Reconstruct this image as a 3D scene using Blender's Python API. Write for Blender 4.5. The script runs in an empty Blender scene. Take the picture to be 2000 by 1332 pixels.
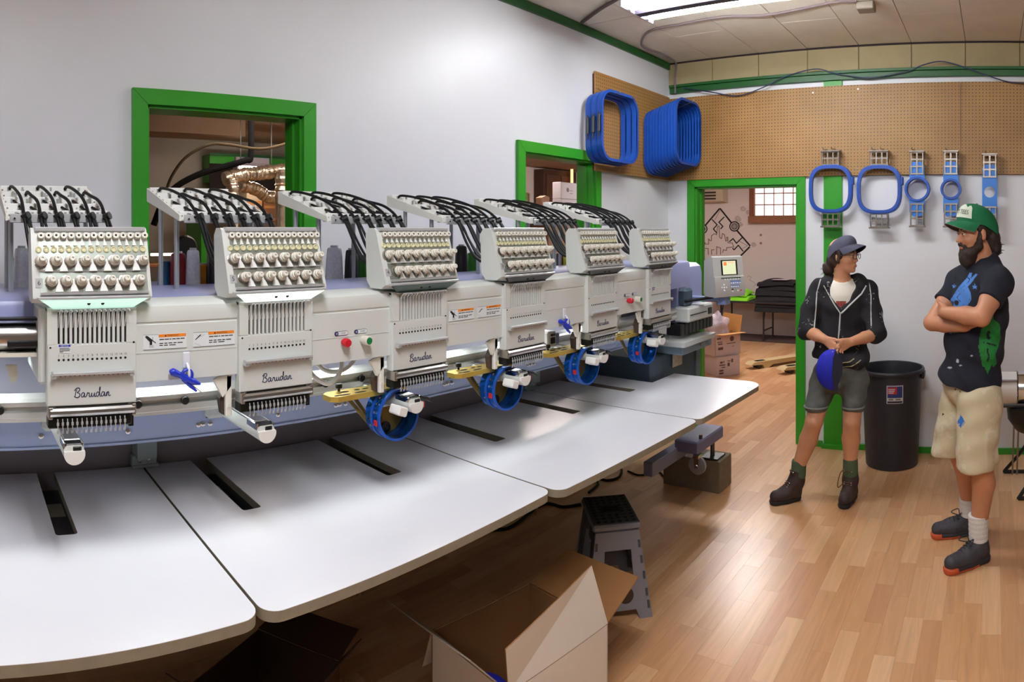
import bpy, bmesh, math, random
import numpy as np
from mathutils import Vector, Matrix, Euler

random.seed(7)
np.random.seed(7)
sc = bpy.context.scene
COL = sc.collection

# ------------------------------------------------------------------ camera
# The photograph is a phone panorama: straight lines bow, verticals stay upright.
F_PX, X_NORMAL, Y_HORIZON, EYE = 1284.0, -76.0, 448.0, 1.67
cam = bpy.data.cameras.new('camera')
cam.type = 'PANO'
cam.panorama_type = 'CENTRAL_CYLINDRICAL'
cam.central_cylindrical_radius = 1.0
cam.central_cylindrical_range_u_min = -1000.0 / F_PX
cam.central_cylindrical_range_u_max = 1000.0 / F_PX
cam.central_cylindrical_range_v_min = -(1332.0 - Y_HORIZON) / F_PX
cam.central_cylindrical_range_v_max = Y_HORIZON / F_PX
cam.clip_start = 0.02
cam_ob = bpy.data.objects.new('camera', cam)
COL.objects.link(cam_ob)
cam_ob.location = (0, 0, EYE)
cam_ob.rotation_euler = (math.pi / 2, 0, -(1000.0 - X_NORMAL) / F_PX)
sc.camera = cam_ob

# ------------------------------------------------------------------ world, exposure
world = bpy.data.worlds.new('world')
sc.world = world
world.use_nodes = True
world.node_tree.nodes['Background'].inputs['Color'].default_value = (0.75, 0.85, 1.0, 1)
world.node_tree.nodes['Background'].inputs['Strength'].default_value = 1.0
sc.view_settings.view_transform = 'Standard'
sc.view_settings.look = 'None'
sc.view_settings.gamma = 1.0
sc.view_settings.use_curve_mapping = False
sc.view_settings.exposure = 0.22
sc.cycles.max_bounces = 7
sc.cycles.diffuse_bounces = 3
sc.cycles.glossy_bounces = 3
sc.cycles.transmission_bounces = 4
sc.cycles.caustics_reflective = False
sc.cycles.caustics_refractive = False
TUBE_POWER = 85.0          # watts of light from each ceiling fixture
HEAD_LAMP_POWER = 0.75         # watts of each work lamp under the machine's covers

# ------------------------------------------------------------------ helpers
MATS = {}

def srgb(r, g, b):
    f = lambda c: (c / 255 / 12.92) if c / 255 <= 0.04045 else ((c / 255 + 0.055) / 1.055) ** 2.4
    return (f(r), f(g), f(b), 1.0)

def mat(name, rgb, rough=0.5, metal=0.0, emit=0.0, noise=0.0, nscale=8.0, bump=0.0, bscale=60.0,
        alpha=1.0, trans=0.0, coat=0.0, spec=0.5, emit_rgb=None):
    if name in MATS:
        return MATS[name]
    m = bpy.data.materials.new(name)
    m.use_nodes = True
    nt = m.node_tree
    b = nt.nodes['Principled BSDF']
    col = srgb(*rgb)
    b.inputs['Base Color'].default_value = col
    b.inputs['Roughness'].default_value = rough
    b.inputs['Metallic'].default_value = metal
    b.inputs['Specular IOR Level'].default_value = spec
    b.inputs['Coat Weight'].default_value = coat
    if coat:
        b.inputs['Coat Roughness'].default_value = 0.08
    if alpha < 1:
        b.inputs['Alpha'].default_value = alpha
    if trans:
        b.inputs['Transmission Weight'].default_value = trans
    if emit:
        b.inputs['Emission Color'].default_value = srgb(*(emit_rgb or rgb))
        b.inputs['Emission Strength'].default_value = emit
    if noise or bump:
        geo = nt.nodes.new('ShaderNodeNewGeometry')
    if noise:
        n = nt.nodes.new('ShaderNodeTexNoise')
        n.inputs['Scale'].default_value = nscale
        n.inputs['Detail'].default_value = 5
        n.inputs['Roughness'].default_value = 0.6
        nt.links.new(geo.outputs['Position'], n.inputs['Vector'])
        mp = nt.nodes.new('ShaderNodeMapRange')
        mp.inputs['From Min'].default_value = 0.3
        mp.inputs['From Max'].default_value = 0.7
        mp.inputs['To Min'].default_value = 1 - noise
        mp.inputs['To Max'].default_value = 1 + noise * 0.6
        nt.links.new(n.outputs['Fac'], mp.inputs['Value'])
        mx = nt.nodes.new('ShaderNodeVectorMath')
        mx.operation = 'SCALE'
        mx.inputs[0].default_value = col[:3]
        nt.links.new(mp.outputs['Result'], mx.inputs['Scale'])
        nt.links.new(mx.outputs[0], b.inputs['Base Color'])
    if bump:
        n2 = nt.nodes.new('ShaderNodeTexNoise')
        n2.inputs['Scale'].default_value = bscale
        n2.inputs['Detail'].default_value = 3
        nt.links.new(geo.outputs['Position'], n2.inputs['Vector'])
        bp = nt.nodes.new('ShaderNodeBump')
        bp.inputs['Strength'].default_value = bump
        bp.inputs['Distance'].default_value = 0.01
        nt.links.new(n2.outputs['Fac'], bp.inputs['Height'])
        nt.links.new(bp.outputs['Normal'], b.inputs['Normal'])
    MATS[name] = m
    return m

class MB:
    """Collects shapes (world coordinates) and links them as one mesh object."""
    def __init__(s):
        s.v, s.f, s.mi = [], [], []
    def add(s, verts, faces, mi=0):
        o = len(s.v)
        s.v += [tuple(p) for p in verts]
        s.f += [tuple(o + i for i in f) for f in faces]
        s.mi += [mi] * len(faces)
        return s
    def box(s, lo, hi, mi=0, M=None):
        (x0, y0, z0), (x1, y1, z1) = lo, hi
        v = [(x0, y0, z0), (x1, y0, z0), (x1, y1, z0), (x0, y1, z0), (x0, y0, z1), (x1, y0, z1), (x1, y1, z1), (x0, y1, z1)]
        if M is not None:
            v = [M @ Vector(p) for p in v]
        return s.add(v, [(0, 3, 2, 1), (4, 5, 6, 7), (0, 1, 5, 4), (1, 2, 6, 5), (2, 3, 7, 6), (3, 0, 4, 7)], mi)
    def cbox(s, lo, hi, b=0.004, mi=0, seg=1, M=None):
        bm = bmesh.new()
        c = [(lo[i] + hi[i]) / 2 for i in range(3)]
        d = [abs(hi[i] - lo[i]) for i in range(3)]
        bmesh.ops.create_cube(bm, size=1.0)
        for v in bm.verts:
            v.co = Vector((c[0] + v.co.x * d[0], c[1] + v.co.y * d[1], c[2] + v.co.z * d[2]))
        b = min(b, min(d) * 0.45)
        bmesh.ops.bevel(bm, geom=bm.edges[:], offset=b, segments=seg, profile=0.5, affect='EDGES')
        return s.bm(bm, mi, M)
    def bm(s, bm, mi=0, M=None):
        bm.verts.index_update()
        vs = [v.co.copy() for v in bm.verts]
        if M is not None:
            vs = [M @ p for p in vs]
        s.add(vs, [[v.index for v in f.verts] for f in bm.faces], mi)
        bm.free()
        return s
    def cyl(s, p0, p1, r0, r1=None, n=16, caps=True, mi=0):
        r1 = r0 if r1 is None else r1
        p0, p1 = Vector(p0), Vector(p1)
        a = (p1 - p0).normalized()
        q = a.orthogonal().normalized()
        w = a.cross(q)
        v = []
        for p, r in ((p0, r0), (p1, r1)):
            for k in range(n):
                t = 2 * math.pi * k / n
                v.append(p + (q * math.cos(t) + w * math.sin(t)) * r)
        f = [(k, (k + 1) % n, n + (k + 1) % n, n + k) for k in range(n)]
        if caps:
            f += [tuple(range(n - 1, -1, -1)), tuple(range(n, 2 * n))]
        return s.add(v, f, mi)
    def tube(s, pts, r, n=8, mi=0, closed=False, caps=True):
        pts = [Vector(p) for p in pts]
        m = len(pts)
        rs = r if isinstance(r, (list, tuple)) else [r] * m
        tan = []
        for i in range(m):
            a = pts[(i - 1) % m] if (closed or i > 0) else pts[i]
            b = pts[(i + 1) % m] if (closed or i < m - 1) else pts[i]
            tan.append((b - a).normalized())
        q = tan[0].orthogonal().normalized()
        v = []
        for i in range(m):
            q = (q - tan[i] * q.dot(tan[i]))
            q = q.normalized() if q.length > 1e-6 else tan[i].orthogonal().normalized()
            w = tan[i].cross(q)
            for k in range(n):
                t = 2 * math.pi * k / n
                v.append(pts[i] + (q * math.cos(t) + w * math.sin(t)) * rs[i])
        f = []
        for i in range(m if closed else m - 1):
            j = (i + 1) % m
            for k in range(n):
                f.append((i * n + k, i * n + (k + 1) % n, j * n + (k + 1) % n, j * n + k))
        if caps and not closed:
            f += [tuple(range(n - 1, -1, -1)), tuple(range((m - 1) * n, m * n))]
        return s.add(v, f, mi)
    def prism(s, poly, fn, a, b, mi=0):
        """poly: 2-D outline; fn(u, v, t) -> point; extruded from t = a to t = b."""
        n = len(poly)
        v = [fn(u, w, a) for u, w in poly] + [fn(u, w, b) for u, w in poly]
        f = [(k, (k + 1) % n, n + (k + 1) % n, n + k) for k in range(n)]
        f += [tuple(range(n - 1, -1, -1)), tuple(range(n, 2 * n))]
        return s.add(v, f, mi)
    def lathe(s, prof, c=(0, 0, 0), axis=(0, 0, 1), n=24, mi=0, M=None):
        a = Vector(axis).normalized()
        q = a.orthogonal().normalized()
        w = a.cross(q)
        c = Vector(c)
        v, f = [], []
        for r, h in prof:
            for k in range(n):
                t = 2 * math.pi * k / n
                v.append(c + a * h + (q * math.cos(t) + w * math.sin(t)) * r)
        for i in range(len(prof) - 1):
            for k in range(n):
                f.append((i * n + k, i * n + (k + 1) % n, (i + 1) * n + (k + 1) % n, (i + 1) * n + k))
        if prof[0][0] > 1e-6:
            f.append(tuple(range(n - 1, -1, -1)))
        if prof[-1][0] > 1e-6:
            f.append(tuple(range((len(prof) - 1) * n, len(prof) * n)))
        if M is not None:
            v = [M @ p for p in v]
        return s.add(v, f, mi)
    def ring(s, outer, inner, fn, a, b, mi=0):
        """Closed frame: outer and inner outlines of equal length, extruded a..b."""
        n = len(outer)
        v = [fn(u, w, a) for u, w in outer] + [fn(u, w, a) for u, w in inner] + [fn(u, w, b) for u, w in outer] + [fn(u, w, b) for u, w in inner]
        f = []
        for k in range(n):
            j = (k + 1) % n
            f += [(k, j, 2 * n + j, 2 * n + k), (n + j, n + k, 3 * n + k, 3 * n + j),
                  (k, n + k, n + j, j), (2 * n + k, 2 * n + j, 3 * n + j, 3 * n + k)]
        return s.add(v, f, mi)
    def ball(s, c, r, nu=16, nv=10, mi=0):
        r = (r, r, r) if isinstance(r, (int, float)) else r
        v, f = [], []
        for i in range(nv + 1):
            ph = math.pi * i / nv
            for k in range(nu):
                t = 2 * math.pi * k / nu
                v.append((c[0] + r[0] * math.sin(ph) * math.cos(t), c[1] + r[1] * math.sin(ph) * math.sin(t), c[2] + r[2] * math.cos(ph)))
        for i in range(nv):
            for k in range(nu):
                f.append((i * nu + k, (i + 1) * nu + k, (i + 1) * nu + (k + 1) % nu, i * nu + (k + 1) % nu))
        return s.add(v, f, mi)
    def mesh(s, name, mats, angle=35.0, origin=(0, 0, 0)):
        me = bpy.data.meshes.new(name)
        o = Vector(origin)
        me.from_pydata([tuple(Vector(p) - o) for p in s.v], [], s.f)
        mats = mats if isinstance(mats, (list, tuple)) else [mats]
        for m in mats:
            me.materials.append(m)
        me.polygons.foreach_set('material_index', s.mi)
        finish(me, angle)
        return me
    def build(s, name, mats, parent=None, angle=35.0, **tags):
        v = np.array([tuple(p) for p in s.v])
        lo, hi = v.min(0), v.max(0)
        o = Vector(((lo[0] + hi[0]) / 2, (lo[1] + hi[1]) / 2, lo[2]))
        return place(name, s.mesh(name, mats, angle, o), Matrix.Translation(o), parent, **tags)

def finish(me, angle=35.0):
    bm = bmesh.new()
    bm.from_mesh(me)
    bmesh.ops.remove_doubles(bm, verts=bm.verts[:], dist=1e-6)
    bmesh.ops.recalc_face_normals(bm, faces=bm.faces[:])
    bm.to_mesh(me)
    bm.free()
    if angle > 0:
        me.polygons.foreach_set('use_smooth', [True] * len(me.polygons))
        me.set_sharp_from_angle(angle=math.radians(angle))
    me.update()

WM = {}   # world matrix of every object

def place(name, data, M=None, parent=None, label=None, cat=None, group=None, kind=None):
    ob = bpy.data.objects.new(name, data)
    COL.objects.link(ob)
    M = Matrix.Identity(4) if M is None else M
    WM[ob.name] = M
    if parent is not None:
        ob.parent = parent
        ob.matrix_local = WM[parent.name].inverted() @ M
    else:
        ob.matrix_local = M
    if label:
        ob['label'] = label
    if cat:
        ob['category'] = cat
    if group:
        ob['group'] = group
    if kind:
        ob['kind'] = kind
    return ob

def thing(name, loc, label, cat, group=None, rz=0.0, kind=None):
    M = Matrix.Translation(Vector(loc)) @ Matrix.Rotation(rz, 4, 'Z')
    ob = place(name, None, M, None, label, cat, group, kind)
    ob.empty_display_size = 0.1
    return ob

def T(x, y, z, rz=0.0, rx=0.0, ry=0.0, s=1.0):
    return Matrix.Translation((x, y, z)) @ Euler((rx, ry, rz), 'XYZ').to_matrix().to_4x4() @ Matrix.Scale(s, 4)

def spline(pts, n=8):
    """Catmull-Rom through pts."""
    P = [Vector(p) for p in pts]
    P = [P[0] * 2 - P[1]] + P + [P[-1] * 2 - P[-2]]
    out = []
    for i in range(1, len(P) - 2):
        for k in range(n):
            t = k / n
            a, b, c, d = P[i - 1], P[i], P[i + 1], P[i + 2]
            out.append(0.5 * (2 * b + (c - a) * t + (2 * a - 5 * b + 4 * c - d) * t * t + (3 * b - a - 3 * c + d) * t ** 3))
    out.append(P[-2])
    return out

def rrect(w, h, r, n=6, cx=0.0, cy=0.0):
    out = []
    for sx, sy, a0 in ((1, 1, 0), (-1, 1, 90), (-1, -1, 180), (1, -1, 270)):
        for k in range(n + 1):
            a = math.radians(a0 + 90 * k / n)
            out.append((cx + sx * (w / 2 - r) + r * math.cos(a), cy + sy * (h / 2 - r) + r * math.sin(a)))
    return out

TXT = {}
def text_mesh(body, size, m, depth=0.0, align='CENTER'):
    key = (body, size, m.name, depth, align)
    if key in TXT:
        return TXT[key]
    cu = bpy.data.curves.new('lettering', 'FONT')
    cu.body = body
    cu.size = size
    cu.extrude = depth
    cu.align_x = align
    cu.align_y = 'CENTER'
    cu.resolution_u = 2
    ob = bpy.data.objects.new('lettering', cu)
    COL.objects.link(ob)
    dg = bpy.context.evaluated_depsgraph_get()
    me = bpy.data.meshes.new_from_object(ob.evaluated_get(dg))
    bpy.data.objects.remove(ob)
    me.materials.clear()
    me.materials.append(m)
    TXT[key] = me
    return me

# orientation of things that face the camera side (-Y) or face -X
FACE_NY = Matrix(((1, 0, 0, 0), (0, 0, -1, 0), (0, 1, 0, 0), (0, 0, 0, 1)))          # local x->X, y->Z, z->-Y
FACE_NX = Matrix(((0, 0, -1, 0), (-1, 0, 0, 0), (0, 1, 0, 0), (0, 0, 0, 1)))         # local x->-Y, y->Z, z->-X

# ------------------------------------------------------------------ common materials
white_paint = mat('white_paint', (226, 227, 231), 0.42, noise=0.03, nscale=1.5, bump=0.05, bscale=40)
green_paint = mat('green_paint', (48, 148, 34), 0.35, noise=0.06, nscale=3, bump=0.06, bscale=30)
dark_green = mat('dark_green_paint', (24, 88, 34), 0.4, noise=0.08, nscale=3)
machine_white = mat('machine_white', (213, 217, 213), 0.38, noise=0.015, nscale=4)
machine_cream = mat('machine_cream', (222, 218, 205), 0.4)
lavender = mat('lavender_paint', (148, 154, 196), 0.35, noise=0.02, nscale=5)
pale_blue = mat('pale_blue_paint', (176, 192, 228), 0.38)
slate = mat('slate_paint', (66, 82, 96), 0.5)
steel = mat('brushed_steel', (190, 190, 188), 0.28, 1.0)
chrome = mat('chrome', (215, 215, 215), 0.12, 1.0)
dark_steel = mat('dark_steel', (90, 92, 92), 0.35, 1.0)
alu = mat('aluminium_rail', (226, 228, 224), 0.35, 0.25)
black = mat('black_plastic', (18, 18, 20), 0.4)
rubber = mat('black_tube', (12, 12, 14), 0.6, spec=0.25)
ink = mat('navy_ink', (24, 24, 70), 0.5)
black_ink = mat('black_ink', (20, 20, 22), 0.6)
hole_black = mat('hole_black', (6, 6, 6), 0.9)

# ------------------------------------------------------------------ the place: sizes in metres
XW, YW, ZC = 4.89, 2.64, 3.07          # right wall, left wall, ceiling
X0, Y0R = -3.4, -3.6                   # the room behind the camera
XF, YF, ZC2 = 9.80, 6.5, 2.62          # far walls and ceiling of the rooms beyond

def ray(px):
    return (px - X_NORMAL) / F_PX
def on_y(px, py, Y):                    # survey: point of a plane y = Y seen in that direction
    t = ray(px); r = Y / math.cos(t)
    return Vector((r * math.sin(t), Y, EYE - (py - Y_HORIZON) / F_PX * r))
def on_x(px, py, X):
    t = ray(px); r = X / math.sin(t)
    return Vector((X, r * math.cos(t), EYE - (py - Y_HORIZON) / F_PX * r))
def on_z(px, py, Z):
    t = ray(px); r = (EYE - Z) * F_PX / (py - Y_HORIZON)
    return Vector((r * math.sin(t), r * math.cos(t), Z))

# ---- floor of laminate strips, running along the machine
def floor_material():
    m = bpy.data.materials.new('laminate')
    m.use_nodes = True
    nt = m.node_tree
    b = nt.nodes['Principled BSDF']
    at = nt.nodes.new('ShaderNodeAttribute'); at.attribute_name = 'tone'
    geo = nt.nodes.new('ShaderNodeNewGeometry')
    mp = nt.nodes.new('ShaderNodeMapping')
    mp.inputs['Scale'].default_value = (2.2, 26, 26)
    nt.links.new(geo.outputs['Position'], mp.inputs['Vector'])
    off = nt.nodes.new('ShaderNodeVectorMath'); off.operation = 'MULTIPLY_ADD'
    off.inputs[1].default_value = (37, 11, 5)
    nt.links.new(at.outputs['Vector'], off.inputs[0])
    nt.links.new(mp.outputs['Vector'], off.inputs[2])
    nz = nt.nodes.new('ShaderNodeTexNoise')
    nz.inputs['Scale'].default_value = 1.0; nz.inputs['Detail'].default_value = 6; nz.inputs['Distortion'].default_value = 1.4
    nt.links.new(off.outputs[0], nz.inputs['Vector'])
    ramp = nt.nodes.new('ShaderNodeValToRGB')
    e = ramp.color_ramp.elements
    e[0].position, e[0].color = 0.0, srgb(204, 148, 102)
    e[1].position, e[1].color = 1.0, srgb(230, 186, 140)
    for pos, c in ((0.3, (212, 160, 112)), (0.55, (219, 168, 120)), (0.8, (225, 177, 130))):
        k = e.new(pos); k.color = srgb(*c)
    nt.links.new(at.outputs['Fac'], ramp.inputs['Fac'])
    gr = nt.nodes.new('ShaderNodeMapRange')
    gr.inputs['From Min'].default_value = 0.25; gr.inputs['From Max'].default_value = 0.75
    gr.inputs['To Min'].default_value = 0.86; gr.inputs['To Max'].default_value = 1.08
    nt.links.new(nz.outputs['Fac'], gr.inputs['Value'])
    mx = nt.nodes.new('ShaderNodeVectorMath'); mx.operation = 'SCALE'
    nt.links.new(ramp.outputs['Color'], mx.inputs[0]); nt.links.new(gr.outputs['Result'], mx.inputs['Scale'])
    nt.links.new(mx.outputs[0], b.inputs['Base Color'])
    b.inputs['Roughness'].default_value = 0.28
    return m
laminate = floor_material()
under = mat('floor_joint', (176, 124, 82), 0.5)
slab = MB().box((X0, Y0R, -0.12), (XF, YF, -0.0015))
floor = slab.build('floor', under, kind='structure', label='wood laminate strip floor running through both rooms')

PW = 0.083
strips = []
rr = random.Random(3)
row = 0
y = Y0R
while y < YF - 0.001:
    x = X0 - rr.random() * 0.5
    while x < XF:
        ln = rr.choice((0.30, 0.42, 0.55, 0.68))
        a, b = max(x, X0), min(x + ln, XF)
        if b - a > 0.02:
            strips.append((a, b, y, min(y + PW, YF)))
        x += ln
    y += PW
def shown(s):
    cx, cy = (s[0] + s[1]) / 2, (s[2] + s[3]) / 2
    t = math.atan2(cx, cy)
    r = math.hypot(cx, cy)
    px = X_NORMAL + F_PX * t
    py = Y_HORIZON + EYE / r * F_PX
    if cx < 0.2 or px < -40 or px > 2040 or py > 1400 or cx > XW or cy > YW:
        return 0.0
    return 1.0 / r
strips.sort(key=shown, reverse=True)
def strip_geo(s, mb):
    g = 0.00025
    mb.box((s[0] + g, s[2] + g, -0.0015), (s[1] - g, s[3] - g, 0.0))
def tone_attr(me, vals, per=6):
    a = me.attributes.new('tone', 'FLOAT', 'FACE')
    a.data.foreach_set('value', vals)
for s in strips[:300]:
    mb = MB(); strip_geo(s, mb)
    ob = mb.build('plank', laminate, floor, angle=0)
    tone_attr(ob.data, [rr.random()] * len(ob.data.polygons))
mb = MB(); tones = []
for s in strips[300:]:
    strip_geo(s, mb); tones += [rr.random()] * 6
me = bpy.data.meshes.new('plank_field')
me.from_pydata(mb.v, [], mb.f); me.materials.append(laminate)
tone_attr(me, tones); me.update()
place('plank_field', me, None, floor, kind='stuff')

# ---- walls of the room
def wall_boxes(mb, axis, a0, a1, u0, u1, z0, z1, holes):
    """wall slab between a0..a1 on one axis, running u0..u1, with rectangular holes (ua, ub, za, zb)."""
    us = sorted({u0, u1, *[h[0] for h in holes], *[h[1] for h in holes]})
    for i in range(len(us) - 1):
        ua, ub = us[i], us[i + 1]
        cuts = sorted([(h[2], h[3]) for h in holes if h[0] <= ua + 1e-6 and h[1] >= ub - 1e-6])
        z = z0
        for ca, cb in cuts + [(z1, z1)]:
            if ca > z + 1e-6:
                if axis == 'y':
                    mb.box((ua, a0, z), (ub, a1, ca))
                else:
                    mb.box((a0, ua, z), (a1, ub, ca))
            z = max(z, cb)
    return mb
W1 = (0.765, 1.505, 1.02, 2.19)        # opening in the left wall, first
W2 = (3.035, 3.79, 1.02, 2.145)        # second
D1 = (1.504, 2.385, 0.0, 2.02)         # doorway in the right wall
wall_left = wall_boxes(MB(), 'y', YW, YW + 0.13, X0, XW + 0.14, 0, ZC, [W1, W2]).build(
    'wall_left', white_paint, kind='structure', label='long white wall behind the embroidery machine', angle=0)
wall_right = wall_boxes(MB(), 'x', XW, XW + 0.14, Y0R, YW, 0, 2.877, [D1]).build(
    'wall_right', white_paint, kind='structure', label='white wall with the pegboard and the doorway', angle=0)
gray_paint = mat('grey_paint', (150, 146, 142), 0.6)  # unseen walls greyed to cut the light bounced from behind
MB().box((X0 - 0.1, Y0R, 0), (X0, YW, ZC)).build('wall_near_left', gray_paint, kind='structure', label='white wall behind the viewer, to the left', angle=0)
MB().box((X0, Y0R - 0.1, 0), (XW + 0.14, Y0R, ZC)).build('wall_near', gray_paint, kind='structure', label='white wall behind the viewer', angle=0)

# concrete block course on top of the right wall
block_m = mat('cream_block', (168, 152, 114), 0.75, noise=0.08, nscale=5, bump=0.15, bscale=80)
mortar = mat('mortar', (120, 104, 78), 0.9)
MB().box((XW + 0.012, Y0R, 2.877), (XW + 0.14, YW, ZC)).build('mortar_bed', mortar, wall_right, angle=0)
y = YW
k = 0
bmesh_block = MB().cbox((-0.12, -0.2005, 0.0), (0.0, 0.2005, 0.186), 0.004).mesh('block', block_m)
while y > Y0R:
    place('block', bmesh_block, Matrix.Translation((XW + 0.122, y - 0.2025, 2.8785)), wall_right)
    y -= 0.405
    k += 1

# ceiling boards
ceil_m = mat('ceiling_board', (240, 231, 214), 0.85, noise=0.07, nscale=4, bump=0.1, bscale=90)
ceil_dark = mat('ceiling_joint', (150, 138, 122), 0.9)
ceiling = MB().box((X0, Y0R, ZC + 0.006), (XW + 0.14, YW + 0.13, ZC + 0.1)).build('ceiling', ceil_dark, kind='structure', label='beige board ceiling of the workshop', angle=0)
xs = 1.21
i = 0
y = YW
while y > Y0R:
    x = XW + (0.55 if i % 2 else 0.0)
    while x > X0:
        a, b = max(x - xs, X0), min(x, XW - 0.004)
        if b - a > 0.05:
            dz = rr.uniform(-0.0008, 0.0008)
            MB().cbox((a + .003, max(y - 0.405, Y0R) + .002, ZC + dz), (b - .003, y - .002, ZC + 0.0065), 0.002).build('ceiling_board', ceil_m, ceiling, angle=0)
        x -= xs
    y -= 0.405
    i += 1
seam_m = mat('dark_seam', (44, 28, 32), 0.8)  # dark strip where ceiling and blocks meet
MB().box((XW - 0.006, Y0R, ZC - 0.012), (XW + 0.004, YW, ZC - 0.0005)).build('trim_4', seam_m, kind='structure', label='dark grimy joint line between the ceiling and the block course')

# green trims
MB().cbox((X0, YW - 0.022, ZC - 0.056), (XW - 0.004, YW + 0.002, ZC - 0.002), 0.002).build('trim_1', dark_green, kind='structure', label='dark green moulding under the ceiling on the long white wall')
mb = MB().cbox((XW - 0.05, Y0R, 2.852), (XW - 0.001, YW - 0.03, 2.874), 0.002)
mb.cbox((XW - 0.035, Y0R, 2.806), (XW - 0.001, YW - 0.03, 2.851), 0.002)
mb.build('trim_2', dark_green, kind='structure', label='green steel beam along the top of the pegboard wall')
mb = MB().cbox((XW - 0.018, 1.145, 0.0), (XW + 0.002, 1.29, 2.804), 0.002)
mb.box((XW - 0.05, 1.13, 0.0), (XW - 0.018, 1.30, 0.03))
mb.build('trim_3', green_paint, kind='structure', label='green painted steel post behind the person in the grey cap')
mb = MB().cbox((XW - 0.016, 1.30, 0.0), (XW + 0.002, 1.44, 0.045), 0.002)
mb.cbox((XW - 0.016, Y0R, 0.0), (XW + 0.002, 1.145, 0.045), 0.002)
mb.cbox((XW - 0.016, 2.455, 0.0), (XW + 0.002, YW, 0.045), 0.002)
mb.build('baseboard_right', green_paint, kind='structure', label='low green baseboard of the pegboard wall')
MB().cbox((X0, YW - 0.016, 0.0), (XW - 0.02, YW + 0.002, 0.045), 0.002).build('baseboard_left', green_paint, kind='structure', label='low green baseboard behind the machine')
# casings (mitred boards) and jamb liners
def casing_y(name, op, label):
    xa, xb, za, zb = op
    w, t = 0.066, 0.022
    lin = MB()
    lin.box((xa, YW, za), (xa + 0.012, YW + 0.14, zb)); lin.box((xb - 0.012, YW, za), (xb, YW + 0.14, zb))
    lin.box((xa, YW, zb - 0.012), (xb, YW + 0.14, zb)); lin.box((xa, YW, za), (xb, YW + 0.14, za + 0.012))
    lin.box((xb - 0.022, YW + 0.05, za), (xb - 0.012, YW + 0.075, zb))
    o = lin.build(name, green_paint, kind='structure', label=label, angle=0)
    a, b, c, d = xa - w, xb + w, za - w, zb + w
    f = lambda u, v, q: (u, YW - q, v)
    for poly in (((a, d), (b, d), (xb, zb), (xa, zb)), ((a, c), (a, d), (xa, zb), (xa, za)),
                 ((b, d), (b, c), (xb, za), (xb, zb)), ((b, c), (a, c), (xa, za), (xb, za))):
        cx = sum(p[0] for p in poly) / 4; cz = sum(p[1] for p in poly) / 4
        poly = [(cx + (u - cx) * 0.998, cz + (v - cz) * 0.998) for u, v in poly]
        MB().prism(poly, f, 0.0, t).build('casing', green_paint, o, angle=0)
    return o
casing_y('window_1', W1, 'green framed opening above the thread racks, nearest the viewer')
casing_y('window_2', W2, 'green framed opening near the room corner, beside the pegboard')
lin = MB()
ya, yb, za, zb = D1
lin.box((XW, yb - 0.015, 0), (XW + 0.15, yb, zb)); lin.box((XW, ya, 0), (XW + 0.15, ya + 0.015, zb)); lin.box((XW, ya, zb - 0.015), (XW + 0.15, yb, zb))
lin.box((XW + 0.06, yb - 0.028, 0), (XW + 0.085, yb - 0.014, zb))
door1 = lin.build('door_1', green_paint, kind='structure', label='green framed doorway to the next room', angle=0)
w = 0.066
f = lambda u, v, q: (XW - q, u, v)
for poly in (((ya - w, zb + w), (yb + w, zb + w), (yb, zb), (ya, zb)), ((ya - w, 0.001), (ya - w, zb + w), (ya, zb), (ya, 0.001)), ((yb + w, zb + w), (yb + w, 0.001), (yb, 0.001), (yb, zb))):
    cx = sum(p[0] for p in poly) / 4; cz = sum(p[1] for p in poly) / 4
    poly = [(cx + (u - cx) * 0.998, cz + (v - cz) * 0.999) for u, v in poly]
    MB().prism(poly, f, 0.0, 0.022).build('casing', green_paint, door1, angle=0)

# ---- the rooms beyond
pink_wall = mat('pinkish_plaster', (228, 214, 210), 0.7, noise=0.04, nscale=1.5, bump=0.05, bscale=30)
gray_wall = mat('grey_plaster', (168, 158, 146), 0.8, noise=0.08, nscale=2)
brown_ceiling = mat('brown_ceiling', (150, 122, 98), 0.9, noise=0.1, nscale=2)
XB0 = -1.6
MB().box((XF, Y0R, 0), (XF + 0.1, YF, ZC2)).build('wall_far', pink_wall, kind='structure', label='pinkish far wall with the line mural, seen through the doorway', angle=0)
MB().box((3.6, YF, 0), (XF + 0.1, YF + 0.1, ZC2)).build('wall_storage_right', pink_wall, kind='structure', label='pinkish wall seen through the corner opening', angle=0)
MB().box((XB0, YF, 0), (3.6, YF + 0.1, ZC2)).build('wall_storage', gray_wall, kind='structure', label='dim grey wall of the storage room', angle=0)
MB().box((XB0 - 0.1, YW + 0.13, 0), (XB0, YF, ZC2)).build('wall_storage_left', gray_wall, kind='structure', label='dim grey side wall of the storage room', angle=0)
MB().box((XW + 0.14, Y0R - 0.1, 0), (XF, Y0R, ZC2)).build('wall_far_near', pink_wall, kind='structure', label='near side wall of the mural room', angle=0)
mb = MB().box((XB0 - 0.1, YW + 0.13, ZC2), (XF + 0.1, YF + 0.1, ZC2 + 0.1))
mb.box((XW + 0.14, Y0R - 0.1, ZC2), (XF + 0.1, YW + 0.13, ZC2 + 0.1))
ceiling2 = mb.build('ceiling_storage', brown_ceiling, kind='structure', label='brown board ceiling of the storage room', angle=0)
for k in range(5):
    MB().box((0.6 + k * 0.62, YW + 0.3, ZC2 - 0.004), (0.612 + k * 0.62, YF, ZC2)).build('joint_strip', ceil_dark, ceiling2, angle=0)
MB().box((0.2, 5.2, ZC2 - 0.14), (2.4, 5.42, ZC2)).build('ceiling_beam', brown_ceiling, ceiling2, angle=0)

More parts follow.
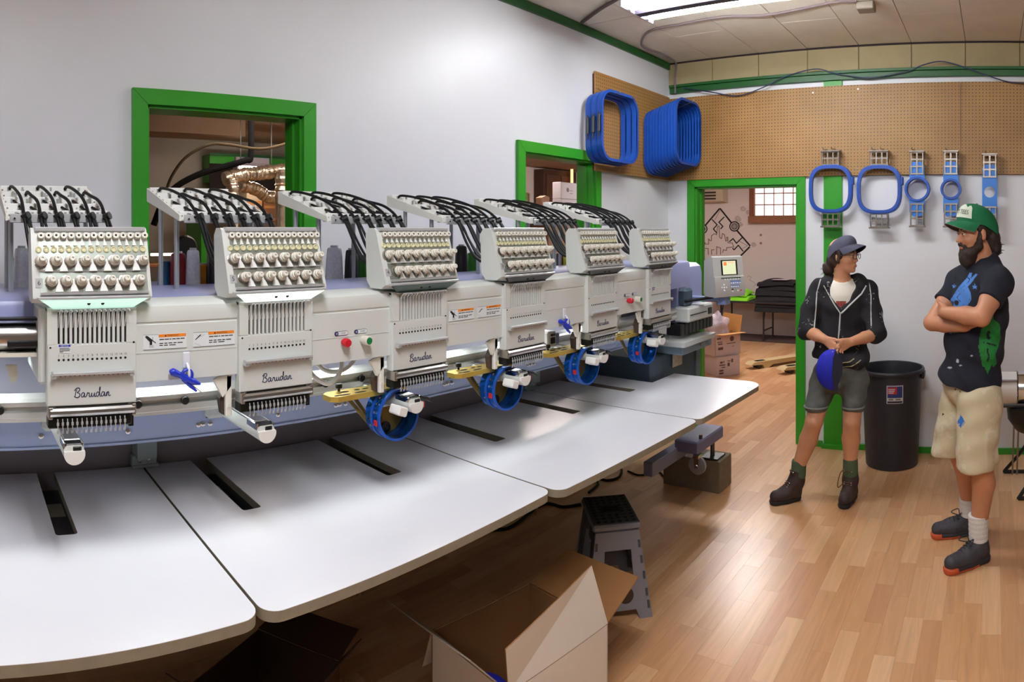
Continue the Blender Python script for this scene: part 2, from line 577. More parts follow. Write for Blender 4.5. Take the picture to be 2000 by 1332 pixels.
# ---- pegboard (two sheets on the right wall, one on the left)
def pegboard_material():
    m = bpy.data.materials.new('pegboard')
    m.use_nodes = True
    nt = m.node_tree
    b = nt.nodes['Principled BSDF']
    geo = nt.nodes.new('ShaderNodeNewGeometry')
    sx = nt.nodes.new('ShaderNodeSeparateXYZ')
    nt.links.new(geo.outputs['Position'], sx.inputs[0])
    def math_node(op, a=None, bb=None, va=0.0, vb=0.0):
        n = nt.nodes.new('ShaderNodeMath'); n.operation = op
        n.inputs[0].default_value = va; n.inputs[1].default_value = vb
        if a is not None: nt.links.new(a, n.inputs[0])
        if bb is not None: nt.links.new(bb, n.inputs[1])
        return n.outputs[0]
    s = math_node('ADD', sx.outputs['X'], sx.outputs['Y'])
    def cell(v):
        q = math_node('DIVIDE', v, None, vb=0.0254)
        q = math_node('FRACT', q)
        q = math_node('SUBTRACT', q, None, vb=0.5)
        return math_node('MULTIPLY', q, q)
    d = math_node('ADD', cell(s), cell(sx.outputs['Z']))
    hole = math_node('LESS_THAN', d, None, vb=0.125 ** 2 * 1.6)
    nz = nt.nodes.new('ShaderNodeTexNoise'); nz.inputs['Scale'].default_value = 3; nz.inputs['Detail'].default_value = 6
    nt.links.new(geo.outputs['Position'], nz.inputs['Vector'])
    rp = nt.nodes.new('ShaderNodeValToRGB')
    rp.color_ramp.elements[0].position = 0.3; rp.color_ramp.elements[0].color = srgb(150, 110, 58)
    rp.color_ramp.elements[1].position = 0.7; rp.color_ramp.elements[1].color = srgb(172, 130, 74)
    nt.links.new(nz.outputs['Fac'], rp.inputs['Fac'])
    mx = nt.nodes.new('ShaderNodeMix'); mx.data_type = 'RGBA'
    nt.links.new(hole, mx.inputs['Factor'])
    nt.links.new(rp.outputs['Color'], mx.inputs['A'])
    mx.inputs['B'].default_value = srgb(58, 34, 16)
    nt.links.new(mx.outputs['Result'], b.inputs['Base Color'])
    b.inputs['Roughness'].default_value = 0.5
    return m
peg_m = pegboard_material()
screw_m = steel
PEG_X, PEG_Y = XW - 0.03, YW - 0.03
pb = MB().cbox((PEG_X, 0.246, 2.078), (XW - 0.019, YW - 0.011, 2.763), 0.001).build('pegboard', peg_m, label='long brown pegboard sheet on the right wall above the doorway', cat='pegboard', group='pegboard sheets')
for (px, py) in ((1588, 181), (1676, 174), (1430, 186), (1580, 338), (1674, 330), (1430, 341)):
    p = on_x(px, py, PEG_X)
    if 2.09 < p.z < 2.755:
        MB().cyl(p, p + Vector((-0.004, 0, 0)), 0.007, 0.005, 10).build('screw', screw_m, pb)
pb2 = MB().cbox((PEG_X, -2.0, 2.078), (XW - 0.019, 0.243, 2.763), 0.001).build('pegboard', peg_m, label='darker pegboard sheet past the vertical seam at the right', cat='pegboard', group='pegboard sheets')
mb = MB().cbox((3.765, PEG_Y, 2.078), (PEG_X - 0.002, YW - 0.018, 2.775), 0.001)
pb3 = mb.build('pegboard', peg_m, label='short pegboard sheet on the long white wall holding the big blue hoops', cat='pegboard', group='pegboard sheets')
MB().box((3.775, YW - 0.018, 2.09), (3.80, YW - 0.001, 2.76)).build('batten', mat('dark_batten', (84, 40, 30), 0.7), pb3)

# ------------------------------------------------------------------ the six-head embroidery machine
PITCH, HX, AX = 0.5, 0.317, 0.266          # head spacing, first needle case centre, first arm centre
machine = thing('embroidery_machine', (1.6, 2.0, 0), 'long white six-head embroidery machine with lavender beam along the white wall', 'embroidery machine')
cream_knob = mat('cream_knob', (220, 217, 206), 0.45)
bright_alu = mat('bright_aluminium', (196, 198, 200), 0.35, 0.35)
amber = mat('amber_disc', (206, 200, 160), 0.35)
face_gray = mat('tension_face', (150, 158, 148), 0.35, 0.5)
fin_white = mat('fin_white', (228, 228, 224), 0.5)
mint_lamp = mat('mint_lamp', (196, 238, 220), 0.4, emit=0.75)
white_lamp = mat('white_lamp', (240, 255, 248), 0.4, emit=1.1)
green_glass = mat('green_lamp_cover', (62, 92, 80), 0.25)
dark_glass = mat('dark_lamp_cover', (56, 60, 58), 0.3)
gray_label = mat('grey_label', (168, 168, 168), 0.6)
red_dot = mat('red_eyelet', (170, 70, 80), 0.5)
bone = mat('bone_plastic', (234, 232, 222), 0.45)
brown_dark = mat('dark_brown', (58, 40, 30), 0.6)
zinc = mat('zinc_post', (176, 180, 182), 0.4, 0.7)
sticker_white = mat('sticker_white', (226, 232, 236), 0.5)
orange = mat('warning_orange', (238, 138, 40), 0.5)
notice_blue = mat('notice_blue', (40, 52, 170), 0.5)


# -- parts common to all heads, in head coordinates (x from the needle case centre)
def head_face(x, s, h):
    return Vector((x, 1.5525 + 0.312 * s - 0.95 * h, 1.512 + 0.95 * s + 0.312 * h))
FACE_AXIS = Vector((0, -0.95, 0.312))
def s_of(z):
    return (z - 1.512) / 0.95
needle_x = [-0.0825 + 0.01179 * k for k in range(15)]

m = MB()
m.cbox((-0.128, 1.599, 1.29), (0.027, 1.86, 1.480), 0.006)
m.cbox((-0.111, 1.566, 1.242), (0.111, 1.598, 1.3925), 0.003)
m.box((-0.111, 1.573, 1.392), (0.111, 1.598, 1.479))
edges = [-0.111] + [v for x in needle_x for v in (x - 0.0027, x + 0.0027)] + [0.111]
for k in range(0, len(edges), 2):
    m.box((edges[k], 1.566, 1.392), (edges[k + 1], 1.574, 1.471))
m.cbox((-0.111, 1.566, 1.470), (0.111, 1.598, 1.4805), 0.002)
m.box((-0.111, 1.5655, 1.4405), (-0.086, 1.5665, 1.4415)); m.box((0.086, 1.5655, 1.4405), (0.111, 1.5665, 1.4415))
head_me = m.mesh('sewing_head', machine_white)
m = MB()
for x in needle_x:
    m.box((x - 0.0026, 1.5725, 1.393), (x + 0.0026, 1.5735, 1.4705))
    m.cyl((x, 1.5655, 1.355), (x, 1.5662, 1.355), 0.0030, n=10)
for x, z in ((-0.103, 1.385), (0.104, 1.392)):
    m.cyl((x, 1.5654, z), (x, 1.5662, z), 0.0026, n=10)
slots_me = m.mesh('needle_slots', hole_black)
m = MB()
prof = [(1.5525, 1.505), (1.553, 1.514), (1.603, 1.668), (1.612, 1.674), (1.640, 1.674), (1.655, 1.655), (1.650, 1.515), (1.63, 1.492), (1.575, 1.492)]
m.prism(prof, lambda u, v, t: (t, u, v), -0.147, 0.147)
box_me = m.mesh('tension_box', machine_white)
m = MB()
m.add([head_face(-0.128, 0.004, 0.0006), head_face(0.138, 0.004, 0.0006), head_face(0.138, 0.158, 0.0006), head_face(-0.128, 0.158, 0.0006)], [(0, 1, 2, 3)])
face_me = m.mesh('tension_face', face_gray)
m = MB()
def fin(x, s0, s1, w, h):
    a, b = head_face(x - w, s0, 0), head_face(x + w, s0, 0)
    m.add([head_face(x - w, s0, 0), head_face(x + w, s0, 0), head_face(x + w * .25, s1, 0), head_face(x - w * .25, s1, 0),
           head_face(x - w, s0, h), head_face(x + w, s0, h), head_face(x + w * .25, s1, 0.001), head_face(x - w * .25, s1, 0.001)],
          [(0, 1, 2, 3), (4, 5, 6, 7), (0, 1, 5, 4), (1, 2, 6, 5), (2, 3, 7, 6), (3, 0, 4, 7)])
big_x = [-0.124 + 0.0361 * k for k in range(8)]
low_x = [-0.101 + 0.0361 * k for k in range(7)]
for x in big_x[:-1]:
    fin(x + 0.018, s_of(1.567), s_of(1.597), 0.010, 0.008)
for x in low_x[:-1]:
    fin(x + 0.018, s_of(1.519), s_of(1.55), 0.010, 0.008)
for k in range(14):
    fin(-0.113 + 0.0187 * k, s_of(1.629), s_of(1.645), 0.005, 0.004)
fins_me = m.mesh('divider_fins', fin_white)
m = MB()
m.cbox((-0.138, 1.596, 1.664), (0.142, 1.618, 1.676), 0.002)
for x in (-0.131, 0.135):
    m.cyl((x, 1.594, 1.67), (x, 1.598, 1.67), 0.004, n=8)
for z, hh in ((1.567, 0.004), (1.514, 0.008)):
    a, b = head_face(-0.13, s_of(z), 0), head_face(0.14, s_of(z) + 0.004, hh)
    m.box((-0.128, b.y, min(a.z, b.z)), (0.138, a.y, max(a.z, b.z)))
m.cbox((-0.137, 1.540, 1.502), (0.141, 1.556, 1.510), 0.002)
strips_me = m.mesh('metal_strips', bright_alu)
def lamp_mesh(mt):
    m = MB()
    q = [(-0.130, 1.541, 1.502), (0.134, 1.541, 1.502), (0.100, 1.558, 1.4795), (-0.098, 1.558, 1.4795)]
    m.add([Vector(p) for p in q] + [Vector(p) + Vector((0, 0.012, 0.004)) for p in q],
          [(0, 1, 2, 3), (4, 5, 6, 7), (0, 1, 5, 4), (1, 2, 6, 5), (2, 3, 7, 6), (3, 0, 4, 7)], 0)
    for x in (-0.012, 0.022):
        m.cyl((x, 1.5475, 1.4925), (x, 1.551, 1.4915), 0.0042, n=12, mi=1)
    m.cbox((-0.100, 1.553, 1.4765), (0.102, 1.560, 1.4795), 0.001, mi=2)
    return m.mesh('lamp_cover', [mt, hole_black, steel])
lamp_mes = [lamp_mesh(mint_lamp), lamp_mesh(white_lamp), lamp_mesh(green_glass), lamp_mesh(dark_glass), lamp_mesh(dark_glass), lamp_mesh(dark_glass)]
m = MB()
m.lathe([(0.0155, 0.0), (0.0165, 0.002), (0.012, 0.0035), (0.0158, 0.005), (0.006, 0.007), (0.006, 0.010)], (0, 0, 0), FACE_AXIS, 16, 0)
m.lathe([(0.0125, 0.009), (0.0135, 0.011), (0.0125, 0.017), (0.0105, 0.018), (0.0105, 0.024), (0.0078, 0.025), (0.0078, 0.034), (0.0066, 0.036), (0.003, 0.036), (0.003, 0.033), (0.0, 0.033)], (0, 0, 0), FACE_AXIS, 14, 1)
knob_me = m.mesh('tension_knob', [chrome, cream_knob])
m = MB()
m.lathe([(0.0055, 0.0), (0.0055, 0.004), (0.0086, 0.005), (0.0086, 0.011), (0.0078, 0.0125), (0.003, 0.0125), (0.003, 0.011), (0.0, 0.011)], (0, 0, 0), FACE_AXIS, 14, 0)
m.cyl(FACE_AXIS * 0.0112, FACE_AXIS * 0.0114, 0.0028, n=8, mi=1)
roller_me = m.mesh('guide_roller', [cream_knob, hole_black])
disc_me = MB().lathe([(0.0082, 0.0), (0.0082, 0.003), (0.0062, 0.0042), (0.003, 0.002), (0.0, 0.002)], (0, 0, 0), FACE_AXIS, 12).mesh('thread_disc', amber)
lever_me = MB().tube([(0, 1.572, 1.432), (0, 1.562, 1.452), (0, 1.556, 1.468), (0.001, 1.549, 1.4755), (0.004, 1.544, 1.4765), (0.0062, 1.544, 1.4725)], 0.0017, 6).mesh('take_up_lever', bright_alu)
m = MB()
m.tube([(0, 1.556, 1.216), (0, 1.552, 1.206), (0, 1.553, 1.196), (0.0015, 1.554, 1.188), (0.001, 1.556, 1.181), (-0.0015, 1.556, 1.181), (-0.002, 1.554, 1.188)], 0.0014, 5)
m.cyl((0, 1.553, 1.201), (0, 1.553, 1.208), 0.003, n=8)
foot_me = m.mesh('presser_foot', bright_alu)
m = MB()
m.cbox((-0.1, 1.545, 1.321), (0.1, 1.5665, 1.328), 0.001)
m.cbox((-0.102, 1.548, 1.313), (-0.09, 1.567, 1.3215), 0.001); m.cbox((0.09, 1.548, 1.313), (0.102, 1.567, 1.3215), 0.001)
guide_me = m.mesh('thread_guide_bar', bright_alu)
m = MB()
for x in needle_x:
    m.ball((x + 0.002, 1.553, 1.319), 0.0022, 6, 4)
eye_me = m.mesh('guide_eyelets', red_dot)
m = MB()
m.tube([(-0.104, 1.566, 1.229), (0.104, 1.566, 1.229)], 0.0115, 10, 0)
m.cbox((-0.108, 1.558, 1.214), (-0.098, 1.60, 1.242), 0.001); m.cbox((0.098, 1.558, 1.214), (0.108, 1.60, 1.242), 0.001)
bar_me = m.mesh('presser_bar', steel)
m = MB()
m.cbox((-0.108, 1.568, 1.189), (0.1, 1.605, 1.217), 0.003)
m.box((-0.09, 1.5665, 1.2385), (0.09, 1.57, 1.2425))
m.box((0.094, 1.575, 1.183), (0.106, 1.60, 1.215))
block_me = m.mesh('needle_block', mat('needle_block', (34, 36, 32), 0.4, 0.6))
m = MB()
m.cbox((-0.137, 1.595, 1.175), (-0.119, 1.622, 1.285), 0.003)
m.prism([(-0.172, 1.276), (-0.155, 1.283), (-0.12, 1.286), (-0.12, 1.258), (-0.146, 1.228)], lambda u, v, t: (u, t, v), 1.595, 1.606)
m.cyl((-0.128, 1.592, 1.205), (-0.128, 1.60, 1.205), 0.005, n=8)
guard_me = m.mesh('thread_guard', bone)
m = MB().prism([(-0.15, 1.222), (-0.134, 1.246), (-0.134, 1.175), (-0.143, 1.18)], lambda u, v, t: (u, t, v), 1.607, 1.63)
shade_me = m.mesh('guard_cover', brown_dark)  # dark brown piece drawn as the guard's interior
label_me = MB().box((-0.140, 0, -0.0115), (-0.122, 0.0002, 0.0115)).mesh('number_plate', gray_label)
U = 0.091 / 6.9
strokes = [[(.55, 1.75), (.35, 1.2), (.2, .25), (.05, .3)], [(.1, 1.45), (.5, 2.0), (1.0, 2.0), (1.05, 1.5), (.6, 1.1), (1.0, .9), (1.12, .4), (.7, 0), (.25, .12)],
           [(2.0, .85), (1.65, 1.0), (1.38, .5), (1.52, .05), (1.85, .3), (2.0, .9), (1.97, .3), (2.1, .05), (2.35, .3), (2.55, 1.0), (2.62, .82), (2.85, .9), (2.85, .3), (3.0, .05), (3.2, .25), (3.35, .9), (3.32, .3), (3.47, .05), (3.7, .3), (3.85, .9), (3.83, .3), (3.95, .05), (4.12, .2)],
           [(4.72, .85), (4.4, 1.0), (4.15, .5), (4.3, .05), (4.6, .3), (4.85, 1.2), (4.93, 2.05), (4.78, 1.8), (4.85, .4), (5.0, .05), (5.2, .2)],
           [(5.72, .85), (5.4, 1.0), (5.15, .5), (5.3, .05), (5.6, .3), (5.75, .9), (5.73, .3), (5.85, .05), (6.05, .3), (6.2, .95), (6.15, .05)], [(6.15, .45), (6.4, .95), (6.55, .8), (6.52, .3), (6.65, .05), (6.9, .25)]]
m = MB()
for st in strokes:
    pts = spline([((u - 3.45) * U, 1.5658, 1.263 + v * U * 0.85) for u, v in st], 4)
    m.tube(pts, 0.00115, 5)
logo_me = m.mesh('script_lettering', ink)

def head_parts(i):
    ox = HX + PITCH * i
    M = Matrix.Translation((ox, 0, 0))
    h = place('sewing_head', head_me, M, machine)
    P = lambda n, me, MM=Matrix.Identity(4), **k: place(n, me, M @ MM, h, **k)
    P('needle_slots', slots_me)
    P('tension_box', box_me); P('tension_face', face_me); P('divider_fins', fins_me, kind='stuff'); P('metal_strips', strips_me)
    P('lamp_cover', lamp_mes[i])
    for x in big_x: P('tension_knob', knob_me, Matrix.Translation(head_face(x, s_of(1.591), 0)))
    for x in low_x: P('tension_knob', knob_me, Matrix.Translation(head_face(x, s_of(1.543), 0)))
    for k in range(15):
        P('guide_roller', roller_me, Matrix.Translation(head_face(-0.123 + 0.0187 * k, s_of(1.652), 0)))
        P('thread_disc', disc_me, Matrix.Translation(head_face(-0.129 + 0.0187 * k, s_of(1.620), 0)))
        P('take_up_lever', lever_me, Matrix.Translation((needle_x[k] , 0, 0)))
        P('presser_foot', foot_me, Matrix.Translation((needle_x[k] - 0.004, 0, 0)))
        if i < 4:
            P('needle_number', text_mesh(str(k + 1), 0.0075, black_ink), Matrix.Translation((needle_x[k], 1.5656, 1.3645)) @ FACE_NY)
    P('thread_guide_bar', guide_me); P('guide_eyelets', eye_me); P('presser_bar', bar_me); P('needle_block', block_me)
    P('script_lettering', logo_me)
    if i > 0:
        P('thread_guard', guard_me); P('guard_cover', shade_me)
    fp = head_face(0, s_of(1.541), 0.0012)
    tilt = Matrix.Rotation(-math.atan2(0.312, 0.95), 4, 'X')
    P('number_plate', label_me, Matrix.Translation((0, fp.y, fp.z)) @ tilt)
    P('head_number', text_mesh(str(6 - i), 0.0165, black_ink), Matrix.Translation((-0.131, fp.y - 0.0006, fp.z)) @ tilt @ FACE_NY)
    if i in (0, 5):
        mm = MB().box((-0.083, 1.5650, 1.3715), (-0.054, 1.5664, 1.392), 0)
        mm.box((-0.083, 1.5646, 1.3868), (-0.054, 1.5651, 1.392), 1)
        for z, w in ((1.3835, .024), (1.3805, .026), (1.3775, .025), (1.3745, .009)):
            mm.box((-0.081, 1.5646, z - 0.0006), (-0.081 + w, 1.5651, z + 0.0006), 2)
        P('notice_label', mm.mesh('notice_label', [sticker_white, notice_blue, black_ink]))
        P('notice_word', text_mesh('NOTICE', 0.0052, sticker_white), Matrix.Translation((-0.0685, 1.5644, 1.3893)) @ FACE_NY)
    return h
heads = [head_parts(i) for i in range(6)]

# -- cover panels between the heads
m = MB()
prof = [(1.582, 1.289), (1.582, 1.430), (1.585, 1.432), (1.585, 1.436), (1.582, 1.438), (1.580, 1.462), (1.584, 1.476), (1.596, 1.484), (1.70, 1.486), (1.70, 1.46), (1.61, 1.455), (1.605, 1.289)]
m.prism(prof, lambda u, v, t: (t, u, v), 0.085, 0.478)
m.box((0.086, 1.5808, 1.3595), (0.477, 1.583, 1.3615))
panel_me = m.mesh('cover_panel', machine_white)
def sticker(panel, M, kind):
    m = MB().box((0, -0.0008, 0), (0.116, 0, 0.038), 0)
    m.box((0.041, -0.0013, 0.030), (0.114, -0.0006, 0.0375), 1)
    for z in (0.0372, 0.0):
        m.box((0.0, -0.0012, z), (0.116 if z == 0 else 0.041, -0.0006, z + 0.0006), 2)
    for (z, segs) in ((0.0235, ((.043, .055), (.057, .068), (.070, .074), (.077, .086), (.088, .097), (.099, .110))), (0.0135, ((.043, .053), (.056, .064), (.067, .077), (.080, .088), (.091, .105))), (0.0085, ((.043, .052), (.055, .065), (.069, .086)))):
        for a, b in segs:
            m.box((a, -0.0012, z), (b, -0.0006, z + 0.0022), 2)
    f = lambda u, v, t: (u, t, v)
    if kind == 0:
        m.prism([(.006, .034), (.010, .0355), (.013, .034), (.034, .017), (.033, .0155), (.024, .022), (.0235, .012), (.017, .012), (.0175, .0195), (.006, .0315)], f, -0.0013, -0.0006, 2)
        for k in range(4):
            m.box((.0165 + k * .003, -0.0012, .005), (.0180 + k * .003, -0.0006, .0115), 3)
        m.box((.024, -0.0012, .0225), (.0262, -0.0006, .032), 3)
    else:
        m.prism([(.004, .019), (.018, .031), (.0205, .032), (.021, .030), (.007, .019)], f, -0.0013, -0.0006, 2)
        m.tube([(.006, -.0008, .033), (.011, -.0008, .029), (.02, -.0008, .0265), (.032, -.0008, .031)], 0.0005, 4, 3)
        m.tube([(.004, -.0008, .010), (.012, -.0008, .006), (.02, -.0008, .003)], 0.0005, 4, 3)
    o = place('warning_sticker', m.mesh('warning_sticker', [sticker_white, orange, black_ink, gray_label]), M, panel)
    place('warning_word', text_mesh('WARNING', 0.0062, black_ink), M @ Matrix.Translation((0.079, -0.0015, 0.0338)) @ FACE_NY, panel)
    place('warning_mark', MB().add([(0.056, -0.0015, 0.0317), (0.0625, -0.0015, 0.0317), (0.0592, -0.0015, 0.0362)], [(0, 1, 2)]).mesh('warning_mark', black_ink), M, panel)
def button_set(panel, M):
    for dx, name, cm in ((0.274, 'stop_button', mat('button_red', (200, 30, 44), 0.35)), (0.344, 'start_button', mat('button_green', (16, 122, 66), 0.4))):
        b = MB()
        if name == 'stop_button':
            b.lathe([(0.009, 0), (0.009, .006), (.0125, .008), (.0128, .022), (.0105, .026), (0.0, .0268)], (dx, 1.581, 1.346), (0, -1, 0), 16, 0)
            place(name, b.mesh(name, cm), M, panel)
        else:
            b.lathe([(0.0135, 0), (0.0135, .03), (.0125, .031), (.0105, .031), (.0105, .029), (0.0, .029)], (dx, 1.581, 1.346), (0, -1, 0), 16, 0)
            b.lathe([(0.0, .0292), (.0102, .0292), (.0102, .0305), (0, .0305)], (dx, 1.581, 1.346), (0, -1, 0), 16, 1)
            place(name, b.mesh(name, [machine_cream, cm]), M, panel)
    for dx, word in ((0.266, 'STOP'), (0.334, 'START')):
        p = MB().prism(rrect(0.046, 0.0125, 0.006, 4), lambda u, v, t: (dx + u, 1.5815 - t, 1.3715 + v), 0, 0.0012, 0)
        p.prism(rrect(0.044, 0.0105, 0.005, 4), lambda u, v, t: (dx + u, 1.5815 - t, 1.3715 + v), 0.0011, 0.0018, 1)
        p.cyl((dx - 0.0165, 1.5815, 1.3715), (dx - 0.0165, 1.579, 1.3715), 0.0062, n=14, mi=0)
        p.cyl((dx - 0.0165, 1.5815, 1.3715), (dx - 0.0165, 1.5787, 1.3715), 0.0035, n=10, mi=2)
        place('button_label', p.mesh('button_label', [ink, sticker_white, lavender]), M, panel)
        place('button_word', text_mesh(word, 0.0062, ink), M @ Matrix.Translation((dx + 0.006, 1.5793, 1.3715)) @ FACE_NY, panel)
panels = []
for i in range(5):
    M = Matrix.Translation((AX + PITCH * i, 0, 0))
    p = place('cover_panel', panel_me, M, machine)
    panels.append(p)
    if i in (0, 2):
        sticker(p, M @ Matrix.Translation((0.183, 1.5815, 1.368)), 0)
        sticker(p, M @ Matrix.Translation((0.317, 1.5815, 1.368)), 1)
    if i in (1, 4):
        button_set(p, M)
    # work lamp under the cover, shining down on the rail
    lm = MB().cbox((0.15, 1.775, 1.290), (0.44, 1.815, 1.302), 0.003)
    place('work_lamp', lm.mesh('work_lamp', machine_white), M, p)
    L = bpy.data.lights.new('work_lamp_light', 'AREA')
    L.shape = 'RECTANGLE'; L.size, L.size_y = 0.27, 0.03
    L.energy = HEAD_LAMP_POWER; L.color = (0.95, 1.0, 0.97); L.spread = math.radians(165)
    lo = bpy.data.objects.new('work_lamp_light', L); COL.objects.link(lo)
    lo.parent = p
    lo.location = (0.295, 1.795, 1.2885)

# -- beams, rails, frame
def part(name, m, mt, parent=machine, **k):
    return m.build(name, mt, parent, **k)
m = MB()
prof = [(1.705, 1.34), (1.705, 1.468), (1.712, 1.482), (1.73, 1.489), (2.02, 1.490), (2.04, 1.482), (2.04, 1.34)]
m.prism(prof, lambda u, v, t: (t, u, v), -0.45, 3.42)
part('top_beam', m, lavender)
part('shaft_tube', MB().cyl((-0.45, 1.665, 1.40), (0.20, 1.665, 1.40), 0.036, n=24), steel)
part('shaft_rib', MB().box((-0.45, 1.625, 1.443), (0.20, 1.66, 1.449)), black)
part('shaft_clamp', MB().cbox((0.115, 1.622, 1.377), (0.20, 1.64, 1.393), 0.002), black)
extra_lamp = place('work_lamp', MB().cbox((-0.30, 1.78, 1.332), (0.17, 1.82, 1.339), 0.002).mesh('work_lamp', machine_white), None, machine)  # extra lamp added under the shaft to brighten the rear sheet
L = bpy.data.lights.new('work_lamp_light', 'AREA'); L.shape = 'RECTANGLE'; L.size, L.size_y = 0.45, 0.03
L.energy = HEAD_LAMP_POWER * 1.2; L.color = (0.95, 1.0, 0.97); L.spread = math.radians(165)
lo = bpy.data.objects.new('work_lamp_light', L); COL.objects.link(lo); lo.parent = extra_lamp; lo.location = (-0.065, 1.80, 1.330)
part('shaft_shelf', MB().box((-0.45, 1.63, 1.352), (0.20, 1.70, 1.362)), machine_cream)
part('thread_shelf', MB().cbox((-0.40, 2.041, 1.452), (3.40, 2.46, 1.467), 0.003), lavender)
part('rear_sheet', MB().box((-0.45, 2.05, 1.03), (3.42, 2.06, 1.45)), mat('rear_sheet', (206, 204, 216), 0.5))
part('rear_bed', MB().cbox((-0.45, 1.84, 1.135), (3.40, 2.05, 1.147), 0.002), mat('bed_plate', (200, 198, 208), 0.4))
# pantograph rail
m = MB()
prof = [(1.782, 1.144), (1.782, 1.152), (1.776, 1.156), (1.776, 1.172), (1.790, 1.174), (1.790, 1.184), (1.778, 1.187), (1.778, 1.199), (1.786, 1.207), (1.838, 1.210), (1.838, 1.144)]
m.prism(prof, lambda u, v, t: (t, u, v), -0.45, 3.42)
rail = part('pantograph_rail', m, alu)
knobm = MB().lathe([(0.006, 0), (0.006, .006), (.012, .007), (.0125, .016), (.010, .019), (0, .019)], (0, 0, 0), (0, -1, 0), 12).mesh('clamp_knob', black)
for x in (0.105, 0.49, 0.63, 1.10, 1.24, 1.60, 2.10, 2.60):
    place('clamp_knob', knobm, Matrix.Translation((x, 1.79, 1.18)), rail)
m = MB()
m.box((-0.45, 1.90, 1.037), (3.40, 1.915, 1.145))
m.box((-0.45, 1.895, 1.030), (3.40, 1.93, 1.037))
lower = part('arm_bed_panel', m, pale_blue)
boltm = MB().lathe([(0.008, 0), (0.008, .002), (.0055, .003), (.0055, .008), (0, .009)], (0, 0, 0), (0, -1, 0), 8).mesh('bolt', chrome)
for i in range(6):
    for dx, dz in ((0.227, 1.067), (0.451, 1.067), (0.49, 1.067), (-0.034, 1.068)):
        place('bolt', boltm, Matrix.Translation((AX + PITCH * i + dx, 1.90, dz)), lower)
    if i < 5:
        place('bay_number', text_mesh(str(5 - i), 0.03, black_ink), Matrix.Translation((AX + PITCH * i + 0.481, 1.8985, 1.094)) @ FACE_NY, lower)
frame_gray = mat('frame_grey', (168, 160, 164), 0.55)
part('frame_beam', MB().cbox((-0.45, 2.275, 0.42), (3.55, 2.46, 1.03), 0.006), frame_gray)
part('under_tray', MB().box((-0.45, 1.62, 0.752), (3.30, 2.27, 0.760)), mat('under_tray', (74, 70, 72), 0.6))
for x in (0.29, 0.848, 1.386, 1.918, 2.43, 2.92):
    part('tray_plate', MB().box((x - 0.04, 2.055, 0.7605), (x + 0.04, 2.15, 0.7625)), mat('tray_plate', (190, 186, 164), 0.6))
for x in (0.64, 2.63):
    m = MB().cbox((x - 0.045, 2.235, 0.832), (x + 0.045, 2.262, 0.872), 0.002)
    m.cbox((x - 0.045, 2.225, 0.831), (x + 0.05, 2.245, 0.84), 0.001)
    m.box((x - 0.035, 2.2, 0.87), (x + 0.035, 2.30, 1.03))
    b = part('table_bracket', m, mat('bracket_grey', (186, 202, 200), 0.4))
    for dx in (-0.016, 0.016):
        place('bolt', boltm, Matrix.Translation((x + dx, 2.236, 0.853)), b)

m = MB().cbox((2.10, 1.69, 1.185), (2.155, 1.76, 1.248), 0.006, 0)
m.cbox((2.115, 1.684, 1.198), (2.142, 1.692, 1.224), 0.003, 1)
for dx in (0.006, 0.021):
    m.cyl((2.115 + dx, 1.685, 1.234), (2.115 + dx, 1.692, 1.234), 0.005, n=8, mi=1)
m.cbox((2.15, 1.70, 1.19), (2.19, 1.76, 1.235), 0.004, 2)
part('frame_clip', m, [bone, black, lavender])
m = MB().prism([(0.115, 1.318), (0.145, 1.318), (0.147, 1.285), (0.138, 1.27), (0.128, 1.276), (0.122, 1.30)], lambda u, v, t: (u, t, v), 1.70, 1.715)
part('side_hook', m, machine_cream)
# -- cylinder arms
m = MB()
pts = [(1.523, 0.0255), (1.95, 0.0255)]
n = 24
v = []
for (yy, r) in ((1.531, 0.0255), (1.60, 0.0258), (1.95, 0.0285)):
    for k in range(n):
        a = 2 * math.pi * k / n
        z = math.sin(a) * r
        v.append((math.cos(a) * r, yy, 1.141 + min(z, r * 0.72)))
f = []
for i in range(2):
    for k in range(n):
        f.append((i * n + k, i * n + (k + 1) % n, (i + 1) * n + (k + 1) % n, (i + 1) * n + k))
f += [tuple(range(n)), tuple(range(2 * n, 3 * n))]
m.add(v, f)
m.cbox((-0.036, 1.86, 1.09), (0.036, 1.905, 1.185), 0.012)
arm_me = m.mesh('cylinder_arm', machine_white)
m = MB().cbox((-0.0205, 1.56, 1.1585), (0.0205, 1.90, 1.1655), 0.002)
plate_me = m.mesh('needle_plate', steel)
m = MB().cbox((-0.021, 1.533, 1.146), (0.021, 1.562, 1.1625), 0.003)
m.cbox((-0.004, 1.529, 1.14), (0.019, 1.54, 1.158), 0.003)
hook_me = m.mesh('hook_cover', black)
jaw_me = MB().cbox((-0.0245, 1.535, 1.136), (-0.019, 1.60, 1.165), 0.002).mesh('hook_jaw', chrome)
prof = [(1.141 - 0.0255, 0)]
m = MB()
cap = [(math.cos(a) * 0.0255, 1.141 + min(math.sin(a) * 0.0255, 0.006)) for a in [2 * math.pi * k / 28 for k in range(28)]]
m.prism(cap, lambda u, w, t: (u, t, w), 1.522, 1.531)
capend_me = m.mesh('end_cap', mat('cap_white', (232, 230, 226), 0.5))
for i in range(6):
    M = Matrix.Translation((AX + PITCH * i, 0, 0))
    a = place('cylinder_arm', arm_me, M, machine)
    for nm, me in (('needle_plate', plate_me), ('hook_cover', hook_me), ('hook_jaw', jaw_me), ('end_cap', capend_me)):
        place(nm, me, M, a)
    place('hook_jaw', jaw_me, M @ Matrix.Translation((0.0435, 0, 0)), a)

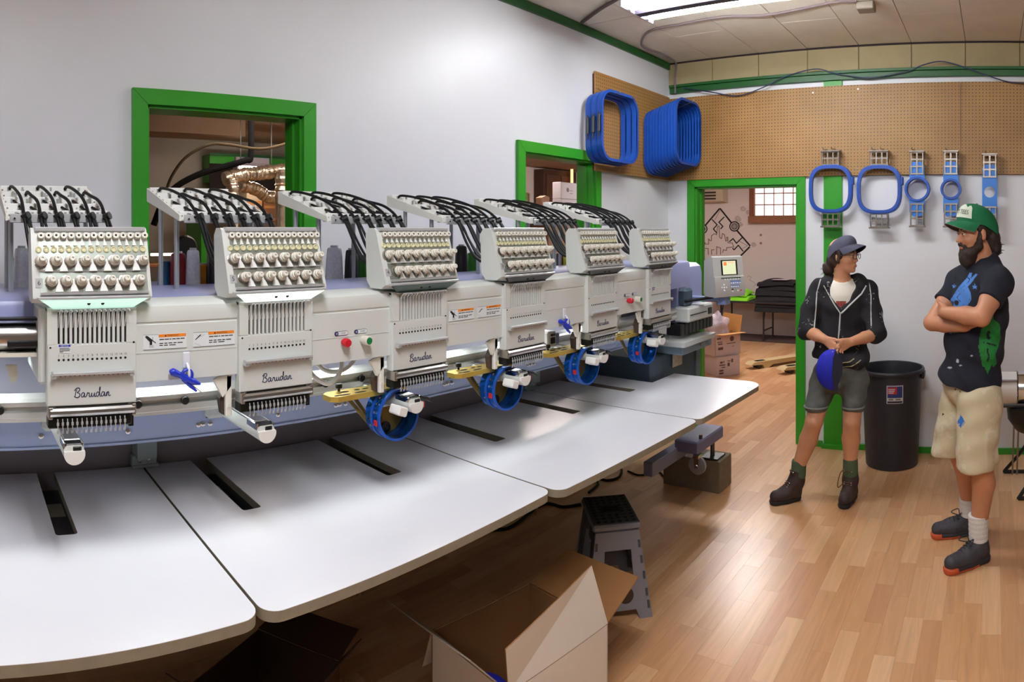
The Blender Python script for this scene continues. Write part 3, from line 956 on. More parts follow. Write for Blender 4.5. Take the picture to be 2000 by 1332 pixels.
# -- thread racks with their black tubes
m0 = MB()
for s in (-1, 1):
    m0.prism([(2.145, 1.81), (1.805, 1.712), (1.805, 1.694), (2.145, 1.765)], lambda u, v, t: (t, u, v), s * 0.1425 - 0.003, s * 0.1425 + 0.003)
m0.prism([(2.145, 1.775), (1.81, 1.70), (1.81, 1.696), (2.145, 1.771)], lambda u, v, t: (t, u, v), -0.142, 0.142)
rack_me = m0.mesh('thread_rack', bone)
barm = MB().cbox((-0.1425, -0.013, -0.014), (0.1425, 0.013, 0.014), 0.002)
for k in range(5):
    barm.cyl((-0.135 + 0.0675 * k, -0.0115, 0), (-0.135 + 0.0675 * k, -0.013, 0), 0.003, n=6, mi=1)
barm_me = barm.mesh('rack_bar', [mat('rack_white', (238, 238, 236), 0.5), dark_steel])
clip = MB()
for k in range(6):
    clip.box((-0.12 + 0.046 * k, -0.015, -0.011), (-0.113 + 0.046 * k, -0.011, 0.009))
clip_me = clip.mesh('tube_clips', zinc)
brk = MB().cbox((-0.135, 1.792, 1.688), (0.14, 1.798, 1.713), 0.002, 0)
for x in (-0.122, 0.126):
    brk.cyl((x, 1.792, 1.70), (x, 1.789, 1.70), 0.005, n=8, mi=0)
    brk.cyl((x, 1.7892, 1.70), (x, 1.788, 1.70), 0.003, n=6, mi=1)
brk_me = brk.mesh('front_bracket', [bright_alu, hole_black])
post = MB()
post.cyl((0, 0, 1.467), (0, 0, 1.76), 0.008, n=10)
post_me = post.mesh('rack_post', zinc)
row_y = [2.125 - 0.075 * k for k in range(5)]
row_z = [1.797 - 0.022 * k for k in range(5)]
for i in range(6):
    M = Matrix.Translation((AX + 0.002 + PITCH * i, 0, 0))
    rk = place('thread_rack', rack_me, M, machine)
    for k in range(5):
        place('rack_bar', barm_me, M @ Matrix.Translation((0, row_y[k], row_z[k])), rk)
        place('tube_clips', clip_me, M @ Matrix.Translation((0.018 * (k % 2), row_y[k], row_z[k])), rk, kind='stuff')
    place('front_bracket', brk_me, M, rk)
    for x in (-0.125, 0.125):
        place('rack_post', post_me, M @ Matrix.Translation((x, 2.05, 0)), rk)
        place('rack_post', post_me, M @ Matrix.Translation((x, 1.89, -0.036)), rk)
    rj = random.Random(40 + i)
    for g in range(6):
        xg = -0.112 + 0.045 * g
        rows = (0, 2, 4) if g % 2 == 0 else (1, 3)
        for j, k in enumerate(rows):
            d = (j - 1) * 0.0065
            e = rj.uniform(-0.004, 0.004)
            S = (xg, row_y[k] - 0.012, row_z[k] + 0.003)
            if k < 2:
                L1 = row_y[k] - 1.78
                pts = [S, (xg + 0.003, row_y[k] - 0.035, row_z[k] + 0.010), (xg + 0.008, row_y[k] - L1 * .38, row_z[k] - 0.004),
                       (xg + 0.015, row_y[k] - L1 * .72, row_z[k] * .45 + 1.722 * .55 + 0.004)]
            else:
                pts = [S, (xg + 0.006 + d, row_y[k] - 0.035, row_z[k] - 0.004)]
            pts += [(xg + 0.022 + d, 1.782, 1.706 - 0.003 * (k > 1)), (xg + 0.034 + d * 1.5 + e, 1.735, 1.628 + e),
                   (xg + 0.044 + d * 2, 1.70, 1.575 + e), (xg * 0.9 + 0.052 + d, 1.672, 1.556 + 2 * e), (xg * 0.85 + 0.055, 1.648, 1.572)]
            t = MB().tube(spline(pts, 5), 0.0050 if k < 2 else 0.0042, 7)
            me = t.mesh('thread_tube', rubber)
            place('thread_tube', me, M, rk)
        tie = MB().cyl((xg + 0.016, 1.787, 1.703), (xg + 0.028, 1.776, 1.709), 0.0115, n=10)
        place('cable_tie', tie.mesh('cable_tie', black), M, rk)

# -- right end of the machine
m = MB()
m.prism([(1.79, 1.12), (1.79, 1.40), (1.80, 1.44), (1.83, 1.46), (2.2, 1.47), (2.2, 1.12)], lambda u, v, t: (t, u, v), 3.42, 3.76)
hs = part('drive_housing', m, lavender)
part('vent_slots', MB().box((3.45, 1.786, 1.31), (3.52, 1.791, 1.37)), mat('vent_grey', (110, 116, 120), 0.6), hs)
m = MB().cbox((3.40, 1.70, 1.128), (3.74, 1.80, 1.215), 0.01)
ce = part('carriage_end', m, machine_white)
part('carriage_slot', MB().box((3.42, 1.697, 1.168), (3.64, 1.703, 1.173)), black, ce)
part('carriage_badge', MB().cbox((3.66, 1.694, 1.15), (3.71, 1.70, 1.19), 0.002), black, ce)
part('drive_motor', MB().cbox((3.44, 1.74, 1.215), (3.54, 1.80, 1.32), 0.015), slate)
m = MB()
for k in range(9):
    m.cbox((3.38 + k * 0.05, 1.74, 1.05), (3.425 + k * 0.05, 1.84, 1.12), 0.006)
part('cable_chain', m, black)
m = MB().prism(rrect(0.44, 0.26, 0.02, 3, 3.50, 1.80), lambda u, v, t: (u, v, t), 1.005, 1.032)
part('side_board', m, mat('side_board', (196, 198, 196), 0.35))
m = MB().cbox((3.36, 1.72, 0.945), (3.76, 1.90, 1.0), 0.004)
sb = part('side_beam', m, mat('steel_blue', (136, 156, 172), 0.45))
for x in (3.60, 3.63):
    place('bolt', boltm, Matrix.Translation((x, 1.718, 0.972)), sb)
m = MB().cbox((3.16, 1.82, 0.52), (3.79, 2.30, 0.944), 0.006)
cb = part('control_cabinet', m, slate)
part('cabinet_edge', MB().box((3.73, 1.812, 0.53), (3.79, 1.82, 0.94)), mat('slate_light', (96, 116, 128), 0.5), cb)
part('cabinet_latch', MB().cbox((3.755, 1.806, 0.66), (3.772, 1.813, 0.74), 0.003), black, cb)
m = MB().cbox((3.22, 1.84, 0.27), (3.80, 1.90, 0.35), 0.004)
part('base_rail', m, mat('blue_steel', (140, 148, 182), 0.45))
m = MB().cbox((3.52, 1.70, 0.325), (3.90, 1.86, 0.40), 0.008)
foot_b = part('foot_bracket', m, mat('foot_lavender', (124, 126, 168), 0.45))
part('bracket_bolt', MB().cyl((3.60, 1.72, 0.40), (3.60, 1.72, 0.425), 0.012, n=8), dark_steel, foot_b)
m = MB().cyl((3.86, 1.76, 0.204), (3.86, 1.76, 0.33), 0.014, n=10); m.cbox((3.80, 1.70, 0.2005), (3.93, 1.82, 0.212), 0.003)
part('levelling_foot', m, dark_steel)
def caster(x, y):
    m = MB().cbox((x - 0.025, y - 0.022, 0.30), (x + 0.025, y + 0.022, 0.325), 0.004)
    for s in (-1, 1):
        m.prism([(-0.018, 0.305), (0.018, 0.305), (0.010, 0.245), (-0.010, 0.245)], lambda u, v, t: (x + t, y + u, v), s * 0.020 - 0.002, s * 0.020 + 0.002)
    c = part('caster', m, chrome)
    w = MB().lathe([(0.02, -0.012), (0.045, -0.012), (0.055, -0.009), (0.055, 0.009), (0.045, 0.012), (0.02, 0.012), (0.02, -0.012)], (x, y, 0.258), (1, 0, 0), 24)
    part('caster_wheel', w, mat('caster_rubber', (150, 152, 156), 0.4), c)
    part('caster_axle', MB().cyl((x - 0.026, y, 0.258), (x + 0.026, y, 0.258), 0.009, n=10), chrome, c)
caster(3.545, 1.715)
for x in (-0.3,):
    part('frame_leg', MB().cbox((x - 0.04, 2.24, 0.0), (x + 0.04, 2.40, 0.42), 0.006), frame_gray)
# control panel on its arm
cp_o = Vector((3.577, 1.553, 1.275))
Mc = Matrix.Translation(cp_o) @ Matrix.Rotation(math.radians(-31), 4, 'Z')
gray_case = mat('control_case', (186, 186, 182), 0.5)
m = MB()
prof = [(-0.055, 0.0), (-0.066, 0.028), (-0.052, 0.118), (-0.045, 0.120), (-0.030, 0.232), (-0.012, 0.238), (0.055, 0.212), (0.06, 0.02), (0.05, 0.0)]
m.prism(prof, lambda u, v, t: Mc @ Vector((t, u, v)), -0.108, 0.108)
cpn = part('control_panel', m, gray_case)
def cface(x, z, h=0.0):              # upper face leans back, lower face leans forward
    if z > 0.119:
        k = (z - 0.120) / 0.112; base = -0.045 + 0.015 * k
    else:
        k = (z - 0.028) / 0.09; base = -0.066 + 0.014 * k
    return Mc @ Vector((x, base - h, z))
def cquad(name, x0, x1, z0, z1, mt, h=0.001):
    m = MB()
    q = [(x0, z0), (x1, z0), (x1, z1), (x0, z1)]
    m.add([cface(x, z, h) for x, z in q] + [cface(x, z, -0.002) for x, z in q], [(0, 1, 2, 3), (4, 5, 6, 7), (0, 1, 5, 4), (1, 2, 6, 5), (2, 3, 7, 6), (3, 0, 4, 7)])
    return part(name, m, mt, cpn, angle=0)
cquad('screen_bezel', -0.052, 0.066, 0.127, 0.215, black, 0.0015)
cquad('screen', -0.041, 0.054, 0.131, 0.209, mat('screen_glow', (206, 214, 176), 0.4, emit=0.55), 0.0022)
cquad('screen_icon', -0.033, -0.012, 0.183, 0.203, mat('screen_orange', (240, 120, 60), 0.4, emit=0.6), 0.0028)
cquad('screen_banner', -0.006, 0.046, 0.195, 0.205, mat('screen_peach', (246, 190, 150), 0.4, emit=0.6), 0.0028)
cquad('panel_groove', -0.062, 0.08, 0.107, 0.113, mat('groove_green', (40, 62, 44), 0.5), 0.001)
keycap = mat('keycap', (240, 242, 246), 0.4)
cquad('key_field', 0.0, 0.078, 0.072, 0.096, mat('key_field', (126, 142, 190), 0.5), 0.0008)
cquad('key_field', 0.0, 0.066, 0.052, 0.068, MATS['key_field'], 0.0008)
def key(x, z, mt=keycap, r=0.0045):
    part('key', MB().cyl(cface(x, z, -0.001), cface(x, z, 0.005), r, r * .85, 10), mt, cpn)
for k in range(6): key(-0.034 + 0.0195 * k, 0.103)
for k in range(5): key(0.008 + 0.0155 * k, 0.079)
for k in range(4): key(0.008 + 0.0155 * k, 0.058)
for dx, dz in ((0, .016), (0, -.016), (-.016, 0), (.016, 0), (0, 0)): key(-0.045 + dx, 0.056 + dz)
key(0.052, 0.035); key(0.073, 0.036, mat('key_red', (190, 70, 40), 0.4)); key(0.012, 0.033)
cquad('key_black', 0.006, 0.018, 0.04, 0.047, black, 0.002)
m = MB().cbox((3.565, 1.54, 1.222), (3.64, 1.60, 1.272), 0.004)
m.cbox((3.54, 1.58, 1.245), (3.60, 1.82, 1.268), 0.004)
part('panel_arm', m, mat('arm_blue', (128, 144, 190), 0.45))
part('panel_cable', MB().tube(spline([(3.42, 1.74, 1.25), (3.48, 1.66, 1.262), (3.56, 1.60, 1.272), (3.60, 1.57, 1.275)], 5), 0.009, 8), rubber)
# loops of white pipe under the button panels
for i in (1, 4):
    ox = AX + PITCH * i
    m = MB()
    m.tube(spline([(ox + 0.19, 1.67, 1.31), (ox + 0.215, 1.66, 1.245), (ox + 0.27, 1.655, 1.212), (ox + 0.315, 1.66, 1.245), (ox + 0.325, 1.67, 1.31)], 6), 0.007, 8)
    m.tube(spline([(ox + 0.22, 1.70, 1.31), (ox + 0.27, 1.69, 1.25), (ox + 0.33, 1.685, 1.237), (ox + 0.385, 1.69, 1.265), (ox + 0.40, 1.70, 1.31)], 6), 0.007, 8)
    part('air_pipe', m, mat('white_pipe', (236, 236, 230), 0.4))

# ------------------------------------------------------------------ table boards in front of the machine
def board_material():
    m = mat('white_laminate', (228, 228, 234), 0.22, coat=0.0, spec=0.6)
    return m
lam_top = board_material()
ply = mat('plywood_edge', (142, 132, 112), 0.7, noise=0.12, nscale=30)
boards = []
def board(x0, x1, yf0, yf1, slots, label, r0=0.045, r1=0.045, rb=0.012, notch=None):
    yb = 2.25
    def corner(cx, cy, r, a0, a1, n=6):
        return [(cx + r * math.cos(math.radians(a0 + (a1 - a0) * k / n)), cy + r * math.sin(math.radians(a0 + (a1 - a0) * k / n))) for k in range(n + 1)]
    P = corner(x0 + r0, yf0 + r0, r0, 180, 270) + corner(x1 - r1, yf1 + r1, r1, 270, 360) 
    P += [(x1, notch[1]), (notch[0], notch[1]), (notch[0], yb)] if notch else corner(x1 - rb, yb - rb, rb, 0, 90, 3)
    for sx in sorted(slots, reverse=True):
        a, b = sx - 0.031, sx + 0.031
        P += corner(b + 0.004, yb - 0.004, 0.004, 90, 180, 2) + corner(b - 0.01, 1.785 + 0.01, 0.01, 0, -90, 3) + corner(a + 0.01, 1.785 + 0.01, 0.01, -90, -180, 3) + corner(a - 0.004, yb - 0.004, 0.004, 0, 90, 2)
    P += corner(x0 + rb, yb - rb, rb, 90, 180, 3)
    z0, z1 = 0.804, 0.83
    n = len(P)
    m = MB()
    m.add([(u, v, z0) for u, v in P] + [(u, v, z1 - 0.0012) for u, v in P], [(k, (k + 1) % n, n + (k + 1) % n, n + k) for k in range(n)] + [tuple(range(n - 1, -1, -1))], 1)
    m.add([(u, v, z1 - 0.0012) for u, v in P] + [(u, v, z1) for u, v in P], [(k, (k + 1) % n, n + (k + 1) % n, n + k) for k in range(n)] + [tuple(range(n, 2 * n))], 0)
    t = thing('table_board', ((x0 + x1) / 2, 1.75, 0.804), label, 'table', 'white table boards of the machine')
    m.build('board_top', [lam_top, ply], t, angle=30)
    boards.append(t)
    return t
b0 = board(-0.42, 0.632, 1.250, 1.280, [0.29], 'white table board at the left edge of the picture, one slot under head 6')
b1 = board(0.640, 1.655, 1.281, 1.310, [0.848, 1.386], 'large white table board in the middle foreground, slots under heads 5 and 4')
b2 = board(1.663, 2.612, 1.288, 1.256, [1.918, 2.43], 'white table board in the middle distance, slots under heads 3 and 2')
b3 = board(2.620, 3.39, 1.252, 1.236, [2.92], 'white table board at the far end with big rounded corners', 0.03, 0.10, notch=(3.13, 1.79))
rod_m = mat('prop_rod', (70, 50, 36), 0.6)
for b, xs_ in ((b0, (-0.1, 0.30)), (b1, (0.98,)), (b2, (1.70, 2.5)), (b3, (3.2,))):
    for x in xs_:
        MB().cyl((x, 1.42, 0.71), (x, 1.42, 0.805), 0.006, n=8).build('prop_rod', rod_m, b)

# ------------------------------------------------------------------ ceiling fixtures
fix_white = mat('fixture_white', (190, 182, 196), 0.5)
fix_dark = mat('gap_shade', (56, 50, 62), 0.6)
def ceiling_fixture(cx, cy, ztop, label, along='y', power=TUBE_POWER, length=1.22, width=0.38, col=(0.96, 0.98, 1.0), drop=0.0):
    t = thing('ceiling_light', (cx, cy, ztop - 0.11 - drop), label, 'ceiling light', 'fluorescent ceiling lights')
    R = Matrix.Translation((cx, cy, ztop - drop)) @ (Matrix.Identity(4) if along == 'y' else Matrix.Rotation(math.pi / 2, 4, 'Z'))
    w, l = width / 2, length / 2
    glow = bpy.data.materials.new('tube_glow')      # power spread over both tubes
    glow.use_nodes = True
    gb = glow.node_tree.nodes['Principled BSDF']
    gb.inputs['Emission Color'].default_value = (*col, 1)
    gb.inputs['Emission Strength'].default_value = power / (math.pi * 2 * 2 * math.pi * 0.016 * (length - 0.06))
    m = MB().prism([(-w * .35, -0.001), (w * .35, -0.001), (w * .4, -0.05), (w, -0.075), (w, -0.085), (-w, -0.085), (-w, -0.075), (-w * .4, -0.05)],
                   lambda u, v, q: R @ Vector((u, q, v)), -l, l)
    if drop:
        for s in (-1, 1):
            m.cyl(R @ Vector((0, s * l * .8, -0.002)), R @ Vector((0, s * l * .8, drop - 0.001)), 0.004, n=6)
    m.build('fixture_housing', fix_white, t)
    MB().prism([(-w * .30, -0.08), (w * .30, -0.08), (w * .16, -0.121), (-w * .16, -0.121)], lambda u, v, q: R @ Vector((u, q, v)), -l + 0.012, l - 0.012).build('gap_shade', fix_dark, t)  # dark wedge added so the gap between the tubes looks shaded
    for s in (-1, 1):
        e = MB().cbox((-w, s * l - 0.012 if s > 0 else s * l, -0.118), (w, s * l if s > 0 else s * l + 0.012, -0.083), 0.004, M=R)
        e.build('end_plate', fix_white, t)
    for x in (-w * .55, w * .55):
        tb = MB().cyl(R @ Vector((x, -l + 0.03, -0.107)), R @ Vector((x, l - 0.03, -0.107)), 0.016, n=12)
        tb.build('fluorescent_tube', glow, t)
        for s in (-1, 1):
            MB().cbox((x - 0.012, s * (l - 0.02) - 0.011, -0.122), (x + 0.012, s * (l - 0.02) + 0.011, -0.085), 0.003, M=R).build('lamp_holder', fix_white, t)
    return t
ceiling_fixture(3.375, 1.43, ZC, 'bright twin-tube ceiling light above the far machine heads', power=TUBE_POWER * 0.8)
ceiling_fixture(0.35, 0.30, ZC, 'twin-tube ceiling light over the near end of the machine, above the picture', power=TUBE_POWER * 1.35)
ceiling_fixture(-1.8, -1.0, ZC, 'twin-tube ceiling light behind the viewer at the left', power=TUBE_POWER * 0.5)  # unseen fixture added to light the room from behind

# cables on the ceiling and wall
gray_cable = mat('grey_cable', (128, 112, 116), 0.5)
pts = [on_z(px, py, ZC - 0.012) for px, py in ((1672, 3), (1630, 4), (1560, 18), (1490, 30), (1410, 33), (1330, 47), (1275, 58), (1256, 74), (1256, 92), (1290, 106))]
pts += [Vector((XW - 0.06, YW - 0.10, ZC - 0.012)), Vector((XW - 0.056, YW - 0.095, 2.93)), Vector((XW - 0.056, YW - 0.095, 2.80))]
t = thing('ceiling_cable', (4.2, 1.6, ZC - 0.02), 'grey cable looping over the ceiling and down into the room corner', 'cable')
MB().tube(spline(pts, 6), 0.008, 7).build('cable_run', gray_cable, t)
b = on_z(1690, 6, ZC)
MB().cbox((b.x - 0.05, b.y - 0.06, ZC - 0.05), (b.x + 0.05, b.y + 0.05, ZC - 0.0005), 0.006).build('junction_box', mat('box_grey', (150, 140, 128), 0.5, 0.4), t)
p0, p1 = on_z(1136, 44, ZC - 0.02), Vector((3.19, 1.95, ZC - 0.03))
t = thing('light_cable', (3.0, 2.3, ZC - 0.03), 'short dark cable between the green moulding and the bright ceiling light', 'cable')
MB().tube(spline([p0, p0.lerp(p1, .4) + Vector((0, 0, .006)), p0.lerp(p1, .7), p1], 6), 0.012, 7).build('cable_run', mat('dark_cable', (84, 72, 66), 0.6), t)
pts = [on_x(px, py, XW - 0.058) for px, py in ((1335, 172), (1390, 180), (1440, 187), (1490, 171), (1530, 151), (1590, 135), (1625, 142), (1650, 147), (1700, 152), (1770, 140), (1800, 128), (1837, 120), (1880, 130), (1930, 148), (1970, 160), (2010, 163))]
MB().tube(spline(pts, 5), 0.0045, 6).build('wall_wire', mat('blue_wire', (40, 48, 84), 0.5), label='thin dark blue wire waving along the green beam', cat='wire')

# ------------------------------------------------------------------ big blue hoops on the left wall pegboard
hoop_blue = mat('hoop_blue', (22, 82, 178), 0.45, noise=0.08, nscale=20)
hoop_blue2 = mat('hoop_blue_deep', (18, 70, 160), 0.45, noise=0.08, nscale=20)
def big_hoop(cx, y0, cz, w, h, depth, label, group, clamp):
    t = thing('embroidery_hoop', (cx, y0 + depth / 2, cz - h / 2), label, 'hoop', group)
    o, i = rrect(w, h, 0.11, 7), rrect(w - 0.026, h - 0.026, 0.098, 7)
    o2, i2 = rrect(w + 0.012, h + 0.012, 0.116, 7), rrect(w - 0.026, h - 0.026, 0.098, 7)
    f = lambda u, v, q: (cx + u, q, cz + v)
    MB().ring(o, i, f, y0 + 0.0005, y0 + depth).build('hoop_ring', hoop_blue, t)
    MB().ring(o2, i2, f, y0, y0 + 0.007).build('hoop_lip', hoop_blue2, t)
    if clamp:
        m = MB().cbox((cx - w / 2 - 0.018, y0 + 0.010, cz - 0.055), (cx - w / 2 + 0.001, y0 + depth - 0.012, cz + 0.06), 0.004)
        m.cyl((cx - w / 2 - 0.012, y0 + depth / 2, cz - 0.09), (cx - w / 2 - 0.012, y0 + depth / 2, cz + 0.075), 0.005, n=8)
        m.build('tension_clamp', dark_steel, t)
    return t
words = ('frontmost', 'middle', 'rearmost')
for k in range(3):
    big_hoop(3.852, 2.452 + 0.047 * k, 2.378 - 0.006 * k, 0.46, 0.475, 0.0455, words[k] + ' of three big blue hoops hung together left of the thick hoop stack', 'three blue hoops by the corner opening', True)
ordn = ('first', 'second', 'third', 'fourth', 'fifth', 'sixth', 'seventh', 'eighth', 'ninth', 'tenth', 'eleventh')
for k in range(11):
    big_hoop(4.615 + 0.002 * (k % 3), 2.305 + 0.0262 * k, 2.43 - 0.0078 * k, 0.43, 0.50, 0.0255, 'blue hoop in the thick corner stack, %s from the open front' % ordn[k], 'thick stack of blue hoops in the corner', False)
def hook(pts, label):
    MB().tube(spline(pts, 5), 0.0035, 6).build('peg_hook', steel, label=label, cat='hook', group='wire hooks in the pegboard')
hook([(3.80, PEG_Y, 2.66), (3.80, 2.56, 2.628), (3.80, 2.44, 2.604), (3.80, 2.425, 2.62)], 'left wire hook carrying the three blue hoops')
hook([(4.0, PEG_Y, 2.66), (4.0, 2.56, 2.628), (4.0, 2.44, 2.604), (4.0, 2.425, 2.62)], 'right wire hook carrying the three blue hoops')
hook([(4.62, PEG_Y, 2.60), (4.62, 2.5, 2.612), (4.62, 2.29, 2.668), (4.62, 2.27, 2.69)], 'wire hook carrying the thick corner stack of blue hoops')

# ------------------------------------------------------------------ hoops with metal brackets on the right wall
HOOPX = 4.79
br_metal = mat('bracket_metal', (142, 134, 126), 0.34, 0.8)
sky_blue = mat('bright_blue_bar', (40, 122, 214), 0.4)
def lattice(t, cy, z0, z1, w, rows, cols, x0, flange_up, name='bracket'):
    """Perforated sheet-metal bracket: plate with windows, side flanges and an end lip."""
    m = MB()
    bar = 0.011
    for k in range(cols + 1):
        y = cy - w / 2 + (w - bar) * k / cols
        m.box((x0, y, z0), (x0 + 0.003, y + bar, z1))
    for k in range(rows + 1):
        z = z0 + (z1 - z0 - bar) * k / rows
        m.box((x0 - 0.0004, cy - w / 2, z), (x0 + 0.0034, cy + w / 2, z + bar))
    for s in (-1, 1):
        y = cy + s * (w / 2 - 0.0015)
        m.box((x0, y - 0.0015, z0 + 0.002), (x0 + 0.05, y + 0.0015, z1 - 0.002))
    ze = z1 if flange_up else z0
    m.cbox((x0 - 0.012, cy - w / 2 - 0.008, ze - 0.006), (x0 + 0.055, cy + w / 2 + 0.008, ze + 0.006), 0.002)
    return m.build(name, br_metal, t)
def peg(t, y, z):
    MB().tube(spline([(PEG_X + 0.002, y, z + 0.015), (HOOPX + 0.01, y, z + 0.008), (HOOPX - 0.045, y, z + 0.003), (HOOPX - 0.055, y, z + 0.016)], 4), 0.0035, 6).build('peg', steel, t)
def frame_hoop(px, cy_px, label):
    c = on_x(px, cy_px, HOOPX)
    t = thing('round_hoop', (HOOPX, c.y, c.z - 0.27), label, 'hoop', 'blue frame hoops on the right wall')
    w, h = 0.335, 0.362
    f = lambda u, v, q: (q, c.y + u, c.z + v)
    def sq(a, b, e=3.0, n=48):
        out = []
        for k in range(n):
            th = 2 * math.pi * k / n
            cs, sn = math.cos(th), math.sin(th)
            out.append((a * math.copysign(abs(cs) ** (2 / e), cs), b * math.copysign(abs(sn) ** (2 / e), sn)))
        return out
    MB().ring(sq(w / 2, h / 2), sq(w / 2 - 0.022, h / 2 - 0.022), f, HOOPX - 0.012, HOOPX + 0.038).build('hoop_ring', hoop_blue, t)
    MB().ring(sq(w / 2 - 0.006, h / 2 - 0.006), sq(w / 2 - 0.027, h / 2 - 0.027), f, HOOPX - 0.018, HOOPX + 0.01).build('inner_ring', hoop_blue2, t)
    MB().cbox((HOOPX - 0.01, c.y - w / 2 - 0.012, c.z + 0.03), (HOOPX + 0.03, c.y - w / 2 + 0.01, c.z + 0.09), 0.004).build('hoop_clasp', hoop_blue2, t)
    lattice(t, c.y, c.z + h / 2 - 0.004, c.z + h / 2 + 0.103, 0.135, 2, 3, HOOPX - 0.006, True)
    lattice(t, c.y, c.z - h / 2 - 0.103, c.z - h / 2 + 0.004, 0.135, 2, 3, HOOPX - 0.006, False)
    peg(t, c.y + 0.045, c.z + h / 2 + 0.112); peg(t, c.y - 0.02, c.z + h / 2 + 0.112)
frame_hoop(1622, 369, 'round blue hoop in front of the green post, metal brackets above and below')
frame_hoop(1717, 370, 'round blue hoop right of the green post, metal brackets above and below')
def small_hoop(px, cy_px, rad, label, deep):
    c = on_x(px, cy_px, HOOPX)
    t = thing('small_hoop', (HOOPX, c.y, c.z - 0.28), label, 'hoop', 'small blue bar hoops on the right wall')
    f = lambda u, v, q: (q, c.y + u, c.z + v)
    n = 40
    ci = lambda r: [(r * math.cos(2 * math.pi * k / n), r * math.sin(2 * math.pi * k / n)) for k in range(n)]
    # flat bar with the round opening: outline sampled at the same angles
    bw, bh = 0.055, 0.20
    outl = []
    for k in range(n):
        a = 2 * math.pi * k / n
        cs, sn = math.cos(a), math.sin(a)
        q = min(bw / max(abs(cs), 1e-6), bh / max(abs(sn), 1e-6))
        q = max(q, rad * 0.92) if q < rad else q
        outl.append((q * cs, q * sn))
    MB().ring(outl, ci(rad - 0.012), f, HOOPX, HOOPX + 0.012).build('hoop_bar', sky_blue, t)
    if deep:
        MB().ring(ci(rad + 0.004), ci(rad - 0.012), f, HOOPX - 0.012, HOOPX + 0.075).build('hoop_ring', hoop_blue, t)
    lattice(t, c.y, c.z + 0.105, c.z + 0.275, 0.10, 3, 2, HOOPX - 0.008, True)
    lattice(t, c.y, c.z - 0.275, c.z - 0.105, 0.10, 3, 2, HOOPX - 0.008, False)
    peg(t, c.y + 0.03, c.z + 0.283)
small_hoop(1791, 369, 0.088, 'small blue bar hoop with a wide round ring, third in the row on the wall', True)
small_hoop(1857, 369, 0.072, 'small blue bar hoop with a deep dark ring, left above the green cap', True)
small_hoop(1933, 375, 0.052, 'small flat blue bar hoop partly hidden behind the green cap', False)

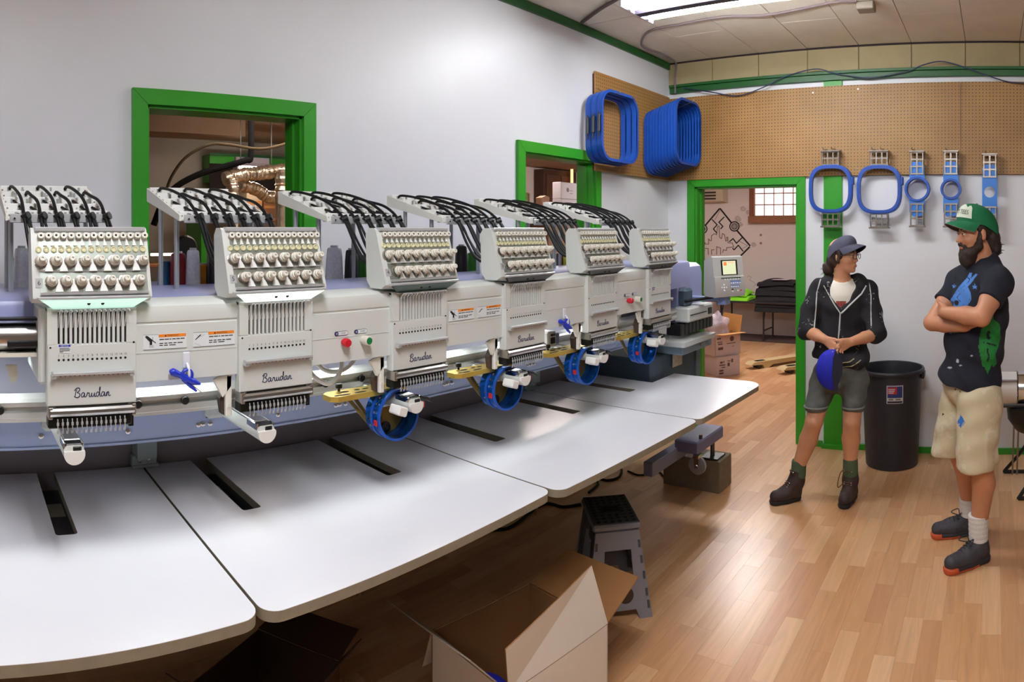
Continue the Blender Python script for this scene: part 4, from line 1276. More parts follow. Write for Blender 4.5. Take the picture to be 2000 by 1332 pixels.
# ------------------------------------------------------------------ cap frames on the four far arms
gold = mat('gold_anodised', (206, 176, 84), 0.38, 0.55)
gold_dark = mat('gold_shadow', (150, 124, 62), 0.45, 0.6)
metal_blue = mat('metal_blue', (22, 104, 206), 0.18, 0.75)
red_tag = mat('red_tag', (190, 32, 40), 0.5)
def cap_frame(i, label):
    A = AX + PITCH * i
    t = thing('cap_frame', (A, 1.65, 1.02), label, 'cap frame', 'cap frames on the machine arms')
    f = lambda u, v, q: (A + u, v, q)
    MB().prism([(-0.235, 1.64), (-0.215, 1.625), (0.04, 1.625), (0.04, 1.695), (-0.215, 1.695), (-0.235, 1.68)], f, 1.160, 1.176).build('bracket_plate', gold, t)
    for u, v, a, b in ((-0.21, 1.640, .010, .006), (-0.185, 1.638, .022, .006), (-0.165, 1.668, .016, .008), (-0.125, 1.640, .022, .006), (-0.118, 1.670, .010, .007), (-0.088, 1.668, .012, .006), (-0.06, 1.642, .02, .006)):
        MB().prism([(u + a * math.cos(q), v + b * math.sin(q)) for q in [2 * math.pi * k / 12 for k in range(12)]], f, 1.1761, 1.1764).build('plate_hole', hole_black, t)
    MB().lathe([(0.004, 0), (0.004, .008), (.010, .010), (.011, .02), (.009, .023), (0, .023)], (A - 0.175, 1.685, 1.176), (0, 0, 1), 10).build('clamp_knob', black, t)
    n = 44
    ci = lambda r: [(r * math.cos(2 * math.pi * k / n), r * math.sin(2 * math.pi * k / n)) for k in range(n)]
    g = lambda u, v, q: (A - 0.012 + u, q, 1.097 + v)
    MB().ring(ci(0.076), ci(0.0725), g, 1.597, 1.668).build('cap_ring', metal_blue, t)
    MB().ring(ci(0.079), ci(0.0725), g, 1.594, 1.602).build('ring_rim', hoop_blue, t)
    MB().ring(ci(0.079), ci(0.0725), g, 1.630, 1.640).build('ring_rim', hoop_blue, t)
    for a in (20, 48, 70, 112, 135, 150, 168, 185, 200):
        p = Vector((A - 0.012 + 0.076 * math.cos(math.radians(a)), 1.616 + 0.012 * (a % 3), 1.097 + 0.076 * math.sin(math.radians(a))))
        d = Vector((math.cos(math.radians(a)), 0, math.sin(math.radians(a))))
        MB().cyl(p - d * 0.002, p + d * 0.006, 0.0055, 0.004, 8).build('ring_stud', chrome, t)
    a = math.radians(192)
    p = Vector((A - 0.012 + 0.0775 * math.cos(a), 1.612, 1.097 + 0.0775 * math.sin(a)))
    MB().cbox((p.x - 0.003, 1.605, p.z - 0.009), (p.x + 0.003, 1.622, p.z + 0.009), 0.002).build('red_mark', red_tag, t)
    bk = [(0.0715 * math.cos(math.radians(q)), 0.0715 * math.sin(math.radians(q))) for q in range(170, 371, 10)]
    MB().prism(bk, g, 1.660, 1.664).build('back_plate', gold_dark, t)
    MB().cyl((A - 0.045, 1.655, 1.075), (A - 0.045, 1.66, 1.075), 0.013, n=16).build('plate_disc', dark_steel, t)
    MB().lathe([(0.016, 0), (0.018, .004), (.018, .010), (.008, .012), (.006, .016), (0, .016)], (A - 0.022, 1.658, 1.048), (0, -1, 0), 16).build('guide_wheel', black, t)
    m = MB().prism([(-0.165, 1.162), (-0.150, 1.162), (-0.072, 1.072), (-0.080, 1.066)], lambda u, v, q: (A + u, q, v), 1.668, 1.674)
    m.build('strut', gold_dark, t)
    m = MB().prism([(-0.135, 1.162), (-0.120, 1.162), (-0.068, 1.092), (-0.075, 1.086)], lambda u, v, q: (A + u, q, v), 1.684, 1.690)
    m.build('strut', gold_dark, t)
    R = Matrix.Translation((A - 0.047, 1.548, 1.127)) @ Matrix.Rotation(math.radians(20), 4, 'Y')
    MB().cbox((-0.018, -0.02, -0.014), (0.018, 0.03, 0.014), 0.004, M=R).build('clamp_block', MATS['cap_white'], t)
    MB().tube([(A + 0.02, 1.53, 1.158), (A + 0.045, 1.528, 1.152), (A + 0.062, 1.524, 1.140)], [0.007, 0.006, 0.002], 8).build('lever', black, t)
    MB().cbox((A + 0.026, 1.525, 1.128), (A + 0.034, 1.532, 1.146), 0.002).build('lever_tag', red_tag, t)
    MB().cyl((A - 0.012, 1.605, 1.018), (A - 0.012, 1.605, 1.024), 0.011, n=10).build('ring_screw', chrome, t)
cap_frame(2, 'blue ring cap frame with gold bracket on the arm of head 4, nearest the viewer')
cap_frame(3, 'second blue ring cap frame from the viewer, on the arm of head 3')
cap_frame(4, 'blue ring cap frame on head 2, below the farther pair of blue snips')
cap_frame(5, 'blue ring cap frame with gold bracket on the arm of head 1, farthest away')

# ------------------------------------------------------------------ thread snips hanging on the cover panels
snip_blue = mat('snip_blue', (26, 52, 190), 0.35)
def snips(i, label, k=1.0):
    ox = AX + PITCH * i + 0.297
    t = thing('thread_snips', (ox, 1.572, 1.25), label, 'snips', 'blue snips hung on the machine')
    P = lambda u, v, d=0.0: (ox + u, 1.568 - d, 1.318 + v)
    MB().cbox((ox - 0.0095, 1.575, 1.316), (ox + 0.0095, 1.5805, 1.358), 0.003).build('hook_tag', mat('hook_white', (228, 230, 240), 0.4), t)
    MB().tube(spline([P(0, 0.012, -0.005), P(0.001, 0.0, 0.004), P(0.002, -0.014, 0.006), P(0.003, -0.022, 0.002)], 4), 0.004, 7).build('hook', MATS['hook_white'], t)
    MB().tube(spline([P(-0.048, -0.003), P(-0.036, -0.008), P(-0.012, -0.020), P(0.012, -0.033), P(0.034, -0.043)], 4), [.004, .006, .0085, .0095, .0095, .009, .008, .0075, .0085, .009, .0095, .0095, .009, .0085, .007, .005, .003], 10).build('snip_handle', snip_blue, t)
    ring = [P(-0.003 + 0.0135 * math.cos(a), -0.016 + 0.0135 * math.sin(a), 0.004) for a in [2 * math.pi * q / 20 for q in range(20)]]
    MB().tube(ring, 0.0042, 8, closed=True).build('finger_ring', snip_blue, t)
    MB().tube([P(-0.012, -0.026, -0.001), P(0.008, -0.046, -0.001), P(0.024, -0.060, -0.001)], [.006, .005, .003], 8).build('lower_handle', snip_blue, t)
    MB().prism([(0.0, -0.036), (0.006, -0.036), (0.041, -0.066), (0.036, -0.064)], lambda u, v, q: P(u, v, q), -0.001, 0.001).build('blade', steel, t)
snips(0, 'larger, nearer pair of blue thread snips hanging below the warning stickers')
snips(3, 'smaller, farther pair of blue thread snips above a cap frame')

# ------------------------------------------------------------------ thread cones on the rear shelf
def cone(px, Y, h, rad, rgb, cname, label, sheen=0.35):
    x = math.tan(ray(px)) * Y
    z = 1.467
    t = thing('thread_cone', (x, Y, z), label, 'thread cone', 'thread cones on the rear shelf')
    mt = mat('thread_' + cname, rgb, sheen, noise=0.15, nscale=90)
    m = MB().lathe([(rad * .55, 0.006), (rad * .98, 0.008), (rad, 0.016), (rad * .92, h * .60), (rad * .80, h * .90), (rad * .66, h * .945), (rad * .5, h * .95)], (x, Y, z), (0, 0, 1), 20)
    m.build('thread_wrap', mt, t)
    MB().lathe([(rad * .55, 0.0), (rad * .55, 0.0065), (rad * .45, 0.007), (rad * .46, h * .95), (rad * .44, h), (rad * .28, h), (rad * .28, h * .96), (0, h * .96)], (x, Y, z), (0, 0, 1), 16).build('spool_core', mat('core_grey', (196, 196, 204), 0.5), t)
cone(42, 2.12, 0.150, 0.028, (236, 236, 242), 'white', 'white thread cone at the left edge, behind head 6', 0.3)
cone(25, 2.22, 0.112, 0.026, (30, 86, 124), 'teal', 'teal thread cone behind the white one at the left edge')
cone(324, 2.16, 0.098, 0.030, (24, 82, 126), 'blue', 'blue thread cone behind the rack posts of head 5')
cone(348, 2.13, 0.128, 0.032, (140, 20, 38), 'red', 'dark red thread cone between blue and silver cones')
cone(377, 2.10, 0.140, 0.026, (232, 232, 240), 'silver', 'silver thread cone between the red and the orange cone', 0.25)
cone(398, 2.16, 0.084, 0.027, (226, 142, 24), 'orange', 'orange thread cone left of head 5')
cone(418, 2.13, 0.122, 0.028, (26, 18, 26), 'black', 'black thread cone beside the orange one at head 5')
cone(653, 2.10, 0.142, 0.034, (232, 232, 240), 'silver', 'silver thread cone standing clear between heads 5 and 4', 0.22)
cone(686, 2.12, 0.130, 0.027, (22, 22, 34), 'navy', 'black thread cone right of the silver one, left of head 4')
cone(701, 2.22, 0.100, 0.026, (120, 134, 134), 'grey', 'grey-green thread cone partly hidden behind the black tubes of head 4')
cone(714, 2.15, 0.100, 0.026, (46, 130, 34), 'green', 'green thread cone hard against the left side of head 4')
cone(901, 2.12, 0.136, 0.030, (20, 20, 26), 'black', 'black thread cone between heads 4 and 3')
cone(922, 2.16, 0.100, 0.028, (44, 138, 34), 'green', 'green thread cone right of the black one, left of head 3')
cone(1082, 2.16, 0.080, 0.028, (120, 124, 128), 'grey', 'grey thread cone between heads 3 and 2')
cone(1093, 2.14, 0.080, 0.026, (110, 34, 44), 'maroon', 'maroon thread cone between heads 3 and 2')
cone(1104, 2.12, 0.084, 0.026, (214, 214, 70), 'yellow', 'yellow thread cone close to head 2')
cone(1115, 2.14, 0.080, 0.026, (36, 44, 110), 'deep_blue', 'deep blue thread cone hard against head 2')

# ------------------------------------------------------------------ trash can
can_m = mat('can_grey', (34, 35, 42), 0.45, bump=0.1, bscale=120)
cx, cy = 4.655, 0.727
t = thing('trash_can', (cx, cy, 0), 'tall dark grey round trash can between the two people', 'trash can')
MB().lathe([(0.175, 0.0), (0.186, 0.006), (0.192, 0.10), (0.215, 0.62), (0.2165, 0.655), (0.232, 0.657), (0.236, 0.675), (0.230, 0.686), (0.2185, 0.684), (0.2095, 0.64), (0.186, 0.10), (0.178, 0.014), (0, 0.014)], (cx, cy, 0), (0, 0, 1), 48).build('can_body', can_m, t)
for s in (-1, 1):
    MB().cbox((cx - 0.045, cy + s * 0.226 - 0.012, 0.615), (cx + 0.045, cy + s * 0.226 + 0.012, 0.662), 0.006).build('handle', can_m, t)
th0 = math.atan2(-cy, -cx)
def can_pt(u, z, d=0.0):
    r = 0.192 + (z - 0.10) / 0.52 * 0.023 + 0.0015 + d
    a = th0 + 0.10 + u / r
    return (cx + r * math.cos(a), cy + r * math.sin(a), z)
def can_patch(name, u0, u1, z0, z1, mt, d):
    m = MB(); n = 8
    v = [can_pt(u0 + (u1 - u0) * k / n, z, d) for z in (z0, z1) for k in range(n + 1)]
    m.add(v, [(k, k + 1, n + 2 + k, n + 1 + k) for k in range(n)])
    m.build(name, mt, t)
lb = 0.058
can_patch('label_border', -lb, lb, 0.475, 0.600, mat('label_edge', (176, 172, 182), 0.5), 0.0)
can_patch('label_blue', -lb + .006, lb - .006, 0.515, 0.594, mat('label_navy', (28, 44, 104), 0.5), 0.0006)
can_patch('label_red', -lb + .006, 0.014, 0.540, 0.588, mat('label_red', (170, 36, 38), 0.5), 0.0012)
can_patch('label_white', -lb + .006, lb - .006, 0.496, 0.514, mat('label_cream', (190, 184, 170), 0.5), 0.0006)
can_patch('label_black', -lb + .006, lb - .006, 0.480, 0.492, black, 0.0006)
for k, (z, w) in enumerate(((0.574, .046), (0.562, .042), (0.550, .036))):
    can_patch('label_line', -lb + .012, -lb + .012 + w, z - 0.0035, z + 0.0035, MATS['label_edge'], 0.0018)
for a, b in ((-.044, -.012), (0.004, 0.04)):
    can_patch('label_bars', a, b, 0.499, 0.510, mat('label_grey', (110, 102, 96), 0.6), 0.0012)

# ------------------------------------------------------------------ folding step stool
sx, sy = 2.503, 1.652
Ms = Matrix.Translation((sx, sy, 0)) @ Matrix.Rotation(math.radians(-45), 4, 'Z')      # local +y points to the machine's far end
stool = thing('step_stool', (sx, sy, 0), 'grey folding plastic step stool beside the open carton', 'stool')
st_gray = mat('stool_grey', (130, 130, 138), 0.5)
st_dark = mat('stool_dark', (66, 68, 70), 0.5)
HT = 0.395
MB().cbox((-0.108, -0.158, HT - 0.032), (0.108, 0.158, HT - 0.004), 0.008, M=Ms).build('platform', st_gray, stool)
MB().cbox((-0.102, -0.152, HT - 0.006), (0.102, 0.152, HT), 0.004, M=Ms).build('tread', st_dark, stool)
m = MB()
for a in range(6):
    for b in range(9):
        if abs(a - 2.5) < 1 and abs(b - 4) < 1.2:
            continue
        c = Ms @ Vector((-0.08 + a * 0.032, -0.13 + b * 0.0325, HT))
        m.cyl(c, c + Vector((0, 0, 0.0006)), 0.0105, n=8)
m.build('tread_dots', mat('stool_hole', (10, 10, 12), 0.8), stool, kind='stuff')
MB().cbox((-0.045, -0.03, HT - 0.0005), (0.045, 0.03, HT + 0.0012), 0.001, M=Ms).build('carry_grip', black, stool)
def end_panel(sgn):
    n = 32
    def outer(a):
        return None
    tw, bw, h = 0.096, 0.145, HT - 0.034
    O = [(-tw, h), (-tw - (bw - tw) * .5, h / 2), (-bw, 0.0), (-bw + 0.052, 0.0), (-bw + 0.062, 0.04), (bw - 0.062, 0.04), (bw - 0.052, 0.0), (bw, 0.0), (tw + (bw - tw) * .5, h / 2), (tw, h)]
    f = lambda u, v, q: Ms @ Vector((u, sgn * (0.150 + 0.045 * (1 - v / h)) + q, v))
    # panel built around the openings: top band, two stiles, middle band, lower band
    m = MB()
    def quad(a, b, c, d):
        m.prism([a, b, c, d], f, -0.008, 0.008)
    def xw(v):
        return bw + (tw - bw) * v / h
    quad((-xw(h), h), (xw(h), h), (xw(.285), .285), (-xw(.285), .285))
    quad((-xw(.285), .285), (-0.058, .285), (-0.066, .165), (-xw(.165), .165))
    quad((0.058, .285), (xw(.285), .285), (xw(.165), .165), (0.066, .165))
    quad((-xw(.165), .165), (xw(.165), .165), (xw(.04), .04), (-xw(.04), .04))
    quad((-xw(.04), .04), (-xw(.04) + .066, .04), (-xw(0) + .055, 0.0), (-xw(0), 0.0))
    quad((xw(.04) - .066, .04), (xw(.04), .04), (xw(0), 0.0), (xw(0) - .055, 0.0))
    m.build('leg_panel', st_gray, stool, angle=20)
    d = [f(0.03 + 0.034 * math.cos(a), 0.100 + 0.034 * math.sin(a), sgn * 0.0082) for a in [2 * math.pi * k / 20 for k in range(20)]]
    MB().add(d, [tuple(range(20))]).build('round_hole', mat('stool_inside', (66, 46, 34), 0.8), stool)
    q = MB()
    for s in (-1, 1):
        for v in (.30, .235, .17, .10, .05):
            q = MB().prism([(s * (xw(v) - 0.016), v + .02), (s * (xw(v) - 0.006), v + .02), (s * (xw(v) - 0.004), v - .01), (s * (xw(v) - 0.014), v - .01)], f, sgn * 0.006, sgn * 0.012)
            q.build('hinge_rib', st_dark, stool)
end_panel(-1); end_panel(1)
for s in (-1, 1):
    m = MB()
    f = lambda u, v, q: Ms @ Vector((s * (0.092 + 0.040 * (1 - v / 0.36)) + q, u, v))
    for poly in (((-.145, .36), (-.03, .36), (-.03, .30), (-.15, .30)), ((.03, .36), (.145, .36), (.15, .30), (.03, .30)), ((-.15, .30), (-.09, .30), (-.125, .06), (-.185, .02)), ((.09, .30), (.15, .30), (.185, .02), (.125, .06)), ((-.118, .12), (.118, .12), (.12, .07), (-.12, .07))):
        m.prism(poly, f, -0.006, 0.006)
    m.build('side_panel', st_dark, stool, angle=20)

# ------------------------------------------------------------------ cartons
kraft = mat('kraft_board', (150, 104, 58), 0.8, noise=0.06, nscale=6)  # carton inside darkened to put the table's shade into its colour
white_board = mat('white_carton', (226, 219, 208), 0.7, noise=0.04, nscale=5)
gray_board = mat('grey_carton', (156, 142, 126), 0.75, noise=0.05, nscale=5)
def sheet(m, q, th, mi=(0, 1)):
    """thin board: quad q (4 points) with thickness th, outside material mi[0], inside mi[1]."""
    q = [Vector(p) for p in q]
    nrm = (q[1] - q[0]).cross(q[3] - q[0]).normalized() * th
    v = q + [p - nrm for p in q]
    m.add(v, [(0, 1, 2), (0, 2, 3)], mi[0]); m.add(v, [(6, 5, 4), (7, 6, 4)], mi[1])
    m.add(v, [(0, 4, 5, 1), (1, 5, 6, 2), (2, 6, 7, 3), (3, 7, 4, 0)], mi[1])
bx, by, bz = 1.66, 1.455, 0.32
Mb = Matrix.Translation((bx, by, 0)) @ Matrix.Rotation(math.radians(-5), 4, 'Z')
carton = thing('open_carton', (bx, by, 0), 'open white cardboard carton with raised flaps in the foreground, blue caps inside', 'box')
W, D = 0.23, 0.19
g = lambda u, v, z: Mb @ Vector((u, v, z))
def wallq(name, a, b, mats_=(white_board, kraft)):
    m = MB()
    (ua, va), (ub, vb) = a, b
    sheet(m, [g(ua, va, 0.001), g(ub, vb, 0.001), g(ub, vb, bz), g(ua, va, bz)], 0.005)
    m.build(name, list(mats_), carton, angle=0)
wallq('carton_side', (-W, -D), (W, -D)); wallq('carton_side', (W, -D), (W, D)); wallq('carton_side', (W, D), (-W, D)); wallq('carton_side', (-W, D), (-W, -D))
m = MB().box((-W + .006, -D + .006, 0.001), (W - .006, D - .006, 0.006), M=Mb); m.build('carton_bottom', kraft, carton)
def flap(name, q, mats_=(white_board, kraft), curve=0.0):
    m = MB()
    sheet(m, [Vector(p) for p in q], 0.004)
    m.build(name, list(mats_), carton, angle=0)
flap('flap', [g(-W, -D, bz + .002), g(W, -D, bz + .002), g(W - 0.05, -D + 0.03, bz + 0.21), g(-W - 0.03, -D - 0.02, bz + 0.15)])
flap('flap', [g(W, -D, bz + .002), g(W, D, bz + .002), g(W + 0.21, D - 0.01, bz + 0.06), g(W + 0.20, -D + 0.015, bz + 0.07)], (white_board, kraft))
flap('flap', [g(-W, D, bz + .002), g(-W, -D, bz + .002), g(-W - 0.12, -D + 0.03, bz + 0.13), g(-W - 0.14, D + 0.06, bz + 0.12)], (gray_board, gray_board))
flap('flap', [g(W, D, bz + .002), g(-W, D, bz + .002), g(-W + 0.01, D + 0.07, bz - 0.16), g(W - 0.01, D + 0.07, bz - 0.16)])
cap_blue = mat('cap_blue', (24, 32, 176), 0.75, bump=0.3, bscale=300)
cap_navy = mat('cap_navy', (16, 18, 44), 0.7)
def folded_cap(M, label, group):
    t = place('baseball_cap', None, M, None, label, 'cap', group)
    m = MB()
    n, rings = 20, 8
    v, f = [], []
    for i in range(rings + 1):
        ph = math.pi / 2 * i / rings
        for k in range(n):
            a = 2 * math.pi * k / n
            v.append(M @ Vector((0.085 * math.cos(ph) * math.cos(a), 0.095 * math.cos(ph) * math.sin(a), 0.10 * math.sin(ph) ** 0.9 if i else 0.0)))
    for i in range(rings):
        for k in range(n):
            f.append((i * n + k, i * n + (k + 1) % n, (i + 1) * n + (k + 1) % n, (i + 1) * n + k))
    m.add(v, f)
    o = m.mesh('crown', cap_blue); 
    for p in o.vertices: p.co = M.inverted() @ p.co
    place('crown', o, M, t)
    b = MB()
    vv = []
    for i in range(2):
        for j in range(5):
            for k in range(13):
                a = math.pi * (0.12 + 0.76 * k / 12)
                rr_ = 0.09 + 0.016 * j
                vv.append(Vector((0.082 * math.cos(a) * (1 + .02 * j), 0.072 * math.sin(a) + 0.017 * j * math.sin(a) + .01, 0.004 - 0.028 * math.cos(a) ** 2 * (j / 4) - i * 0.003)))
    ff = []
    for i in range(2):
        for j in range(4):
            for k in range(12):
                q = (i * 65 + j * 13 + k, i * 65 + j * 13 + k + 1, i * 65 + (j + 1) * 13 + k + 1, i * 65 + (j + 1) * 13 + k)
                ff.append(q if i == 0 else q[::-1])
    b.add(vv, ff)
    place('brim', b.mesh('brim', cap_navy), M, t)
    return t
folded_cap(Mb @ T(-0.115, 0.04, 0.10, 0.4, 0.35), 'blue baseball cap at the left inside the open white carton', 'caps in the open carton')
folded_cap(Mb @ T(0.09, -0.04, 0.012, 2.2, 0.0), 'blue baseball cap deep at the right inside the open white carton', 'caps in the open carton')

# brown carton in the dark under the table
shade_kraft = mat('shade_kraft', (84, 58, 40), 0.85, noise=0.1, nscale=6)  # kraft darkened to paint in the shade under the table
ub_x, ub_y = 0.96, 1.93
Mu = Matrix.Translation((ub_x, ub_y, 0)) @ Matrix.Rotation(math.radians(28), 4, 'Z')
uc = thing('open_carton', (ub_x, ub_y, 0), 'open brown carton in the dark under the table, at the bottom edge', 'box')
gu = lambda u, v, z: Mu @ Vector((u, v, z))
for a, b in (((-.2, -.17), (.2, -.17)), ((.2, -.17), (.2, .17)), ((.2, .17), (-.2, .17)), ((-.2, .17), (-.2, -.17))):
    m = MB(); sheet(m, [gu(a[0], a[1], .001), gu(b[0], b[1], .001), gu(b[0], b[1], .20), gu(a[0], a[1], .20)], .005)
    m.build('carton_side', [shade_kraft, shade_kraft], uc, angle=0)
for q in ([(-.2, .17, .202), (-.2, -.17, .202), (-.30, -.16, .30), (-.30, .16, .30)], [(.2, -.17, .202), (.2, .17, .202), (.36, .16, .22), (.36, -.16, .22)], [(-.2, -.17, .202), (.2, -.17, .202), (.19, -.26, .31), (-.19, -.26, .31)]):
    m = MB(); sheet(m, [gu(*p) for p in q], .004); m.build('flap', [shade_kraft, shade_kraft], uc, angle=0)

# concrete block under the machine foot
conc = mat('concrete', (128, 116, 98), 0.9, noise=0.15, nscale=25, bump=0.4, bscale=120)
MB().cbox((3.79, 1.68, 0.0), (3.985, 2.085, 0.2), 0.004).build('concrete_block', conc, label='grey concrete block under the machine foot beside the caster', cat='concrete block')
# cords on the floor under the machine
def cord(pts, r, label):
    MB().tube(spline([on_z(px, py, r + 0.0005) for px, py in pts], 6), r, 7).build('power_cord', rubber, label=label, cat='cord')
cord([(960, 1035), (1000, 1028), (1060, 985), (1100, 990), (1135, 985)], 0.009, 'thick black cord on the floor left of the step stool')
cord([(1150, 962), (1168, 945), (1160, 932), (1185, 938), (1208, 932), (1214, 918), (1206, 908)], 0.008, 'black cord looping on the floor behind the step stool')
cord([(1226, 920), (1250, 928), (1285, 922), (1296, 930)], 0.006, 'thin black cord near the concrete block')

# paper leaning at the cabinet
MB().cbox((3.405, 1.805, 0.86), (3.52, 1.813, 0.965), 0.001).build('paper_sleeve', mat('paper_tan', (186, 172, 150), 0.8, noise=0.25, nscale=60), machine)

# ------------------------------------------------------------------ cap hooping stand at the right edge
hs_t = thing('hooping_stand', (4.25, -0.17, 0), 'white drum hooping device on black tube legs, cut by the right edge', 'hooping stand')
dx, dz = 4.22, 0.655
MB().lathe([(0.0, 0.0), (0.094, 0.0), (0.1, 0.006), (0.1, 0.108), (0.0, 0.108)], (dx, -0.038, dz), (0, -1, 0), 36).build('drum', mat('drum_white', (236, 232, 228), 0.4), hs_t)
MB().box((dx - 0.102, -0.148, dz + 0.062), (dx - 0.06, -0.04, dz + 0.068)).build('drum_line', mat('drum_grey', (150, 140, 146), 0.5), hs_t)
n = 64
def gear(r, d):
    return [((r + (d if k % 2 else 0)) * math.cos(2 * math.pi * k / n), (r + (d if k % 2 else 0)) * math.sin(2 * math.pi * k / n)) for k in range(n)]
MB().prism(gear(0.100, 0.006), lambda u, v, q: (dx + u, q, dz + v), -0.150, -0.146).build('serrated_edge', br_metal, hs_t)
MB().lathe([(0.096, 0.0), (0.103, 0.003), (0.103, 0.05), (0.097, 0.053), (0, .053)], (dx, -0.152, dz), (0, -1, 0), 36).build('metal_band', chrome, hs_t)
MB().cbox((dx - 0.02, -0.24, dz - 0.125), (dx + 0.06, -0.045, dz - 0.112), 0.003).build('base_bar', dark_steel, hs_t)
m = MB()
prof = [(0.21, 0.0), (0.20, -0.09), (0.15, -0.16), (0.06, -0.20), (0.0, -0.205)]
m.lathe(prof, (dx + 0.08, -0.29, dz - 0.127), (0, 0, 1), 28)
m.build('seat_shell', black, hs_t)
def leg(pts):
    MB().tube(spline(pts, 5), 0.012, 8).build('leg', mat('leg_black', (22, 20, 24), 0.35), hs_t)
leg([(4.38, -0.36, 0.46), (4.46, -0.20, 0.18), (4.50, -0.085, 0.03), (4.50, -0.075, 0.0135), (4.50, -0.10, 0.0125), (4.50, -0.40, 0.0125)])
leg([(4.16, -0.42, 0.46), (4.09, -0.27, 0.18), (4.05, -0.165, 0.03), (4.05, -0.155, 0.0135), (4.05, -0.18, 0.0125), (4.05, -0.45, 0.0125)])
for y in (-0.125, -0.155):
    MB().cyl((4.40, y, 0.03), (4.26, y - .01, dz - 0.127), 0.006, n=8).build('rod', br_metal, hs_t)

# ------------------------------------------------------------------ storage room seen through the near opening
ceiling_fixture(2.4, 4.3, ZC2, 'dim tube light of the storage room, hidden above the near opening', along='x', power=TUBE_POWER * 0.22, col=(1.0, 0.86, 0.72))
foil = mat('crinkled_foil', (236, 222, 200), 0.28, 0.9, noise=0.25, nscale=14, bump=1.0, bscale=22)
duct = thing('foil_duct', on_y(500, 400, 5.0), 'crinkled foil air duct with two drops, seen through the near opening', 'duct')
rj = random.Random(5)
def foil_run(name, pts, r):
    P = spline(pts, 16)
    rs = [r * (1 + rj.uniform(-0.10, 0.10)) for _ in P]
    MB().tube(P, rs, 14).build(name, foil, duct)
D5 = lambda px, py, Y=5.0: on_y(px, py, Y)
foil_run('duct_run', [D5(438, 350), D5(470, 342), D5(510, 338), D5(548, 333), D5(590, 330)], 0.058)
foil_run('duct_drop', [D5(452, 348, 4.95), D5(454, 372, 4.95), D5(454, 470, 4.95)], 0.052)
foil_run('duct_drop', [D5(550, 332, 4.9), D5(550, 380, 4.9), D5(550, 480, 4.9)], 0.056)
foil_run('duct_branch', [D5(470, 362, 5.25), D5(500, 370, 5.25), D5(522, 384, 5.25), D5(545, 386, 5.25)], 0.055)
for px_ in (470, 530, 585):
    hp = D5(px_, 338)
    MB().cyl((hp.x, 5.0, hp.z), (hp.x, 5.0, ZC2 - 0.001), 0.005, n=6).build('hanger_rod', dark_steel, duct)
black_hose = mat('black_hose', (16, 16, 18), 0.9, spec=0.2)
MB().tube(spline([D5(300, 440, 4.6), D5(318, 395, 4.6), D5(345, 364, 4.6), D5(390, 340, 4.6), D5(440, 325, 4.6), D5(480, 313, 4.6), D5(490, 303, 4.6), Vector((D5(490, 303, 4.6).x, 4.6, ZC2 - .002))], 6), 0.024, 10).build('black_hose', black_hose, label='thick black hose arching through the storage room', cat='hose')
MB().tube(spline([D5(322, 380, 4.45), D5(335, 345, 4.45), D5(360, 310, 4.45), D5(390, 290, 4.45), D5(418, 281, 4.45), D5(450, 283, 4.45), D5(520, 290, 4.45), D5(600, 262, 4.45), Vector((D5(640, 262, 4.45).x, 4.45, ZC2 - 0.004))], 6), 0.011, 7).build('yellow_hose', mat('olive_hose', (84, 68, 40), 0.8), label='thin olive cable arching beside the black hose', cat='cable')
g0, g1 = on_y(409, 300, 6.3), on_y(600, 362, 6.3)
gw = MB().cbox((g0.x, 6.3, g1.z), (4.4, 6.499, g0.z), 0.004)
gh = gw.build('green_header', MATS['green_paint'], label='green header beam at the back of the storage room', cat='beam')
MB().box((g0.x, 6.29, g0.z - 0.02), (4.4, 6.2999, g0.z + 0.01)).build('header_line', dark_green, gh)
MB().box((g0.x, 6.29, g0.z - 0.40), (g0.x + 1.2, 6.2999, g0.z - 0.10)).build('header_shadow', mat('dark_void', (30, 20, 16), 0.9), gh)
ceiling_fixture(D5(492, 322, 5.5).x, 5.5, D5(492, 312, 5.5).z + 0.02, 'small lit tube lamp hanging beside the foil duct', along='x', power=TUBE_POWER * 0.12, length=0.34, width=0.10, col=(1.0, 0.9, 0.74))

wood_shelf = mat('shelf_wood', (176, 116, 60), 0.6, noise=0.1, nscale=10)
s0, s1 = on_y(415, 428, 5.75), on_y(575, 428, 5.75)
shelf = thing('storage_shelf', ((s0.x + s1.x) / 2, 5.95, 0), 'wooden shelf with green side panels at the back of the storage room', 'shelf')
for z in (s0.z, s0.z - 0.55, s0.z - 1.1):
    MB().cbox((s0.x - 0.1, 5.75, z - 0.015), (s1.x + 0.6, 6.2, z + 0.015), 0.003).build('shelf_board', wood_shelf, shelf)
for x in (s0.x - 0.08, s1.x + 0.55):
    MB().cbox((x - 0.03, 5.77, 0.0), (x + 0.03, 6.18, s0.z + 0.02), 0.003).build('side_panel', MATS['green_paint'], shelf)
brown_box = mat('brown_box', (124, 80, 48), 0.8, noise=0.08, nscale=7)
def stow(px0, px1, h, label, mt, z, Y=5.82):
    a, b = on_y(px0, 400, Y), on_y(px1, 400, Y)
    t = thing('storage_box', ((a.x + b.x) / 2, Y + 0.15, z), label, 'box', 'boxes on the storage shelf')
    MB().cbox((a.x, Y, z), (b.x, Y + 0.3, z + h), 0.004).build('box_body', mt, t)
    MB().box((a.x, Y - 0.0012, z + h * .44), (b.x, Y, z + h * .56)).build('tape_strip', wood_shelf, t)
zs = s0.z + 0.0155
stow(424, 446, 0.26, 'brown box at the left of the storage shelf', brown_box, zs)
stow(450, 478, 0.20, 'low dark box in the middle of the storage shelf', mat('dark_box', (44, 34, 30), 0.8), zs)
stow(482, 512, 0.30, 'tall pale box behind the foil duct on the storage shelf', mat('pale_box', (176, 150, 124), 0.8), zs)
